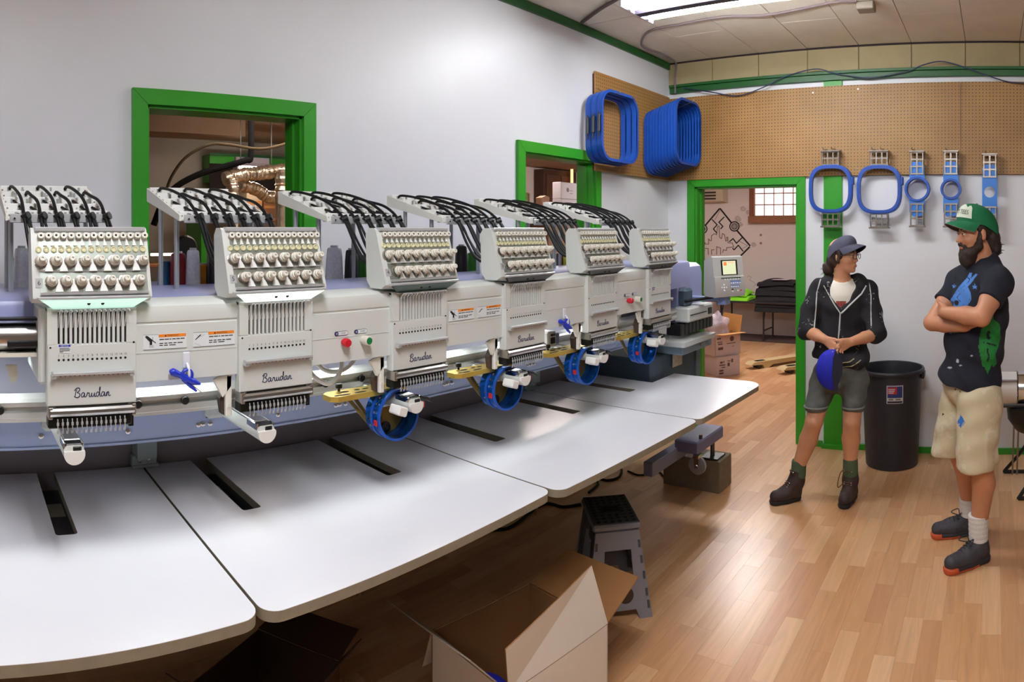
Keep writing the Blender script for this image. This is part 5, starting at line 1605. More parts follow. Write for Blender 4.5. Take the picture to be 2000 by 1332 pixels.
stow(516, 540, 0.22, 'brown box left of the foil drop on the storage shelf', brown_box, zs)
stow(556, 580, 0.30, 'brown box right of the foil drop on the storage shelf', brown_box, zs)
fc = on_y(362, 484, 3.6)
fan = thing('pedestal_fan', (fc.x, 3.6, 0), 'round black fan behind the red and silver thread cones', 'fan')
MB().lathe([(0.0, -.025), (0.062, -.025), (0.074, 0), (0.062, .025), (0, .025)], fc, (0, 1, 0), 24).build('fan_head', black, fan)
MB().cyl((fc.x, 3.62, 0.02), (fc.x, 3.62, fc.z - 0.05), 0.015, n=10).build('fan_pole', black, fan)
MB().lathe([(0.0, 0.0), (0.17, 0.0), (0.17, 0.012), (0.03, 0.03), (0, 0.03)], (fc.x, 3.62, 0), (0, 0, 1), 24).build('fan_base', black, fan)
a = on_y(314, 497, 5.8)
lt = thing('light_bench', (a.x, 5.9, 0), 'bench with a bright strip lamp behind the blue thread cone', 'bench')
MB().cbox((a.x - 0.6, 5.8, 1.32), (a.x + 0.25, 6.2, 1.35), 0.003).build('bench_top', wood_shelf, lt)
MB().cbox((a.x - 0.1, 5.78, a.z - 0.012), (a.x + 0.12, 5.80, a.z + 0.012), 0.003).build('glow_bar', mat('strip_glow', (255, 250, 235), 0.5, emit=4.0), lt)  # glowing bar added to draw a low bright strip
for x in (a.x - 0.55, a.x + 0.2):
    MB().cbox((x - 0.03, 5.85, 0), (x + 0.03, 6.15, 1.32), 0.003).build('bench_leg', wood_shelf, lt)

# ------------------------------------------------------------------ seen through the corner opening
ceiling_fixture(5.6, 4.6, ZC2, 'tube light over the passage behind the corner opening', along='x', power=TUBE_POWER * 0.42, col=(1.0, 0.87, 0.78))
a, b = on_y(1022, 375, 6.45), on_y(1036, 404, 6.45)
pic = thing('wall_picture', ((a.x + b.x) / 2, 6.48, b.z), 'small framed picture on the pinkish wall in the corner opening', 'picture')
MB().ring(rrect(abs(b.x - a.x), a.z - b.z, 0.03, 3, (a.x + b.x) / 2, (a.z + b.z) / 2), rrect(abs(b.x - a.x) - .04, a.z - b.z - .04, 0.02, 3, (a.x + b.x) / 2, (a.z + b.z) / 2), lambda u, v, q: (u, q, v), 6.46, 6.499).build('picture_frame', mat('frame_tan', (170, 150, 110), 0.6), pic)
MB().box((a.x + .02, 6.485, b.z + .02), (b.x - .02, 6.495, a.z - .02)).build('picture_print', mat('print_green', (150, 156, 120), 0.7, noise=0.5, nscale=22), pic)
a, b = on_y(1052, 325, 6.40), on_y(1116, 420, 6.40)
dr = thing('dark_cabinet', ((a.x + b.x) / 2, 6.45, 0), 'tall dark brown cabinet front against the pinkish wall in the corner opening', 'cabinet')
a.z = min(a.z, ZC2 - 0.03)
MB().cbox((a.x, 6.30, 0.0), (b.x, 6.49, a.z), 0.006).build('cabinet_body', mat('dark_wood', (74, 44, 30), 0.6, noise=0.15, nscale=6), dr)
MB().cbox((a.x + 0.06, 6.285, 0.2), ((a.x + b.x) / 2 - 0.01, 6.30, a.z - 0.08), 0.004).build('cabinet_door', mat('dark_wood_door', (92, 56, 36), 0.55, noise=0.15, nscale=8), dr)
MB().cbox(((a.x + b.x) / 2 + 0.01, 6.285, 0.2), (b.x - 0.06, 6.30, a.z - 0.08), 0.004).build('cabinet_door', MATS['dark_wood_door'], dr)
a = on_y(1117, 340, 6.2)
MB().cyl((a.x, 6.2, a.z - 0.16), (a.x, 6.2, ZC2 - 0.002), 0.022, n=12).build('glow_lamp', mat('warm_glow', (255, 190, 130), 0.5, emit=1.6), label='slim warm glowing pendant tube in the corner opening', cat='lamp')
wb = mat('white_box', (206, 200, 206), 0.6)
pr = mat('print_grey', (120, 116, 122), 0.7)
a, b = on_y(1096, 355, 4.3), on_y(1150, 391, 4.3)
z1, z0 = a.z, b.z
stack_base = thing('sales_counter', (a.x + 0.25, 4.5, 0), 'dark counter carrying the white boxes in the corner opening', 'counter')
zb = on_y(1110, 428, 4.3).z
MB().cbox((a.x - 0.25, 4.26, zb - 0.05), (a.x + 0.9, 4.75, zb), 0.004).build('counter_top', black, stack_base)
MB().cbox((a.x - 0.22, 4.30, 0.0), (a.x + 0.87, 4.72, zb - 0.05), 0.004).build('counter_body', mat('counter_wood', (150, 120, 96), 0.6), stack_base)
for nm, lo, hi in (('upper', z0, z1), ('lower', zb, z0 - 0.001)):
    t = thing('white_carton', (a.x + 0.15, 4.45, lo), nm + ' white carton of the stack in the corner opening', 'box', 'white cartons on the counter')
    MB().cbox((a.x, 4.3, lo), (a.x + 0.36, 4.42, hi), 0.003).build('carton_body', wb, t)
    if nm == 'upper':
        p = on_y(1109, 371, 4.299)
        MB().cyl((p.x, 4.2985, p.z), (p.x, 4.3, p.z), 0.024, n=20).build('round_logo', pr, t)
        for k in range(2):
            MB().box((p.x + 0.035, 4.2985, p.z - 0.01 - 0.03 * k), (p.x + 0.09, 4.2995, p.z - 0.004 - 0.03 * k)).build('print_line', pr, t)
    MB().box((a.x, 4.2985, hi - 0.004), (a.x + 0.36, 4.2999, hi - 0.001)).build('lid_seam', pr, t)
a = on_y(1062, 386, 4.34)
t = thing('paper_bag', (a.x + 0.06, 4.5, zb), 'brown paper bag left of the white cartons in the corner opening', 'bag')
m = MB().prism([(a.x, zb), (a.x + 0.11, zb), (a.x + 0.12, a.z + 0.01), (a.x + 0.06, a.z + 0.025), (a.x - 0.01, a.z)], lambda u, v, q: (u, q, v), 4.36, 4.44)
m.build('bag_body', mat('paper_brown', (176, 134, 104), 0.8), t)

# ------------------------------------------------------------------ mural room seen through the doorway
ceiling_fixture(7.3, 2.9, ZC2, 'tube light of the mural room, above the doorway view', along='x', power=TUBE_POWER * 1.6, col=(1.0, 0.93, 0.90))
XM = XF - 0.004
line_m = mat('mural_black', (26, 18, 22), 0.7)
thin_m = mat('mural_brown', (110, 78, 74), 0.8)
mural = thing('wall_mural', (XM, 3.9, 0.9), 'black line mural of a diamond with stepped skyline on the far wall', 'mural')
def mline(pts, w, mt=line_m, nm='mural_line'):
    # zoomed-survey coordinates: 11.1 units per pixel from (1360, 380)
    P = [on_x(1360 + u / 11.1, 380 + v / 11.1, XM) for u, v in pts]
    m = MB()
    for a, b in zip(P[:-1], P[1:]):
        d = (b - a).normalized()
        s = Vector((0, -d.z, d.y)) * w / 2
        e = d * w * 0.35
        q = [a - e + s, b + e + s, b + e - s, a - e - s]
        m.add(q + [p + Vector((0.003, 0, 0)) for p in q], [(0, 1, 2, 3), (4, 5, 6, 7), (0, 1, 5, 4), (1, 2, 6, 5), (2, 3, 7, 6), (3, 0, 4, 7)])
    m.build(nm, mt, mural, angle=0)
wide, mid, thin = 0.026, 0.018, 0.010
mline([(500, 310), (200, 660)], wide); mline([(520, 310), (760, 610)], wide); mline([(880, 780), (1160, 1105)], wide)
mline([(1150, 1140), (940, 1350), (700, 1620)], wide)
mline([(100, 1350), (250, 1500)], wide)
for c, rs in (((825, 690), (100, 62, 40, 20)), ((130, 745), (100, 62, 40, 20))):
    for r, w in zip(rs, (0.018, 0.012, 0.007, 0.007)):
        mline([(c[0] + r * math.cos(a), c[1] + r * math.sin(a)) for a in [2 * math.pi * k / 20 for k in range(21)]], w)
mline([(345, 545), (450, 655), (370, 745), (440, 830)], mid); mline([(600, 490), (490, 600), (575, 690), (530, 740)], mid)
mline([(720, 1020), (795, 955), (870, 1055), (985, 940)], mid); mline([(790, 1170), (820, 1195), (910, 1100), (1010, 1225)], mid)
mline([(90, 1060), (145, 1010), (190, 1055)], mid); mline([(80, 1120), (180, 1215)], mid)
sk = [(140, 1075), (265, 1075), (265, 960), (295, 1000), (325, 1000), (325, 895), (385, 850), (440, 870), (455, 700), (490, 680), (505, 930), (545, 955), (565, 845), (610, 870), (635, 1010), (660, 1000), (660, 920), (685, 930), (685, 1045), (775, 1050), (810, 1135), (660, 1150), (650, 1215), (585, 1195), (570, 1260)]
mline(sk, thin, thin_m, 'skyline')
mline([(140, 1075), (175, 1165), (255, 1170), (260, 1300)], thin, thin_m, 'skyline'); mline([(330, 1300), (330, 1200), (385, 1195)], thin, thin_m, 'skyline'); mline([(440, 1300), (440, 1130), (525, 1160), (525, 1300)], thin, thin_m, 'skyline')
mline([(400, 550), (440, 480), (510, 350)], 0.006, thin_m, 'sketch_line'); mline([(930, 1010), (1110, 1110), (1000, 1170)], 0.006, thin_m, 'sketch_line')
# faint pencil swirls
pencil = mat('pencil_grey', (172, 156, 152), 0.8)
for c, r in (((900, 520), 70), ((1010, 300), 60), ((1120, 380), 50), ((960, 640), 50), ((1240, 1080), 55)):
    mline([(c[0] + (r - k) * math.cos(k * .28), c[1] + (r - k) * math.sin(k * .28)) for k in range(0, int(r * .8), 1)], 0.006, pencil, 'pencil_swirl')
mline([(1100, 1800), (1130, 1760), (1190, 1790), (1150, 1850), (1240, 1900), (1290, 1960), (1230, 2000)], 0.006, pencil, 'pencil_swirl')
# air conditioner
a, b = on_x(1340, 352, XF - 0.2), on_x(1412, 393, XF - 0.2)
ac = thing('air_conditioner', (XF - 0.1, (a.y + b.y) / 2, b.z), 'cream wall air conditioner high on the far wall', 'air conditioner')
ac_m = mat('ac_cream', (206, 190, 166), 0.5)
MB().prism([(XF - 0.21, b.z + 0.03), (XF - 0.19, b.z), (XF - 0.002, b.z - 0.02), (XF - 0.002, a.z + 0.06), (XF - 0.17, a.z + 0.06), (XF - 0.215, a.z)], lambda u, v, q: (u, q, v), b.y, a.y).build('ac_body', ac_m, ac)
for k in range(3):
    MB().box((XF - 0.222, b.y + 0.12, b.z + 0.03 + 0.05 * k), (XF - 0.20, a.y, b.z + 0.055 + 0.05 * k)).build('ac_louvre', mat('louvre_dark', (52, 42, 36), 0.6), ac)
# glass block window
wa, wb_ = on_x(1475, 360, XF), on_x(1600, 421, XF)
zt, zbm = 2.36, wb_.z
nc = 8
wd = (wa.y - wb_.y)
cw, ch = 0.160, 0.178
wood_red = mat('red_wood', (140, 84, 60), 0.6, noise=0.1, nscale=10)
y0w = wa.y
win3 = MB().cbox((XF - 0.05, y0w, zbm - 0.11), (XF + 0.001, y0w + 0.085, zt + 0.1), 0.003).build('window_3', wood_red, kind='structure', label='glass block window with a reddish wooden frame in the mural room')
MB().cbox((XF - 0.10, y0w - nc * cw - 0.09, zbm - 0.11), (XF + 0.001, y0w + 0.085, zbm - 0.002), 0.004).build('window_sill', mat('sill_wood', (150, 98, 66), 0.6, noise=0.1, nscale=10), win3)
MB().cbox((XF - 0.05, y0w - nc * cw - 0.085, zbm), (XF + 0.001, y0w - nc * cw, zt + 0.1), 0.003).build('window_stile', wood_red, win3)
glassb = mat('glass_block', (250, 244, 240), 0.2, emit=1.6, emit_rgb=(255, 246, 242))
blk = MB().cbox((-0.012, -cw + 0.006, 0.0), (0.0, -0.006, ch - 0.012), 0.006).mesh('glass_pane', glassb)
rows = int((zt - zbm) / ch) + 1
for r_ in range(rows):
    for c_ in range(nc):
        place('glass_pane', blk, Matrix.Translation((XF - 0.006, y0w - c_ * cw, zbm + 0.004 + r_ * ch)), win3)
MB().box((XF - 0.016, y0w - nc * cw, zbm), (XF + 0.0005, y0w, zt + 0.1)).build('mortar_grid', mat('grout', (176, 132, 124), 0.8), win3)
# wall outlet marks
for py in (459, 475):
    p = on_x(1486, py, XF)
    MB().cyl(p, p + Vector((-0.006, 0, 0)), 0.02, n=10).build('wall_plug', mat('plug_tan', (150, 120, 96), 0.7), label='small tan plug in the far wall, %s of two under the window' % ('upper' if py < 465 else 'lower'), cat='plug', group='plugs in the far wall')
# folding table with clothes
tz = 0.60
tbl = thing('folding_table', (9.45, 3.4, 0), 'dark folding table against the far wall carrying the folded shirts', 'table')
MB().cbox((9.08, 2.35, tz - 0.03), (9.74, 4.35, tz), 0.006).build('table_top', mat('table_dark', (44, 38, 38), 0.5), tbl)
lg = mat('table_leg', (38, 30, 32), 0.4)
for yy in (2.62, 3.36, 4.05):
    for x in (9.20, 9.62):
        MB().tube([(x, yy, tz - 0.03), (x, yy, 0.012)], 0.014, 8).build('leg', lg, tbl)
    MB().tube([(9.20, yy, 0.16), (9.62, yy, 0.16)], 0.012, 8).build('stretcher', lg, tbl)
    MB().tube([(9.30, yy, tz - 0.03), (9.22, yy - 0.0, 0.35)], 0.010, 8).build('brace', lg, tbl)
def shirt_pile(name, label, cx, cy, w, d, layers, th, mt, droop, seed, zb0):
    """stack of folded shirts: each a separate slab with uneven, rounded edges."""
    r2 = random.Random(seed)
    z = zb0
    out = []
    for k in range(layers):
        t_ = th * r2.uniform(0.8, 1.25)
        ww, dd = w * r2.uniform(0.86, 1.0) * (1 - 0.25 * (k / layers) ** 2), d * r2.uniform(0.88, 1.0) * (1 - 0.2 * (k / layers) ** 2)
        ox, oy = r2.uniform(-.025, .025), r2.uniform(-.03, .03)
        n, mm = 14, 14
        m = MB()
        v, f = [], []
        for s in (0, 1):
            for i in range(n + 1):
                for j in range(mm + 1):
                    u, q = i / n * 2 - 1, j / mm * 2 - 1
                    edge = max(abs(u), abs(q)) ** 6
                    zz = z + (t_ * (1 - 0.45 * edge) if s else t_ * 0.1 * edge)
                    wv = 0.018 * math.sin(3 * u + k) * math.cos(2.3 * q + k * 1.7) - 0.03 * (u * u + q * q) * (k / layers)
                    hang = droop * max(0.0, -u - 0.72) * (1 - k / layers)
                    v.append((cx + ox + u * ww / 2, cy + oy + q * dd / 2 + 0.01 * math.sin(4 * u + k), max(zz + (wv if s else wv * 0.0) - hang, zb0 - 0.35)))
        N = (n + 1) * (mm + 1)
        for s in (0, 1):
            for i in range(n):
                for j in range(mm):
                    a = s * N + i * (mm + 1) + j
                    q4 = (a, a + 1, a + mm + 2, a + mm + 1)
                    f.append(q4 if s else q4[::-1])
        ed = [i * (mm + 1) for i in range(n + 1)] + [n * (mm + 1) + j for j in range(1, mm + 1)] + [i * (mm + 1) + mm for i in range(n - 1, -1, -1)] + [j for j in range(mm - 1, 0, -1)]
        for a, b in zip(ed, ed[1:] + ed[:1]):
            f.append((a, b, N + b, N + a))
        m.add(v, f)
        out.append(m.build(name, mt, None, label=label(k), cat='shirt', group=label(-1), angle=60))
        z += t_ * 1.02
    return z
blk_cloth = mat('black_cloth', (26, 24, 28), 0.9, noise=0.25, nscale=14)
place_k = ('lowest', 'second', 'third', 'fourth', 'fifth', 'topmost')
ztop = shirt_pile('folded_shirt', lambda k: 'folded black shirts on the far table' if k < 0 else place_k[k] + ' folded black shirt of the pile on the far table', 9.36, 3.13, 0.58, 0.70, 6, 0.055, blk_cloth, 0.55, 3, tz + 0.001)
MB().cbox((9.16, 2.98, ztop + 0.0), (9.34, 3.22, ztop + 0.003), 0.001, M=None).build('paper_sheet', mat('paper_white', (214, 200, 214), 0.7), label='white paper slip lying on the pile of black shirts', cat='paper')
lime = mat('lime_cloth', (140, 228, 40), 0.9, emit=0.0)
shirt_pile('lime_shirt', lambda k: 'folded lime shirts on the far table' if k < 0 else ('lower', 'upper')[k] + ' folded lime green shirt left of the black pile', 9.30, 3.86, 0.42, 0.58, 2, 0.085, lime, 0.1, 8, tz + 0.001)
# cartons on the floor
def carton_at(corner, yaw, w, d, h, z0, label, open_top=False):
    M = Matrix.Translation((corner[0], corner[1], z0)) @ Matrix.Rotation(math.radians(yaw), 4, 'Z')
    t = place('shipping_carton', None, M, None, label, 'box', 'shipping cartons in the mural room')
    cm = mat('pinkish_carton', (196, 176, 172), 0.75, noise=0.04, nscale=6)
    km = mat('kraft_flap', (196, 140, 76), 0.75, noise=0.05, nscale=6)
    if not open_top:
        MB().cbox((0, 0, 0), (w, d, h), 0.004, M=M).build('carton_body', cm, t)
    else:
        for a, b in (((0, 0), (w, 0)), ((w, 0), (w, d)), ((w, d), (0, d)), ((0, d), (0, 0))):
            m = MB(); sheet(m, [M @ Vector((a[0], a[1], 0)), M @ Vector((b[0], b[1], 0)), M @ Vector((b[0], b[1], h)), M @ Vector((a[0], a[1], h))], .005)
            m.build('carton_side', [cm, km], t, angle=0)
        MB().box((.006, .006, 0.001), (w - .006, d - .006, 0.006), M=M).build('carton_bottom', km, t)
    return t, M, cm, km
def print_on(t, M, items):
    for u, z, a, b in items:
        MB().box((u, -0.0012, z), (u + a, -0.0002, z + b), M=M).build('print_mark', mat('print_brown', (96, 72, 74), 0.8), t)
lc = on_z(1402, 737, 0.0)
t, M, cm, km = carton_at((lc.x, lc.y), -34, 0.30, 0.36, 0.225, 0.0, 'lower closed pinkish carton on the floor beyond the control panel')
print_on(t, M, [(.03, .15, .035, .022), (.075, .155, .012, .02), (.02, .125, .08, .012), (.05, .10, .05, .01), (.02, .03, .055, .02), (.02, .06, .055, .018), (.13, .11, .03, .04), (.13, .165, .04, .01), (.18, .15, .025, .04)])
uc0 = on_z(1397, 697, 0.228)
t, M, cm, km = carton_at((uc0.x, uc0.y), -30, 0.36, 0.38, 0.245, 0.227, 'upper open pinkish carton with plastic bag and raised brown flap', True)
print_on(t, M, [(.02, .19, .06, .02), (.03, .155, .07, .010), (.04, .13, .06, .014), (.04, .07, .07, .03), (.16, .13, .13, .008), (.24, .095, .03, .006)])
cpt = M @ Vector((0.235, -0.002, 0.185))
MB().cyl(M @ Vector((0.235, 0.0, 0.185)), M @ Vector((0.235, -0.0014, 0.185)), 0.030, n=20).build('round_logo', MATS['print_brown'], t)
m = MB(); sheet(m, [M @ Vector((.36, 0.0, .247)), M @ Vector((.36, .38, .247)), M @ Vector((.40, .37, .44)), M @ Vector((.40, .01, .44))], .004)
m.build('flap', [cm, km], t, angle=0)
m = MB(); sheet(m, [M @ Vector((0, 0, .247)), M @ Vector((.36, 0, .247)), M @ Vector((.33, -.15, .262)), M @ Vector((.0, -.14, .258))], .004)
m.build('flap', [cm, km], t, angle=0)
m = MB(); sheet(m, [M @ Vector((0, .38, .247)), M @ Vector((0, 0, .247)), M @ Vector((-.12, .01, .20)), M @ Vector((-.12, .37, .20))], .004)
m.build('flap', [cm, km], t, angle=0)
plastic = mat('clear_plastic', (226, 214, 226), 0.15, alpha=0.45, spec=0.8, bump=1.0, bscale=30)
bag = MB()
def crumple(c, r, seed):
    r3 = random.Random(seed)
    nu, nv = 18, 12
    ph = [r3.uniform(0, 6.28) for _ in range(6)]
    v, f = [], []
    for i in range(nv + 1):
        a = math.pi * i / nv
        for k in range(nu):
            b = 2 * math.pi * k / nu
            q = 1 + .16 * math.sin(3 * b + ph[0] + 2 * a) + .12 * math.sin(5 * b + ph[1] - 3 * a) + .1 * math.sin(7 * a + ph[2] + b)
            v.append(M @ Vector((c[0] + r[0] * q * math.sin(a) * math.cos(b), c[1] + r[1] * q * math.sin(a) * math.sin(b), c[2] + r[2] * q * math.cos(a))))
    for i in range(nv):
        for k in range(nu):
            f.append((i * nu + k, (i + 1) * nu + k, (i + 1) * nu + (k + 1) % nu, i * nu + (k + 1) % nu))
    bag.add(v, f)
crumple((0.17, 0.2, 0.30), (0.13, 0.14, 0.15), 2); crumple((0.07, 0.24, 0.36), (0.10, 0.09, 0.10), 4)
bag.build('plastic_bag', plastic, None, label='crumpled clear plastic bag bulging out of the upper pinkish carton', cat='bag', angle=80)
# pallet jack forks on the floor
pj = thing('pallet_jack', (7.6, 2.6, 0), 'cream pallet jack forks lying on the floor beyond the doorway', 'pallet jack')
fm = mat('fork_cream', (196, 172, 124), 0.5)
tip1, end1 = on_z(1461, 708, 0.08), on_z(1556, 694, 0.08)
d = (end1 - tip1); d.z = 0; d.normalize()
tip2 = on_z(1523, 718, 0.08)
sd = Vector((-d.y, d.x, 0))
for tp in (tip1, tip2):
    base = Vector((tp.x, tp.y, 0))
    R = Matrix(((d.x, sd.x, 0, base.x), (d.y, sd.y, 0, base.y), (0, 0, 1, 0), (0, 0, 0, 1)))
    fk = MB().prism([(0.0, .055), (0.05, .085), (1.15, .085), (1.15, .035), (0.32, .035), (0.26, .0), (0.20, .0), (0.17, .045)], lambda u, v, q: R @ Vector((u, q, v)), -0.07, 0.07).build('fork', fm, pj)
    MB().prism([(0.10, -0.03), (0.16, -.042), (0.24, -0.03), (0.24, .03), (0.16, .042), (0.10, .03)], lambda u, v, q: R @ Vector((u, v, q)), 0.0852, 0.0858).build('fork_slot', hole_black, fk)
    MB().cyl(R @ Vector((0.13, -.05, .03)), R @ Vector((0.13, .05, .03)), 0.03, n=14).build('fork_roller', black, fk)
R = Matrix(((d.x, sd.x, 0, tip1.x), (d.y, sd.y, 0, tip1.y), (0, 0, 1, 0), (0, 0, 0, 1)))
e1 = tip1 + d * 1.15; e2 = tip2 + d * 1.15
mid_ = (e1 + e2) / 2
L_ = (e1 - e2).length / 2 + 0.07
Rm = Matrix(((d.x, sd.x, 0, mid_.x), (d.y, sd.y, 0, mid_.y), (0, 0, 1, 0), (0, 0, 0, 1)))
MB().cbox((0.0, -L_, 0.03), (0.12, L_, 0.42), 0.01, M=Rm).build('pump_frame', fm, pj)
MB().tube([Rm @ Vector((0.2, 0, 0.1)), Rm @ Vector((0.3, 0, 0.6)), Rm @ Vector((0.36, 0, 1.1))], 0.02, 10).build('handle', black, pj)
MB().cyl(Rm @ Vector((0.2, -.05, .09)), Rm @ Vector((0.2, .05, .09)), 0.09, n=20).build('steer_wheel', black, pj)
# darker strip of floor at the far wall
MB().box((9.15, Y0R, 0.0002), (XF - 0.001, YF - 0.01, 0.0015)).build('floor_strip', mat('dark_floor', (86, 66, 60), 0.7), floor)

# ------------------------------------------------------------------ people: smooth-blended volumes, meshed
class Vol:
    """Signed-distance volume on a grid; smooth unions of tapered limbs and ellipsoids; meshed by surface nets."""
    def __init__(s, lo, hi, h):
        s.h = h
        s.lo = np.array(lo, float)
        s.n = np.ceil((np.array(hi) - s.lo) / h).astype(int) + 1
        s.D = np.full(s.n, 0.2, np.float32)
    def _sl(s, lo, hi):
        a = np.maximum(np.floor((np.array(lo) - s.lo) / s.h).astype(int), 0)
        b = np.minimum(np.ceil((np.array(hi) - s.lo) / s.h).astype(int) + 1, s.n)
        if np.any(b <= a):
            return None, None
        ax = [s.lo[i] + s.h * np.arange(a[i], b[i]) for i in range(3)]
        P = np.stack(np.meshgrid(*ax, indexing='ij'), -1)
        return tuple(slice(a[i], b[i]) for i in range(3)), P
    def _mix(s, sl, d, k, sub):
        D = s.D[sl]
        d = d.astype(np.float32)
        if sub:
            d = -d
            hh = np.clip(0.5 - 0.5 * (D - d) / k, 0, 1)
            s.D[sl] = D * (1 - hh) + d * hh + k * hh * (1 - hh)
        else:
            hh = np.clip(0.5 + 0.5 * (D - d) / k, 0, 1)
            s.D[sl] = D * (1 - hh) + d * hh - k * hh * (1 - hh)
    def limb(s, a, b, ra, rb, k=0.02, sub=False, flat=None):
        a, b = np.array(a, float), np.array(b, float)
        R = max(ra, rb) + 2.5 * k + 0.01
        sl, P = s._sl(np.minimum(a, b) - R, np.maximum(a, b) + R)
        if sl is None:
            return s
        ab = b - a
        t = np.clip(((P - a) @ ab) / max(ab @ ab, 1e-9), 0, 1)
        d = np.linalg.norm(P - a - t[..., None] * ab, axis=-1) - (ra + (rb - ra) * t)
        s._mix(sl, d, k, sub)
        return s
    def chain(s, pts, rs, k=0.02):
        for i in range(len(pts) - 1):
            s.limb(pts[i], pts[i + 1], rs[i], rs[i + 1], k)
        return s
    def ell(s, c, r, M=None, k=0.02, sub=False, noise=0.0, nf=60.0):
        c, r = np.array(c, float), np.array(r, float)
        R = max(r) + 2.5 * k + 0.01
        sl, P = s._sl(c - R, c + R)
        if sl is None:
            return s
        q = P - c
        if M is not None:
            q = q @ np.array(M)
        g = np.linalg.norm(q / r, axis=-1)
        g2 = np.linalg.norm(q / (r * r), axis=-1)
        d = g * (g - 1) / np.maximum(g2, 1e-6)
        if noise:
            d = d + noise * (np.sin(P[..., 0] * nf) * np.sin(P[..., 1] * nf * 1.3 + 1) * np.sin(P[..., 2] * nf * .45))
        s._mix(sl, d, k, sub)
        return s
    def box(s, c, half, M=None, r=0.01, k=0.01, sub=False):
        c, half = np.array(c, float), np.array(half, float)
        R = np.linalg.norm(half) + r + 2.5 * k + 0.01
        sl, P = s._sl(c - R, c + R)
        if sl is None:
            return s
        q = P - c
        if M is not None:
            q = q @ np.array(M)
        q = np.abs(q) - (half - r)
        d = np.linalg.norm(np.maximum(q, 0), axis=-1) + np.minimum(q.max(-1), 0) - r
        s._mix(sl, d, k, sub)
        return s
    def warp(s, fn):
        ax = [s.lo[i] + s.h * np.arange(s.n[i]) for i in range(3)]
        X, Y, Z = np.meshgrid(*ax, indexing='ij')
        s.D += fn(X, Y, Z).astype(np.float32)
        return s
    def cut_plane(s, p, n, k=0.006):
        ax = [s.lo[i] + s.h * np.arange(s.n[i]) for i in range(3)]
        X, Y, Z = np.meshgrid(*ax, indexing='ij')
        n = np.array(n, float); n /= np.linalg.norm(n)
        d = ((X - p[0]) * n[0] + (Y - p[1]) * n[1] + (Z - p[2]) * n[2]).astype(np.float32)
        s.D = np.maximum(s.D, d)
        return s
    def mesh(s):
        D = s.D
        D[0], D[-1] = 0.2, 0.2
        D[:, 0], D[:, -1] = 0.2, 0.2
        D[:, :, 0], D[:, :, -1] = 0.2, 0.2
        neg = D < 0
        c = neg[:-1, :-1, :-1].astype(np.int8)
        cnt = np.zeros_like(c)
        for i in (0, 1):
            for j in (0, 1):
                for k in (0, 1):
                    cnt += neg[i:i + D.shape[0] - 1, j:j + D.shape[1] - 1, k:k + D.shape[2] - 1]
        act = (cnt > 0) & (cnt < 8)
        idx = np.argwhere(act)
        ids = np.full(act.shape, -1, np.int64)
        ids[act] = np.arange(len(idx))
        acc = np.zeros((len(idx), 3)); num = np.zeros(len(idx))
        corners = [(i, j, k) for i in (0, 1) for j in (0, 1) for k in (0, 1)]
        for a in corners:
            for ax in range(3):
                if a[ax] == 1:
                    continue
                b = list(a); b[ax] = 1
                da = D[idx[:, 0] + a[0], idx[:, 1] + a[1], idx[:, 2] + a[2]]
                db = D[idx[:, 0] + b[0], idx[:, 1] + b[1], idx[:, 2] + b[2]]
                m = (da < 0) != (db < 0)
                t = np.where(m, da / np.where(m, da - db, 1), 0)
                p = np.repeat(np.array([a], float), len(idx), 0)
                p[:, ax] += t
                acc += p * m[:, None]; num += m
        V = s.lo + (idx + acc / num[:, None]) * s.h
        F = []
        for ax in range(3):
            o = [(1, 2), (2, 0), (0, 1)][ax]
            A = neg[tuple(slice(0, -1) if q == ax else slice(None) for q in range(3))]
            B = neg[tuple(slice(1, None) if q == ax else slice(None) for q in range(3))]
            e = np.argwhere(A != B)
            sg = A[tuple(e.T)]
            def cid(d1, d2):
                q = e.copy(); q[:, o[0]] += d1; q[:, o[1]] += d2
                return ids[tuple(q.T)]
            ok = (e[:, o[0]] > 0) & (e[:, o[1]] > 0)
            e, sg = e[ok], sg[ok]
            quad = np.stack([cid(-1, -1), cid(0, -1), cid(0, 0), cid(-1, 0)], 1)
            quad[~sg] = quad[~sg][:, ::-1]
            F.append(quad)
        return V, np.concatenate(F)

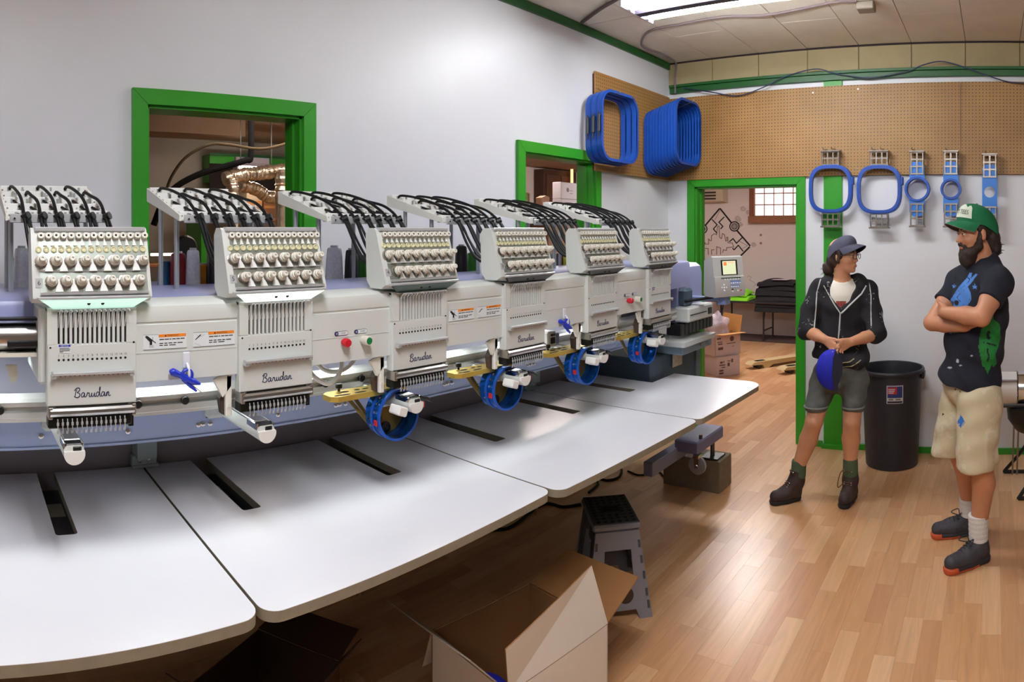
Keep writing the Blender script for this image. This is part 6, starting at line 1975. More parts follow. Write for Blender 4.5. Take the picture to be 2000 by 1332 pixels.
class Person:
    def __init__(s, px, R, label):
        s.t0, s.R = ray(px), R
        s.M = Matrix.Translation((R * math.sin(s.t0), R * math.cos(s.t0), 0)) @ Matrix.Rotation(-s.t0, 4, 'Z')
        s.label = label
        s.body = None
    def p(s, px, py, d=0.0):
        t = ray(px) - s.t0
        rr_ = (s.R + d) / math.cos(t)
        return np.array((rr_ * math.sin(t), d, EYE - (py - Y_HORIZON) / F_PX * rr_))
    def add(s, name, vol, mats, mask=None, parent=None, smooth=2, label=None, cat=None):
        V, Fq = vol.mesh()
        # a little relaxation
        for _ in range(smooth):
            acc = np.zeros_like(V); num = np.zeros(len(V))
            for a, b in ((0, 1), (1, 2), (2, 3), (3, 0)):
                np.add.at(acc, Fq[:, a], V[Fq[:, b]]); np.add.at(num, Fq[:, a], 1)
                np.add.at(acc, Fq[:, b], V[Fq[:, a]]); np.add.at(num, Fq[:, b], 1)
            V = V * 0.55 + 0.45 * acc / np.maximum(num, 1)[:, None]
        me = bpy.data.meshes.new(name)
        me.from_pydata(V.tolist(), [], Fq.tolist())
        mats = mats if isinstance(mats, (list, tuple)) else [mats]
        for m in mats:
            me.materials.append(m)
        if mask is not None:
            C = V[Fq].mean(1)
            mi = mask(C, V, Fq).astype(np.int32)
            me.polygons.foreach_set('material_index', mi)
        me.polygons.foreach_set('use_smooth', [True] * len(me.polygons))
        me.update()
        return place(name, me, s.M, parent, label=label, cat=cat)
    def mb(s, name, m, mt, parent, angle=50):
        for i, v in enumerate(m.v):
            m.v[i] = tuple(v)
        me = m.mesh(name, mt, angle)
        return place(name, me, s.M, parent)

def frame_of(fwd, up):
    f = np.array(fwd, float); f /= np.linalg.norm(f)
    u = np.array(up, float); u = u - f * (u @ f); u /= np.linalg.norm(u)
    l = np.cross(u, f)
    return np.stack([f, l, u], 1)           # columns: forward, left, up

def head_prims(v, o, B, female=False, scale=1.0):
    L = lambda p: np.array(o) + B @ (np.array(p) * scale)
    S = lambda r: np.array(r) * scale
    w = 0.93 if female else 1.0
    v.ell(L((-0.012, 0, 0.035)), S((0.098, 0.076 * w, 0.086)), B, 0.02)
    v.ell(L((0.026, 0, -0.035)), S((0.066, 0.060 * w, 0.083)), B, 0.02)
    v.ell(L((0.044, 0, -0.086)), S((0.040, 0.044 * w, 0.030)), B, 0.015)
    v.ell(L((0.074, 0, -0.102)), S((0.016, 0.018, 0.015)), B, 0.012)
    v.ell(L((0.073, 0, 0.020)), S((0.020, 0.052 * w, 0.013)), B, 0.012)
    for s in (-1, 1):
        v.ell(L((0.060, s * 0.038 * w, -0.032)), S((0.026, 0.022, 0.022)), B, 0.015)
        v.ell(L((0.098, s * 0.031 * w, 0.000)), S((0.014, 0.017, 0.011)), B, 0.008, True)
        v.ell(L((-0.004, s * 0.077 * w, -0.012)), S((0.017, 0.009, 0.031)), B, 0.005)
    v.limb(L((0.086, 0, 0.004)), L((0.108 if not female else 0.104, 0, -0.034)), 0.008 * scale, 0.0115 * scale, 0.008)
    for s in (-1, 1):
        v.ell(L((0.099, s * 0.011, -0.038)), S((0.009, 0.007, 0.007)), B, 0.006)
    v.ell(L((0.088, 0, -0.066)), S((0.012, 0.024, 0.006)), B, 0.006)
    v.ell(L((0.086, 0, -0.076)), S((0.012, 0.020, 0.006)), B, 0.006)
    return L

def hand_prims(v, wrist, fwd, thumb_side, curl, spread=0.06, scale=1.0, thumb=(0.75, 0.6, 0.25), lens=None):
    """palm with five separate fingers; fwd = finger direction, thumb_side = side of the thumb."""
    f = np.array(fwd, float); f /= np.linalg.norm(f)
    s_ = np.array(thumb_side, float); s_ = s_ - f * (s_ @ f); s_ /= np.linalg.norm(s_)
    nrm = np.cross(f, s_)                    # bends towards -nrm or +nrm by sign of curl
    W = np.array(wrist, float)
    kn = []
    for i, off in enumerate((0.026, 0.009, -0.009, -0.025)):
        K = W + f * (0.082 - 0.006 * abs(i - 1)) * scale + s_ * off * scale
        kn.append(K)
        v.limb(W + s_ * off * 0.55 * scale + f * 0.01, K, 0.0145 * scale, 0.0115 * scale, 0.010)
    tips = []
    for i, (K, ln) in enumerate(zip(kn, lens or (0.070, 0.078, 0.072, 0.057))):
        ln *= scale
        d = f + s_ * spread * (1.4 - i)
        d /= np.linalg.norm(d)
        c = curl[i] if isinstance(curl, (list, tuple)) else curl
        p = K
        r = 0.0088 * scale * (0.9 if i == 3 else 1)
        for q, (fr, ang) in enumerate(((0.46, c * 0.8), (0.30, c), (0.24, c * 0.7))):
            dd = d * math.cos(ang) + nrm * math.sin(ang)
            nn = -d * math.sin(ang) + nrm * math.cos(ang)
            d, nrm_l = dd / np.linalg.norm(dd), nn
            e = p + d * ln * fr
            v.limb(p, e, r, r * 0.93, 0.0035)
            p, r = e, r * 0.93
            nrm_keep = nrm
            nrm = nn
        nrm = np.cross(f, s_)
        tips.append(p)
    d = f * thumb[0] + s_ * thumb[1] + nrm * thumb[2]
    d /= np.linalg.norm(d)
    b0 = W + f * 0.022 * scale + s_ * 0.024 * scale
    b1 = b0 + d * 0.042 * scale
    d2 = d * 0.8 + f * 0.5; d2 /= np.linalg.norm(d2)
    b2 = b1 + d2 * 0.032 * scale
    b3 = b2 + d2 * 0.024 * scale
    v.chain([b0, b1, b2, b3], [0.0145 * scale, 0.0105 * scale, 0.0095 * scale, 0.0078 * scale], 0.006)
    return kn, tips

def skin_material(name, rgb):
    m = mat(name, rgb, 0.5, noise=0.06, nscale=14)
    b = m.node_tree.nodes['Principled BSDF']
    b.inputs['Subsurface Weight'].default_value = 0.12
    b.inputs['Subsurface Radius'].default_value = (0.02, 0.008, 0.004)
    b.inputs['Subsurface Scale'].default_value = 0.5
    return m
skin_w = skin_material('skin_light_tan', (206, 148, 112))
skin_m = skin_material('skin_tan', (198, 138, 104))
lip_m = mat('lip', (178, 112, 92), 0.5)
eye_white = mat('eye_white', (196, 184, 176), 0.3)
iris = mat('iris', (50, 36, 28), 0.25)

def cap_mesh(L, B, crown_mt, brim_mt, per, parent, scale=1.0, crown_h=0.100, brim_len=0.075, back_drop=0.0, tilt=0.0, rad=(0.107, 0.087), under=None):
    n, rings = 36, 12
    m = MB(); v, f = [], []
    for i in range(rings + 1):
        ph = math.pi / 2 * i / rings
        for k in range(n):
            a = 2 * math.pi * k / n
            cx = rad[0] * math.cos(ph) ** 0.85 * math.cos(a) - 0.008
            cy = rad[1] * math.cos(ph) ** 0.85 * math.sin(a)
            cz = 0.038 + crown_h * math.sin(ph) ** 0.95 + tilt * cx
            if i == 0:
                cz -= back_drop * max(0.0, -math.cos(a))
            # six panels: slight creases
            q = 1 - 0.012 * abs(math.cos(3 * a)) ** 8
            v.append(L((cx * q, cy * q, cz)))
    for i in range(rings):
        for k in range(n):
            f.append((i * n + k, i * n + (k + 1) % n, (i + 1) * n + (k + 1) % n, (i + 1) * n + k))
    m.add(v, f)
    m.ball(L((-0.008, 0, 0.038 + crown_h + tilt * -0.008)), 0.006 * scale, 8, 6)
    c = per.mb('cap', m, crown_mt, parent)
    b = MB(); vv = []
    J, K = 7, 17
    for s in (0, 1):
        for j in range(J):
            for k in range(K):
                a = math.pi * (-0.43 + 0.86 * k / (K - 1))
                t = j / (J - 1)
                x0, y0 = rad[0] * math.cos(a) - 0.010, rad[1] * math.sin(a)
                ext = brim_len * (math.cos(a) ** 0.55)
                x = x0 + ext * t
                y = y0 * (1 - 0.02 * t)
                z = 0.042 + tilt * x0 - 0.030 * (y / rad[1]) ** 2 * t - 0.012 * t * t - s * 0.0035
                vv.append(L((x, y, z)))
    ff = []
    for s in (0, 1):
        for j in range(J - 1):
            for k in range(K - 1):
                q = s * J * K + j * K + k
                q4 = (q, q + 1, q + K + 1, q + K)
                ff.append(q4 if s == 0 else q4[::-1])
    rim = [(J - 1) * K + k for k in range(K)]
    for a, b_ in zip(rim[:-1], rim[1:]):
        ff.append((a, b_, J * K + b_, J * K + a))
    for side in (0, K - 1):
        e = [j * K + side for j in range(J)]
        for a, b_ in zip(e[:-1], e[1:]):
            ff.append((a, b_, J * K + b_, J * K + a))
    b.add(vv, ff)
    nb = 2 * (J - 1) * (K - 1) // 2
    b.mi = [0] * nb + [1] * (len(ff) - nb)
    per.mb('cap_brim', b, [brim_mt, under or brim_mt], c)
    return c

def face_details(per, L, B, parent, female, brow_mt, scale=1.0):
    w = 0.93 if female else 1.0
    for s in (-1, 1):
        e = MB().ball(L((0.0815, s * 0.031 * w, -0.001)), 0.0100 * scale, 12, 8)
        ob = per.mb('eye', e, eye_white, parent)
        q = MB().ball(L((0.0880, s * 0.0305 * w, -0.001)), 0.0058 * scale, 10, 6)
        per.mb('iris', q, iris, ob)
        lid = MB().tube([L((0.088, s * 0.018 * w, 0.002)), L((0.0945, s * 0.026 * w, 0.0068)), L((0.0945, s * 0.034 * w, 0.0068)), L((0.086, s * 0.045 * w, 0.001))], [0.0026, 0.0042, 0.0042, 0.0026], 6)
        per.mb('eyelid', lid, MATS['skin_light_tan'] if female else MATS['skin_tan'], parent)
        br = MB().tube([L((0.0925, s * 0.014 * w, 0.020)), L((0.0935, s * 0.026 * w, 0.025)), L((0.086, s * 0.040 * w, 0.0235)), L((0.076, s * 0.050 * w, 0.017))], [0.003, 0.0042, 0.0038, 0.002], 6)
        per.mb('eyebrow', br, brow_mt, parent)
    lp = MB().tube([L((0.088, -0.021, -0.0705)), L((0.0968, -0.009, -0.0680)), L((0.0985, 0, -0.0688)), L((0.0968, 0.009, -0.0680)), L((0.088, 0.021, -0.0705))], [0.0012, 0.0030, 0.0032, 0.0030, 0.0012], 8)
    lp.tube([L((0.088, -0.018, -0.0735)), L((0.0948, -0.008, -0.0765)), L((0.0962, 0, -0.077)), L((0.0948, 0.008, -0.0765)), L((0.088, 0.018, -0.0735))], [0.0012, 0.0030, 0.0034, 0.0030, 0.0012], 8)
    per.mb('lips', lp, lip_m, parent)

def boot_prims(v, ankle, toe, heel, shaft_top, h=0.0, r=0.042, shaft_r=0.048):
    a, t, hl, st = (np.array(q, float) for q in (ankle, toe, heel, shaft_top))
    v.limb(hl, a, r * 0.92, shaft_r, 0.02)
    v.limb(a, st, shaft_r, shaft_r * 0.98, 0.015)
    mid = hl * 0.45 + t * 0.55
    v.limb(hl, mid, r * 0.85, r * 0.98, 0.02)
    v.limb(mid, t, r * 0.98, r * 0.88, 0.02)
    v.limb(a, mid + np.array((0, 0, 0.012)), r * 0.95, r * 0.85, 0.025)

# ================================================================== person in the dark hoodie
wo = Person(1635, 4.05, '')
P = wo.p
hood_m = None
head_c = P(1647, 499, -0.02)
hf = np.array((0.86, -0.50, 0.03))
HB = frame_of(hf, (-0.03, 0.02, 1))
BW = Vol((-0.36, -0.34, -0.005), (0.36, 0.26, 1.70), 0.0058)
HL = head_prims(BW, head_c, HB, True, 0.90)
neck0, neck1 = P(1646, 560, 0.02), P(1643, 518, -0.005)
BW.limb(neck0, neck1, 0.056, 0.046, 0.02)
shR, shL = P(1603, 566, 0.02), P(1692, 568, 0.01)        # her right is left in the picture
BW.ell(P(1645, 600, 0.02), (0.135, 0.085, 0.16), None, 0.04)
BW.limb(shR, shL, 0.055, 0.055, 0.04)
BW.ell(P(1640, 680, 0.03), (0.13, 0.09, 0.13), None, 0.05)
BW.ell(P(1640, 725, 0.03), (0.155, 0.10, 0.10), None, 0.05)
elR, elL = P(1576, 646, -0.05), P(1712, 652, -0.06)
wrR, wrL = P(1611, 663, -0.21), P(1664, 667, -0.22)
BW.chain([shR, elR], [0.048, 0.040], 0.02); BW.chain([elR, (elR + wrR) / 2, wrR], [0.040, 0.036, 0.026], 0.012)
BW.chain([shL, elL], [0.048, 0.040], 0.02); BW.chain([elL, (elL + wrL) / 2, wrL], [0.040, 0.036, 0.026], 0.012)
hipR, hipL = P(1610, 742, 0.03), P(1670, 742, 0.02)
knR, knL = P(1590, 823, -0.05), P(1664, 823, -0.04)
anR, anL = P(1556, 921, 0.0), P(1660, 916, -0.01)
BW.chain([hipR, knR], [0.078, 0.053], 0.02); BW.chain([hipL, knL], [0.078, 0.053], 0.02)
cR, cL = knR * .62 + anR * .38 + np.array((0.006, 0.022, 0)), knL * .62 + anL * .38 + np.array((0, 0.022, 0))
BW.chain([knR, cR, anR], [0.052, 0.056, 0.036], 0.015); BW.chain([knL, cL, anL], [0.052, 0.056, 0.036], 0.015)
grip = P(1632, 683, -0.27)
hand_prims(BW, wrR, grip - wrR + np.array((0.02, 0.0, -0.012)), (0.55, -0.25, 0.75), (0.28, 0.40, 0.55, 0.65), 0.05, 0.86, (0.80, 0.45, -0.10))
hand_prims(BW, wrL, grip - wrL + np.array((-0.01, 0.0, -0.006)), (-0.2, -0.25, 0.9), (-0.32, -0.45, -0.55, -0.6), 0.05, 0.86, (0.85, 0.40, 0.10))
for q, tq in ((anR, P(1530, 962, -0.05)), (anL, P(1655, 958, -0.06))):
    BW.limb(q, np.array((q[0], q[1], 0.07)), 0.034, 0.03, 0.02); BW.limb(np.array((q[0], q[1], 0.06)), np.array((tq[0], tq[1], 0.05)), 0.028, 0.024, 0.02)
woman = wo.add('person', BW, skin_w, label='person in a grey cap, glasses and dark hoodie, holding a blue cap', cat='person')
# -- white T-shirt and hoodie
tee = Vol((-0.30, -0.2, 0.85), (0.32, 0.25, 1.48), 0.0065)
tee.limb(shR, shL, 0.060, 0.060, 0.03); tee.ell(P(1645, 600, 0.015), (0.140, 0.096, 0.165), None, 0.04)
tee.limb(P(1645, 575, 0.01), P(1645, 556, 0.012), 0.085, 0.066, 0.03)
tee.limb(neck0, neck1 + np.array((0.0, -0.03, 0.02)), 0.052, 0.052, 0.008, True)
tee_white = mat('tee_white', (226, 220, 208), 0.85)
tee_art = mat('tee_art', (150, 70, 60), 0.85, noise=0.8, nscale=90)
def tee_mask(C, V, F_):
    a = P(1643, 592, 0)
    return ((np.abs(C[:, 0] - a[0]) < 0.032) & (np.abs(C[:, 2] - a[2]) < 0.022) & (C[:, 1] < 0)).astype(int)
wo.add('t_shirt', tee, [tee_white, tee_art], tee_mask, woman)
hd = Vol((-0.36, -0.30, 0.75), (0.38, 0.26, 1.50), 0.0060)
hd.limb(shR, shL, 0.070, 0.070, 0.03)
hd.ell(P(1644, 602, 0.02), (0.158, 0.112, 0.175), None, 0.04)
hd.ell(P(1642, 655, 0.02), (0.165, 0.115, 0.15), None, 0.05)
hd.limb(P(1606, 690, 0.02), P(1676, 690, 0.02), 0.062, 0.062, 0.04)
hd.ell(P(1648, 697, 0.02), (0.150, 0.118, 0.075), None, 0.04)
hd.ell(P(1670, 704, -0.02), (0.085, 0.10, 0.045), None, 0.03)
sR, sL = elR * .86 + wrR * .14, elL * .86 + wrL * .14
hd.chain([shR, P(1584, 606, -0.01), elR, sR], [0.068, 0.062, 0.056, 0.050], 0.02)
hd.chain([shL, P(1704, 612, -0.02), elL, sL], [0.068, 0.062, 0.056, 0.050], 0.02)
hd.cut_plane(P(1640, 711, 0), (-0.24, 0, -1))
hd.limb(P(1618, 548, 0.05), P(1680, 550, 0.05), 0.045, 0.045, 0.02)           # hood lying behind the neck
hd.limb(P(1612, 556, -0.02), P(1622, 548, 0.06), 0.032, 0.04, 0.02); hd.limb(P(1680, 556, -0.03), P(1676, 548, 0.06), 0.036, 0.04, 0.02)
hd.limb(neck0, neck1 + np.array((0.0, 0.0, 0.06)), 0.055, 0.060, 0.01, True)
# open V at the front
vb = P(1641, 604, -0.14)
for k in range(14):
    t_ = k / 13
    c = vb + (P(1646, 548, -0.09) - vb) * t_
    r_ = 0.006 + 0.104 * t_
    hd.limb(c + np.array((0, -0.12, 0)), c + np.array((0, 0.060 - r_ * 0.75, 0)), r_, r_, 0.006, True)
hd.warp(lambda X, Y, Z: 0.0030 * np.sin(42 * Z + 16 * X + 9 * Y) + 0.0022 * np.sin(70 * X + 33 * Z) + 0.002 * np.sin(55 * Y - 60 * Z))
hood_cloth = mat('hoodie_black', (27, 26, 31), 0.92, noise=0.2, nscale=30)
def splat_material(name, base, splat, scale, thr):
    m = bpy.data.materials.new(name); m.use_nodes = True
    nt = m.node_tree; b = nt.nodes['Principled BSDF']
    tc = nt.nodes.new('ShaderNodeTexCoord')
    n1 = nt.nodes.new('ShaderNodeTexNoise'); n1.inputs['Scale'].default_value = scale; n1.inputs['Detail'].default_value = 2
    n2 = nt.nodes.new('ShaderNodeTexNoise'); n2.inputs['Scale'].default_value = scale * .16; n2.inputs['Detail'].default_value = 1
    for n_ in (n1, n2):
        nt.links.new(tc.outputs['Object'], n_.inputs['Vector'])
    mu = nt.nodes.new('ShaderNodeMath'); mu.operation = 'MULTIPLY'
    nt.links.new(n1.outputs['Fac'], mu.inputs[0]); nt.links.new(n2.outputs['Fac'], mu.inputs[1])
    gt = nt.nodes.new('ShaderNodeMath'); gt.operation = 'GREATER_THAN'; gt.inputs[1].default_value = thr
    nt.links.new(mu.outputs[0], gt.inputs[0])
    mx = nt.nodes.new('ShaderNodeMix'); mx.data_type = 'RGBA'
    mx.inputs['A'].default_value = srgb(*base); mx.inputs['B'].default_value = srgb(*splat)
    nt.links.new(gt.outputs[0], mx.inputs['Factor'])
    nt.links.new(mx.outputs['Result'], b.inputs['Base Color'])
    b.inputs['Roughness'].default_value = 0.9
    return m
hood_cloth = splat_material('hoodie_cloth', (27, 26, 31), (150, 152, 156), 75, 0.425)
hoodie = wo.add('hoodie', hd, hood_cloth, None, woman)
zip_m = mat('zip_tape', (196, 200, 196), 0.7)
def front_y(V, x, z, off=0.004):
    """front of the cloth at (x, z): the nearest surface towards the viewer."""
    ix = int(round((x - V.lo[0]) / V.h)); iz = int(round((z - V.lo[2]) / V.h))
    col = V.D[min(max(ix, 0), V.n[0] - 1), :, min(max(iz, 0), V.n[2] - 1)]
    k = np.argmax(col < 0)
    return V.lo[1] + k * V.h - off
def cloth_line(name, V, pts, r, mt, parent):
    out = []
    for a, b in zip(pts[:-1], pts[1:]):
        for q in np.linspace(0, 1, 6)[:-1]:
            p = a + (b - a) * q
            out.append(p)
    out.append(pts[-1])
    Q = []
    for p in out:
        Q.append((p[0], front_y(V, p[0], p[2], r * 0.6), p[2]))
    wo_mb = MB().tube(Q, r, 6)
    return wo_mb
m = cloth_line('zip', hd, [P(1641, 607), P(1639, 640), P(1636, 672), P(1635, 700)], 0.0052, zip_m, hoodie)
wo.mb('zipper', m, zip_m, hoodie)
m = cloth_line('x', hd, [P(1609, 556), P(1618, 572), P(1630, 592), P(1641, 608)], 0.004, zip_m, hoodie); wo.mb('zip_edge', m, zip_m, hoodie)
m = cloth_line('x', hd, [P(1691, 556), P(1682, 572), P(1660, 592), P(1643, 608)], 0.0055, zip_m, hoodie); wo.mb('zip_edge', m, zip_m, hoodie)
m = cloth_line('x', hd, [P(1603, 545), P(1596, 570), P(1594, 605), P(1591, 640)], 0.0042, zip_m, hoodie); wo.mb('drawstring', m, zip_m, hoodie)
m = cloth_line('x', hd, [P(1697, 552), P(1700, 575), P(1700, 610), P(1700, 632)], 0.0042, zip_m, hoodie); wo.mb('drawstring', m, zip_m, hoodie)
tan_m = mat('tan_piping', (170, 160, 110), 0.7)
for a in ([P(1645, 702), P(1658, 700), P(1667, 694)], [P(1646, 711), P(1662, 708), P(1680, 697)]):
    wo.mb('belt_cord', cloth_line('x', hd, a, 0.0035, tan_m, hoodie), tan_m, hoodie)
# -- shorts, socks, boots
sh = Vol((-0.30, -0.26, 0.40), (0.30, 0.26, 0.96), 0.0062)
sh.ell(P(1641, 722, 0.03), (0.160, 0.115, 0.10), None, 0.04)
hemR, hemL = P(1594, 797, -0.035), P(1666, 798, -0.03)
sh.chain([hipR, hemR], [0.090, 0.070], 0.02); sh.chain([hipL, hemL], [0.090, 0.066], 0.02)
sh.ell(P(1637, 752, 0.0), (0.05, 0.09, 0.05), None, 0.03)
sh.cut_plane(P(1640, 799, 0), (0, 0, -1))
sh.warp(lambda X, Y, Z: 0.0028 * np.sin(60 * Z + 20 * X) * np.sin(25 * X + 3) + 0.002 * np.sin(85 * Z - 30 * X))
shorts_m = mat('grey_denim', (92, 94, 90), 0.9, noise=0.22, nscale=28, bump=0.2, bscale=250)
shorts = wo.add('shorts', sh, shorts_m, None, woman)
for hem, rad in ((hemR, 0.0715), (hemL, 0.0675)):
    n = 28
    ring = [(hem[0] + rad * math.cos(a), hem[1] + rad * 0.98 * math.sin(a), hem[2] + 0.012) for a in [2 * math.pi * k / n for k in range(n)]]
    wo.mb('cuff', MB().tube(ring, 0.0065, 6, closed=True), mat('denim_light', (118, 120, 114), 0.9), shorts)
sock_m = mat('green_sock', (74, 92, 66), 0.9)
boot_m = mat('brown_boot', (56, 42, 38), 0.65, noise=0.25, nscale=30)
sole_m = mat('dark_sole', (26, 22, 22), 0.7)
lace_m = mat('brown_lace', (96, 66, 48), 0.8)
def boots(per, parent, ank, toe, heel, top, seed):
    v = Vol(np.minimum.reduce([toe, heel, top]) - 0.1, np.maximum.reduce([toe, heel, top]) + 0.1, 0.0052)
    boot_prims(v, ank, toe, heel, top)
    v.cut_plane((0, 0, 0.022), (0, 0, -1))
    v.cut_plane(top, (0, 0, 1))
    b = per.add('boot', v, boot_m, None, parent)
    w = Vol(np.minimum(toe, heel) - 0.09, np.maximum(toe, heel) + 0.09, 0.0052)
    tz, hz = toe.copy(), heel.copy(); tz[2] = hz[2] = 0.02
    w.limb(hz, hz * .5 + tz * .5, 0.039, 0.043, 0.01); w.limb(hz * .5 + tz * .5, tz, 0.043, 0.040, 0.01)
    w.cut_plane((0, 0, 0.026), (0, 0, 1)); w.cut_plane((0, 0, 0.001), (0, 0, -1))
    per.add('boot_sole', w, sole_m, None, b, 1)
    # laces up the front
    d = toe - heel; d[2] = 0; d /= np.linalg.norm(d)
    sd_ = np.array((-d[1], d[0], 0))
    m = MB()
    for k in range(5):
        t_ = k / 4
        c = (ank + d * 0.052 + np.array((0, 0, 0.01))) * t_ + (heel * .42 + toe * .58 + np.array((0, 0, 0.045))) * (1 - t_)
        if k == 4:
            c = top + d * 0.046 - np.array((0, 0, 0.012))
        m.tube([c - sd_ * 0.020, c + d * 0.008 + np.array((0, 0, 0.004)), c + sd_ * 0.020], 0.0035, 5)
        for s in (-1, 1):
            m.ball(c + sd_ * 0.022 * s, 0.0045, 6, 4, 1)
    per.mb('laces', m, [lace_m, chrome], b)['kind'] = 'stuff'
    sk_ = Vol(top - 0.09, top + 0.09, 0.0055)
    sk_.limb(top - np.array((0, 0, 0.04)), top + (ank - top) * -0.55, 0.047, 0.046, 0.01)
    sk_.cut_plane(top + (ank - top) * -0.55 + np.array((0, 0, 0.015)), (0, 0, 1))
    per.add('sock', sk_, sock_m, None, parent, 1)
    return b
toeR, heelR = P(1515, 965, -0.07), P(1553, 957, 0.0)
toeL, heelL = P(1649, 966, -0.10), P(1663, 948, 0.03)
for q in (toeR, heelR, toeL, heelL): q[2] = 0.045
topR, topL = P(1559, 915, 0.0), P(1661, 912, -0.005)
boots(wo, woman, P(1556, 938, 0.0), toeR, heelR, topR, 1)
boots(wo, woman, P(1661, 936, 0.0), toeL, heelL, topL, 2)
ll = P(1640, 940, -0.02)
wo.mb('loose_lace', MB().tube(spline([P(1650, 915, -0.07), P(1641, 925, -0.08), P(1636, 945, -0.09), P(1638, 952, -0.09), P(1648, 942, -0.08)], 5), 0.003, 5), lace_m, woman)
# -- head: hair, cap, glasses, features
hair_m = mat('dark_brown_hair', (52, 34, 26), 0.6, noise=0.3, nscale=60)
face_details(wo, HL, HB, woman, True, hair_m)
hr = Vol(head_c - 0.17, head_c + 0.17, 0.0052)
hr.ell(HL((-0.018, 0, 0.026)), np.array((0.094, 0.077, 0.080)) * .9, HB, 0.01)
hr.ell(HL((-0.060, 0, -0.030)), np.array((0.062, 0.068, 0.060)) * .9, HB, 0.02)
hr.ell(HL((-0.118, 0.0, -0.085)), np.array((0.046, 0.045, 0.052)) * .9, HB, 0.015)
for s in (-1, 1):
    hr.limb(HL((0.012, s * 0.072, 0.03)), HL((0.000, s * 0.074, -0.045)), 0.013, 0.010, 0.01)
hr.ell(HL((0.085, 0, -0.02)), np.array((0.065, 0.07, 0.10)) * .9, HB, 0.012, True)
hr.warp(lambda X, Y, Z: 0.0026 * np.sin(170 * X + 40 * Z) * np.sin(90 * Z + 60 * Y))
hair = wo.add('hair', hr, hair_m, None, woman)
m = MB(); rj = random.Random(9)
for k in range(14):
    b0 = HL((-0.13, rj.uniform(-.03, .03), -0.07 - rj.uniform(0, .05)))
    m.tube([b0, b0 + np.array((-rj.uniform(.01, .035), rj.uniform(-.01, .01), rj.uniform(-.03, .02)))], [0.003, 0.0008], 4)
wo.mb('loose_strands', m, hair_m, hair)
cap_gray = mat('cap_grey', (72, 74, 92), 0.85, noise=0.12, nscale=60)
cap_mesh(HL, HB, cap_gray, cap_gray, wo, woman, 0.9, 0.092, 0.074, 0.04, 0.36, under=mat('cap_under', (30, 30, 36), 0.9))
gl = MB()
for s in (-1, 1):
    cpt = (0.112, s * 0.031, -0.004)
    gl.tube([HL((0.112 - 0.006 * abs(s * .031 + 0.022 * math.cos(a)) / .05, s * 0.031 + 0.022 * math.cos(a), -0.005 + 0.019 * math.sin(a))) for a in [2 * math.pi * k / 20 for k in range(20)]], 0.0018, 6, closed=True)
    gl.tube([HL((0.107, s * 0.053, 0.002)), HL((0.06, s * 0.073, 0.002)), HL((0.0, s * 0.079, 0.0))], 0.0018, 6)
gl.tube([HL((0.112, -0.009, 0.0)), HL((0.114, 0, 0.002)), HL((0.112, 0.009, 0.0))], 0.0016, 6)
wo.mb('glasses', gl, mat('glasses_black', (22, 20, 22), 0.3), woman)
# -- blue cap in her hands: a thing of its own
cw = thing('baseball_cap', wo.M @ Vector(P(1628, 765, -0.27)), 'bright blue baseball cap held in both hands by the person in the hoodie', 'cap')
cb_ = Vol((-0.2, -0.42, 0.60), (0.12, -0.14, 1.02), 0.0052)
cc = P(1625, 722, -0.275)
cb_.ell(cc, (0.092, 0.055, 0.118), None, 0.01)
cb_.ell(cc + np.array((0.075, 0.0, -0.01)), (0.070, 0.10, 0.16), None, 0.006, True)
def place_under(me_ob, parent):
    me_ob.parent = parent
    me_ob.matrix_local = WM[parent.name].inverted() @ wo.M
crown = wo.add('crown', cb_, cap_blue)
place_under(crown, cw)
m = MB()
pts = [(1632, 684), (1646, 706), (1645, 730), (1637, 752), (1636, 768), (1629, 760), (1625, 735), (1627, 700)]
f3 = [P(a, b, -0.345) for a, b in pts]; f4 = [P(a, b, -0.335) for a, b in pts]
m.add(f3 + f4, [tuple(range(8)), tuple(range(15, 7, -1))] + [(k, (k + 1) % 8, 8 + (k + 1) % 8, 8 + k) for k in range(8)])
ob = wo.mb('brim', m, cap_navy, cw)
place_under(ob, cw)

# ================================================================== person with arms crossed
mn = Person(1893, 3.40, '')
P = mn.p
def to_px(C):
    r = np.hypot(C[:, 0], mn.R + C[:, 1])
    return X_NORMAL + F_PX * (mn.t0 + np.arctan2(C[:, 0], mn.R + C[:, 1])), Y_HORIZON + (EYE - C[:, 2]) / r * F_PX
def in_poly(x, y, poly):
    inside = np.zeros(len(x), bool)
    n = len(poly)
    for i in range(n):
        x0, y0 = poly[i]; x1, y1 = poly[(i + 1) % n]
        c = ((y0 > y) != (y1 > y)) & (x < (x1 - x0) * (y - y0) / (y1 - y0 + 1e-12) + x0)
        inside ^= c
    return inside
mh = P(1908, 455, 0.0)
mf = np.array((-0.93, -0.36, -0.05))
MBs = frame_of(mf, (-0.06, 0, 1))
TB = frame_of((-0.80, -0.60, 0), (0, 0, 1))             # torso frame
BM = Vol((-0.30, -0.42, -0.005), (0.26, 0.34, 1.84), 0.0060)
ML = head_prims(BM, mh, MBs, False, 1.0)
BM.limb(P(1922, 528, 0.02), P(1916, 488, 0.005), 0.066, 0.058, 0.025)
sL, sR = P(1950, 552, -0.13), P(1876, 550, 0.14)
BM.limb(sL, sR, 0.062, 0.062, 0.05)
BM.ell(P(1913, 600, 0.01), (0.105, 0.155, 0.19), TB, 0.05)
BM.ell(P(1900, 690, 0.0), (0.115, 0.150, 0.16), TB, 0.06)
BM.ell(P(1898, 760, 0.0), (0.115, 0.155, 0.11), TB, 0.05)
eL, eR = P(1917, 620, -0.27), P(1820, 630, 0.02)
wL, wR = P(1846, 610, -0.150), P(1884, 637, -0.150)
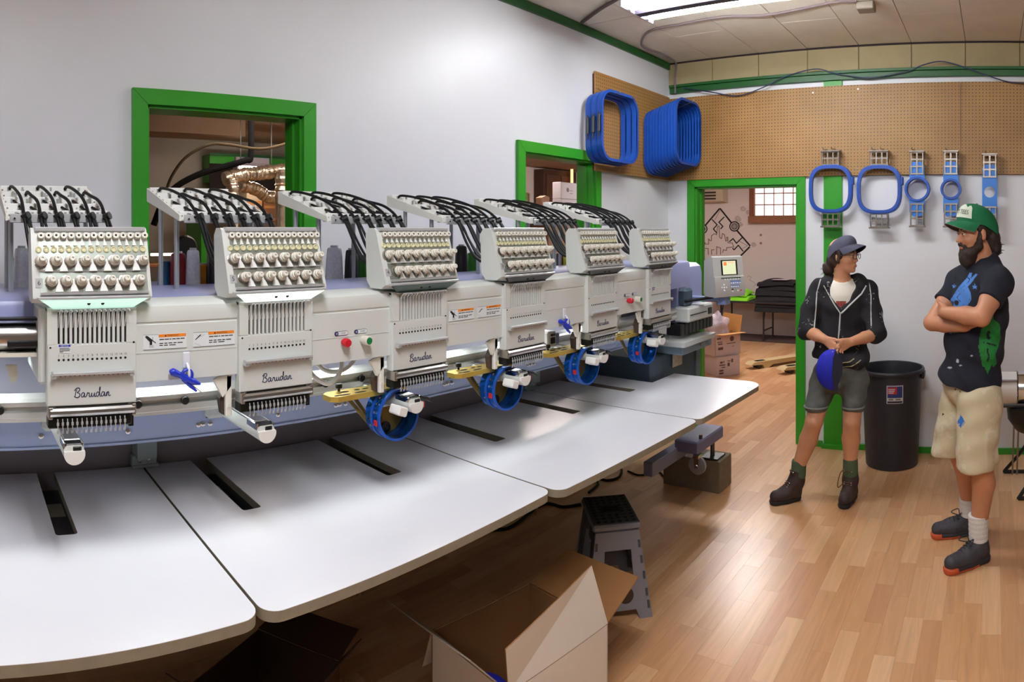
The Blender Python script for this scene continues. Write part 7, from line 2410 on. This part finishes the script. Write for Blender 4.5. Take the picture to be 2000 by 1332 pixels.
BM.chain([sL, (sL + eL) / 2, eL], [0.056, 0.050, 0.044], 0.02); BM.chain([eL, eL * .6 + wL * .4, wL], [0.044, 0.044, 0.030], 0.012)
BM.chain([sR, (sR + eR) / 2, eR], [0.056, 0.050, 0.043], 0.02); BM.chain([eR, eR * .6 + wR * .4, wR], [0.043, 0.043, 0.030], 0.010)
hand_prims(BM, wL, P(1826, 600, -0.02) - wL, (0.2, 0.0, 1.0), (0.25, 0.3, 0.35, 0.4), 0.02, 0.95, (0.95, 0.22, -0.1))
hand_prims(BM, wR, P(1922, 616, -0.165) - wR, (0.0, 0.1, 1.0), (-0.15, -0.2, -0.25, -0.3), 0.03, 0.95, (0.9, 0.3, 0.0))
hL, hR = P(1915, 780, -0.09), P(1878, 780, 0.10)
kL, kR = P(1914, 890, -0.15), P(1866, 868, 0.12)
aL, aR = P(1911, 1032, -0.09), P(1893, 985, 0.20)
BM.chain([hL, kL], [0.092, 0.064], 0.02); BM.chain([hR, kR], [0.092, 0.064], 0.02)
back = np.array((0.022, 0.012, 0))
BM.chain([kL, kL * .62 + aL * .38 + back, aL], [0.060, 0.058, 0.040], 0.015); BM.chain([kR, kR * .62 + aR * .38 + back, aR], [0.060, 0.056, 0.040], 0.015)
man = mn.add('person', BM, skin_m, label='bearded person in a green cap and khaki shorts standing with arms crossed', cat='person')
# -- navy T-shirt with prints
ts = Vol((-0.26, -0.34, 0.78), (0.27, 0.34, 1.62), 0.0042)
ts.limb(sL, sR, 0.071, 0.071, 0.04)
ts.ell(P(1915, 598, 0.01), (0.130, 0.176, 0.205), TB, 0.05)
ts.ell(P(1902, 672, 0.0), (0.140, 0.184, 0.20), TB, 0.06)
ts.ell(P(1893, 742, 0.0), (0.150, 0.194, 0.13), TB, 0.05)
ts.limb(P(1922, 528, 0.015), P(1922, 508, 0.015), 0.092, 0.074, 0.03)
ts.limb(P(1930, 522, -0.03), sL + np.array((0.0, 0.0, 0.004)), 0.070, 0.068, 0.04); ts.limb(P(1912, 522, 0.05), sR, 0.066, 0.066, 0.04)
ts.chain([sL, sL * .48 + eL * .52], [0.070, 0.066], 0.025)
ts.chain([sR, sR * .50 + eR * .50], [0.070, 0.066], 0.025)
dL = eL - sL; dL /= np.linalg.norm(dL); dR = eR - sR; dR /= np.linalg.norm(dR)
def sleeve_cut(V, c, d, r):
    sl, Q = V._sl(c - 0.16, c + 0.16)
    q = Q - c
    t_ = q @ d
    rad = np.linalg.norm(q - t_[..., None] * d, axis=-1)
    m_ = np.maximum(-(t_), rad - r)             # region beyond the hem, close to the arm axis
    V.D[sl] = np.maximum(V.D[sl], -m_)
sleeve_cut(ts, sL * .46 + eL * .54, dL, 0.10)
sleeve_cut(ts, sR * .48 + eR * .52, dR, 0.085)
ts.cut_plane(P(1893, 745, 0.0), (-0.14, 0.10, -1.0))
ts.limb(P(1917, 534, 0.01), P(1912, 480, -0.01), 0.062, 0.074, 0.006, True)
ts.warp(lambda X, Y, Z: 0.0030 * np.sin(36 * Z + 22 * X - 14 * Y) + 0.0024 * np.sin(58 * X + 24 * Z + 3) + 0.0018 * np.sin(70 * Z - 46 * Y))
Z5 = lambda pts: [(1830 + a / 5.793, 510 + b / 5.793) for a, b in pts]
blue_poly = Z5([(150, 440), (190, 380), (240, 300), (290, 240), (330, 200), (370, 130), (400, 130), (380, 200), (440, 140), (460, 150), (400, 230), (350, 290), (380, 360), (390, 430), (350, 500), (310, 520), (240, 520), (170, 520)])
blue_low = Z5([(130, 800), (200, 740), (260, 730), (390, 720), (380, 790), (260, 800), (150, 825)])
green_poly = Z5([(540, 630), (560, 640), (600, 660), (625, 590), (640, 590), (640, 660), (680, 690), (715, 720), (715, 790), (720, 870), (690, 980), (660, 1060), (680, 1150), (640, 1200), (620, 1170), (575, 1280), (540, 1200), (515, 1190), (490, 1070), (470, 980), (475, 880), (500, 780), (520, 720), (550, 680)])
def star(cx, cy, r):
    return [(cx + (r if k % 2 == 0 else r * .42) * math.sin(math.pi * k / 5), cy - (r if k % 2 == 0 else r * .42) * math.cos(math.pi * k / 5)) for k in range(10)]
def shirt_mask(C, V, F_):
    x, y = to_px(C)
    nrm = np.cross(V[F_[:, 2]] - V[F_[:, 0]], V[F_[:, 3]] - V[F_[:, 1]])
    facing = nrm[:, 1] < 0
    mi = np.zeros(len(C), int)
    b = in_poly(x, y, blue_poly) | in_poly(x, y, blue_low) | in_poly(x, y, star(1863.5, 559, 5.5)) | in_poly(x, y, star(1904, 560, 6.5))
    b &= ~((np.abs(np.sin(x * 0.20 + y * 0.16 + 1.4 * np.sin(y * 0.19 + x * .1))) < 0.10) & (np.sin(x * .31 - y * .23) > -0.5))
    b &= ~(((x - 1868) / 4.5) ** 2 + ((y - 591) / 5) ** 2 < 1)
    g = in_poly(x, y, green_poly)
    g &= ~(((x - 1931) / 4.5) ** 2 + ((y - 655) / 9) ** 2 < 1) | (((x - 1934) / 1.8) ** 2 + ((y - 655) / 4) ** 2 < 1)
    g &= ~((np.abs(y - 668 - (x - 1920) * 0.28) < 1.6) & (np.abs(x - 1933) < 13) & (np.abs(x - 1925) > 3))
    g &= ~((np.abs(x - 1930 - 1.5 * np.sin(y * .3)) < 1.6) & (y > 680) & (y < 706))
    sp = np.zeros(len(C), bool)
    for cx_, cy_, rx, ry in ((1870, 705, 2.6, 4.0), (1855, 718, 4.5, 1.8), (1876, 714, 3.0, 1.2), (1898, 695, 3.0, 1.2)):
        sp |= ((x - cx_) / rx) ** 2 + ((y - cy_) / ry) ** 2 < 1
    mi[b & facing] = 1
    mi[g & facing] = 2
    mi[sp & facing] = 3
    return mi
navy = mat('navy_cotton', (24, 27, 40), 0.92, noise=0.12, nscale=30)
shirt = mn.add('t_shirt', ts, [navy, mat('print_blue', (78, 130, 204), 0.8), mat('print_green_ink', (26, 122, 48), 0.8, noise=0.3, nscale=40), mat('paint_speck', (170, 172, 180), 0.8)], shirt_mask, man)
# -- khaki cargo shorts
ks = Vol((-0.28, -0.36, 0.40), (0.26, 0.36, 1.06), 0.0062)
ks.ell(P(1896, 752, 0.0), (0.130, 0.174, 0.12), TB, 0.04)
mL, mR = P(1905, 905, -0.14), P(1854, 880, 0.12)
ks.chain([hL, mL], [0.118, 0.098], 0.02); ks.chain([hR, mR], [0.112, 0.096], 0.02)
ks.box((mL + hL) / 2 + np.array((0.060, -0.055, -0.07)), (0.055, 0.018, 0.085), frame_of((0.8, -0.6, 0), (0, 0, 1))[:, [1, 0, 2]], 0.008, 0.006)
def hem_cut(V, za, zb):
    ax = [V.lo[i] + V.h * np.arange(V.n[i]) for i in range(3)]
    X, Y, Z = np.meshgrid(*ax, indexing='ij')
    lim = np.where(Y < 0.0, za, zb)
    V.D = np.maximum(V.D, (lim - Z).astype(np.float32))
hem_cut(ks, P(1906, 914, -0.14)[2], P(1862, 886, 0.12)[2])
ks.warp(lambda X, Y, Z: 0.0034 * np.sin(30 * Z + 30 * X) * np.sin(40 * Y + 2) + 0.0026 * np.sin(52 * Z - 20 * X + 8 * Y))
khaki = splat_material('khaki_cotton', (206, 193, 160), (214, 203, 176), 22, 0.27)
stain_b, stain_r = mat('paint_blue', (44, 110, 190), 0.8), mat('paint_dark', (70, 44, 36), 0.8)
def short_mask(C, V, F_):
    x, y = to_px(C)
    mi = np.zeros(len(C), int)
    f_ = C[:, 1] < 0.1
    d = np.abs(x - 1876.5) / 7.5 + np.abs(y - 823) / 12.5
    mi[(d + 0.25 * np.sin(x * 2.1) * np.sin(y * 1.7) < 1) & f_] = 1
    for cx_, cy_, rx, ry in ((1828, 774, 3, 1.6), (1842, 809, 2.4, 2.0), (1866, 760, 1.5, 1.5), (1875, 765, 1.5, 1.5), (1905, 757, 1.5, 2.0)):
        mi[(((x - cx_) / rx) ** 2 + ((y - cy_) / ry) ** 2 < 1) & f_] = 2
    return mi
kshorts = mn.add('cargo_shorts', ks, [khaki, stain_b, stain_r], short_mask, man)
# -- socks and shoes
sock_w = mat('white_sock', (224, 222, 220), 0.9, bump=0.4, bscale=200)
shoe_m = mat('shoe_grey', (62, 60, 66), 0.7, noise=0.3, nscale=50)
sole_o = mat('sole_orange', (196, 84, 44), 0.6)
sole_d = mat('sole_dark', (44, 42, 46), 0.7)
def shoe(ank, toe, heel, top):
    v = Vol(np.minimum.reduce([toe, heel, ank]) - 0.1, np.maximum.reduce([toe, heel, ank]) + 0.11, 0.0050)
    toe = toe.copy(); heel = heel.copy()
    mid_ = heel * .5 + toe * .5
    v.limb(heel, mid_, 0.040, 0.044, 0.02); v.limb(mid_, toe, 0.044, 0.036, 0.02)
    v.limb(ank + np.array((0, 0, -0.035)), mid_ + np.array((0, 0, 0.012)), 0.050, 0.034, 0.025)
    v.limb(ank + np.array((0, 0, -0.045)), ank + np.array((0, 0, -0.018)), 0.050, 0.050, 0.015)
    v.limb(ank + np.array((0, 0, -0.04)), ank + np.array((0, 0, 0.08)), 0.040, 0.046, 0.006, True)
    v.cut_plane((0, 0, 0.024), (0, 0, -1))
    o = mn.add('shoe', v, shoe_m, None, man)
    w = Vol(np.minimum(toe, heel) - 0.09, np.maximum(toe, heel) + 0.09, 0.0050)
    tz, hz = toe.copy(), heel.copy(); tz[2] = hz[2] = 0.02
    w.limb(hz, (hz + tz) / 2, 0.044, 0.047, 0.01); w.limb((hz + tz) / 2, tz, 0.047, 0.041, 0.01)
    w.cut_plane((0, 0, 0.031), (0, 0, 1)); w.cut_plane((0, 0, 0.001), (0, 0, -1))
    dv = (toe - heel); dv[2] = 0; ln = np.linalg.norm(dv); dv /= ln
    def sm(C, V, F_):
        t_ = (C - heel) @ dv / ln
        return np.where((t_ > 0.92) | ((C[:, 2] < 0.013) & (t_ > 0.25)), 1, 0)
    mn.add('shoe_sole', w, [sole_d, sole_o], sm, o, 1)
    sd_ = np.array((-dv[1], dv[0], 0))
    m = MB()
    for k in range(5):
        t_ = k / 4
        c = (ank + dv * 0.045 + np.array((0, 0, -0.002))) * t_ + (mid_ + dv * 0.035 + np.array((0, 0, 0.040))) * (1 - t_)
        m.tube([c - sd_ * 0.024 - np.array((0, 0, .006)), c + np.array((0, 0, 0.006)), c + sd_ * 0.024 - np.array((0, 0, .006))], 0.0034, 5)
    c = ank + dv * 0.055
    m.tube(spline([c, c + sd_ * 0.03 + np.array((0, 0, .02)), c + sd_ * 0.045 + dv * 0.03, c + dv * 0.01], 5), 0.0028, 5)
    m.tube(spline([c, c - sd_ * 0.03 + np.array((0, 0, .02)), c - sd_ * 0.045 + dv * 0.035, c + dv * 0.01], 5), 0.0028, 5)
    mn.mb('laces', m, sole_d, o)['kind'] = 'stuff'
    s_ = Vol(ank - 0.11, ank + 0.16, 0.0055)
    s_.limb(ank + np.array((0, 0, -0.05)), top, 0.047, 0.052, 0.01)
    s_.cut_plane(top, (0, 0, 1))
    s_.warp(lambda X, Y, Z: 0.0012 * np.sin(260 * Z))
    mn.add('sock', s_, sock_w, None, man, 1)
t1, h1 = P(1858, 1086, -0.20), P(1918, 1070, -0.085)
t2, h2 = P(1832, 1020, 0.16), P(1884, 1015, 0.205)
for q in (t1, h1, t2, h2): q[2] = 0.046
aL2, aR2 = aL.copy(), aR.copy()
aL2[2], aR2[2] = 0.115, 0.115
shoe(aL2, t1, h1, P(1911, 1004, -0.095)); shoe(aR2, t2, h2, P(1892, 972, 0.195))
# -- head
hair_d = mat('brown_hair', (40, 27, 20), 0.65, noise=0.35, nscale=70)
face_details(mn, ML, MBs, man, False, hair_d)
bd = Vol(mh - 0.22, mh + 0.2, 0.0050)
bd.ell(ML((0.052, 0, -0.108)), (0.052, 0.058, 0.050), MBs, 0.02)
bd.ell(ML((0.062, 0, -0.140)), (0.036, 0.042, 0.036), MBs, 0.02)
for s in (-1, 1):
    bd.limb(ML((0.008, s * 0.070, 0.0)), ML((0.020, s * 0.066, -0.070)), 0.012, 0.020, 0.02)
    bd.limb(ML((0.020, s * 0.064, -0.070)), ML((0.055, s * 0.044, -0.100)), 0.020, 0.022, 0.02)
    bd.limb(ML((0.098, s * 0.004, -0.053)), ML((0.080, s * 0.030, -0.066)), 0.008, 0.008, 0.008)
    bd.limb(ML((0.080, s * 0.030, -0.066)), ML((0.072, s * 0.034, -0.090)), 0.009, 0.012, 0.008)
bd.ell(ML((0.100, 0, -0.072)), (0.020, 0.017, 0.0075), MBs, 0.003, True)
bd.warp(lambda X, Y, Z: 0.0028 * np.sin(210 * X + 60 * Z) * np.sin(120 * Z + 160 * Y))
mn.add('beard', bd, mat('beard_brown', (48, 32, 24), 0.75, noise=0.4, nscale=90), None, man)
hr = Vol(mh - 0.24, mh + 0.2, 0.0052)
hr.ell(ML((-0.020, 0, 0.030)), (0.094, 0.079, 0.080), MBs, 0.01)
hr.ell(ML((-0.075, 0, -0.040)), (0.048, 0.070, 0.060), MBs, 0.02)
hr.ell(ML((-0.085, 0, -0.085)), (0.040, 0.064, 0.050), MBs, 0.02)
for s in (-1, 1):
    hr.limb(ML((0.012, s * 0.070, 0.035)), ML((0.006, s * 0.072, 0.0)), 0.012, 0.010, 0.01)
hr.ell(ML((0.085, 0, -0.01)), (0.066, 0.072, 0.11), MBs, 0.010, True)
for s in (-1, 1):
    hr.ell(ML((-0.002, s * 0.090, -0.012)), (0.022, 0.020, 0.032), MBs, 0.008, True)
hr.warp(lambda X, Y, Z: 0.0034 * np.sin(150 * X + 50 * Z) * np.sin(100 * Z + 90 * Y))
hair2 = mn.add('hair', hr, hair_d, None, man)
m = MB(); rj = random.Random(19)
for k in range(26):
    b0 = ML((-0.105 + rj.uniform(-.01, .015), rj.uniform(-.06, .06), -0.03 - rj.uniform(0, .09)))
    m.tube([b0, b0 + np.array((rj.uniform(.008, .022), rj.uniform(-.01, .01), rj.uniform(-.018, .006)))], [0.0045, 0.0008], 4)
mn.mb('loose_strands', m, hair_d, hair2)['kind'] = 'stuff'
cap_green = mat('cap_green', (14, 108, 66), 0.85, noise=0.1, nscale=60)
RADS = (0.110, 0.090)
gcap = cap_mesh(ML, MBs, cap_green, cap_green, mn, man, 1.0, 0.112, 0.070, 0.035, 0.28, RADS, under=mat('cap_grey_under', (104, 96, 90), 0.9))
def dome(a, ph, off=0.0015):
    cs = math.cos(ph) ** 0.85
    cx_ = (RADS[0] + off) * cs * math.cos(a) - 0.008
    cy_ = (RADS[1] + off) * cs * math.sin(a)
    return ML((cx_ * (1 + 0.0), cy_, 0.038 + (0.112 + off) * math.sin(ph) ** 0.95 + 0.28 * cx_))
m = MB(); n = 14
top = [0.62, 0.70, 0.60, 0.66, 0.82, 0.86, 0.88, 0.86, 0.84, 0.80, 0.70, 0.64, 0.76, 0.78, 0.60]
v = []
for i in range(6):
    for k in range(n + 1):
        a = math.radians(-28 + 84 * k / n)
        lo_, hi_ = 0.16, 0.12 + top[k]
        v.append(dome(a, lo_ + (hi_ - lo_) * i / 5, 0.0022))
m.add(v, [(i * (n + 1) + k, i * (n + 1) + k + 1, (i + 1) * (n + 1) + k + 1, (i + 1) * (n + 1) + k) for i in range(5) for k in range(n)])
patch = mn.mb('cap_patch', m, mat('patch_white', (206, 216, 196), 0.8), gcap)
tm = text_mesh('TY TEES', 0.34, black_ink)
me = tm.copy(); me.name = 'patch_lettering'
for vtx, src in zip(me.vertices, tm.vertices):
    vtx.co = Vector(dome(math.radians(20) + src.co.x * 0.78, 0.42 + src.co.y * 0.95, 0.0042))
place('patch_lettering', me, mn.M, gcap)
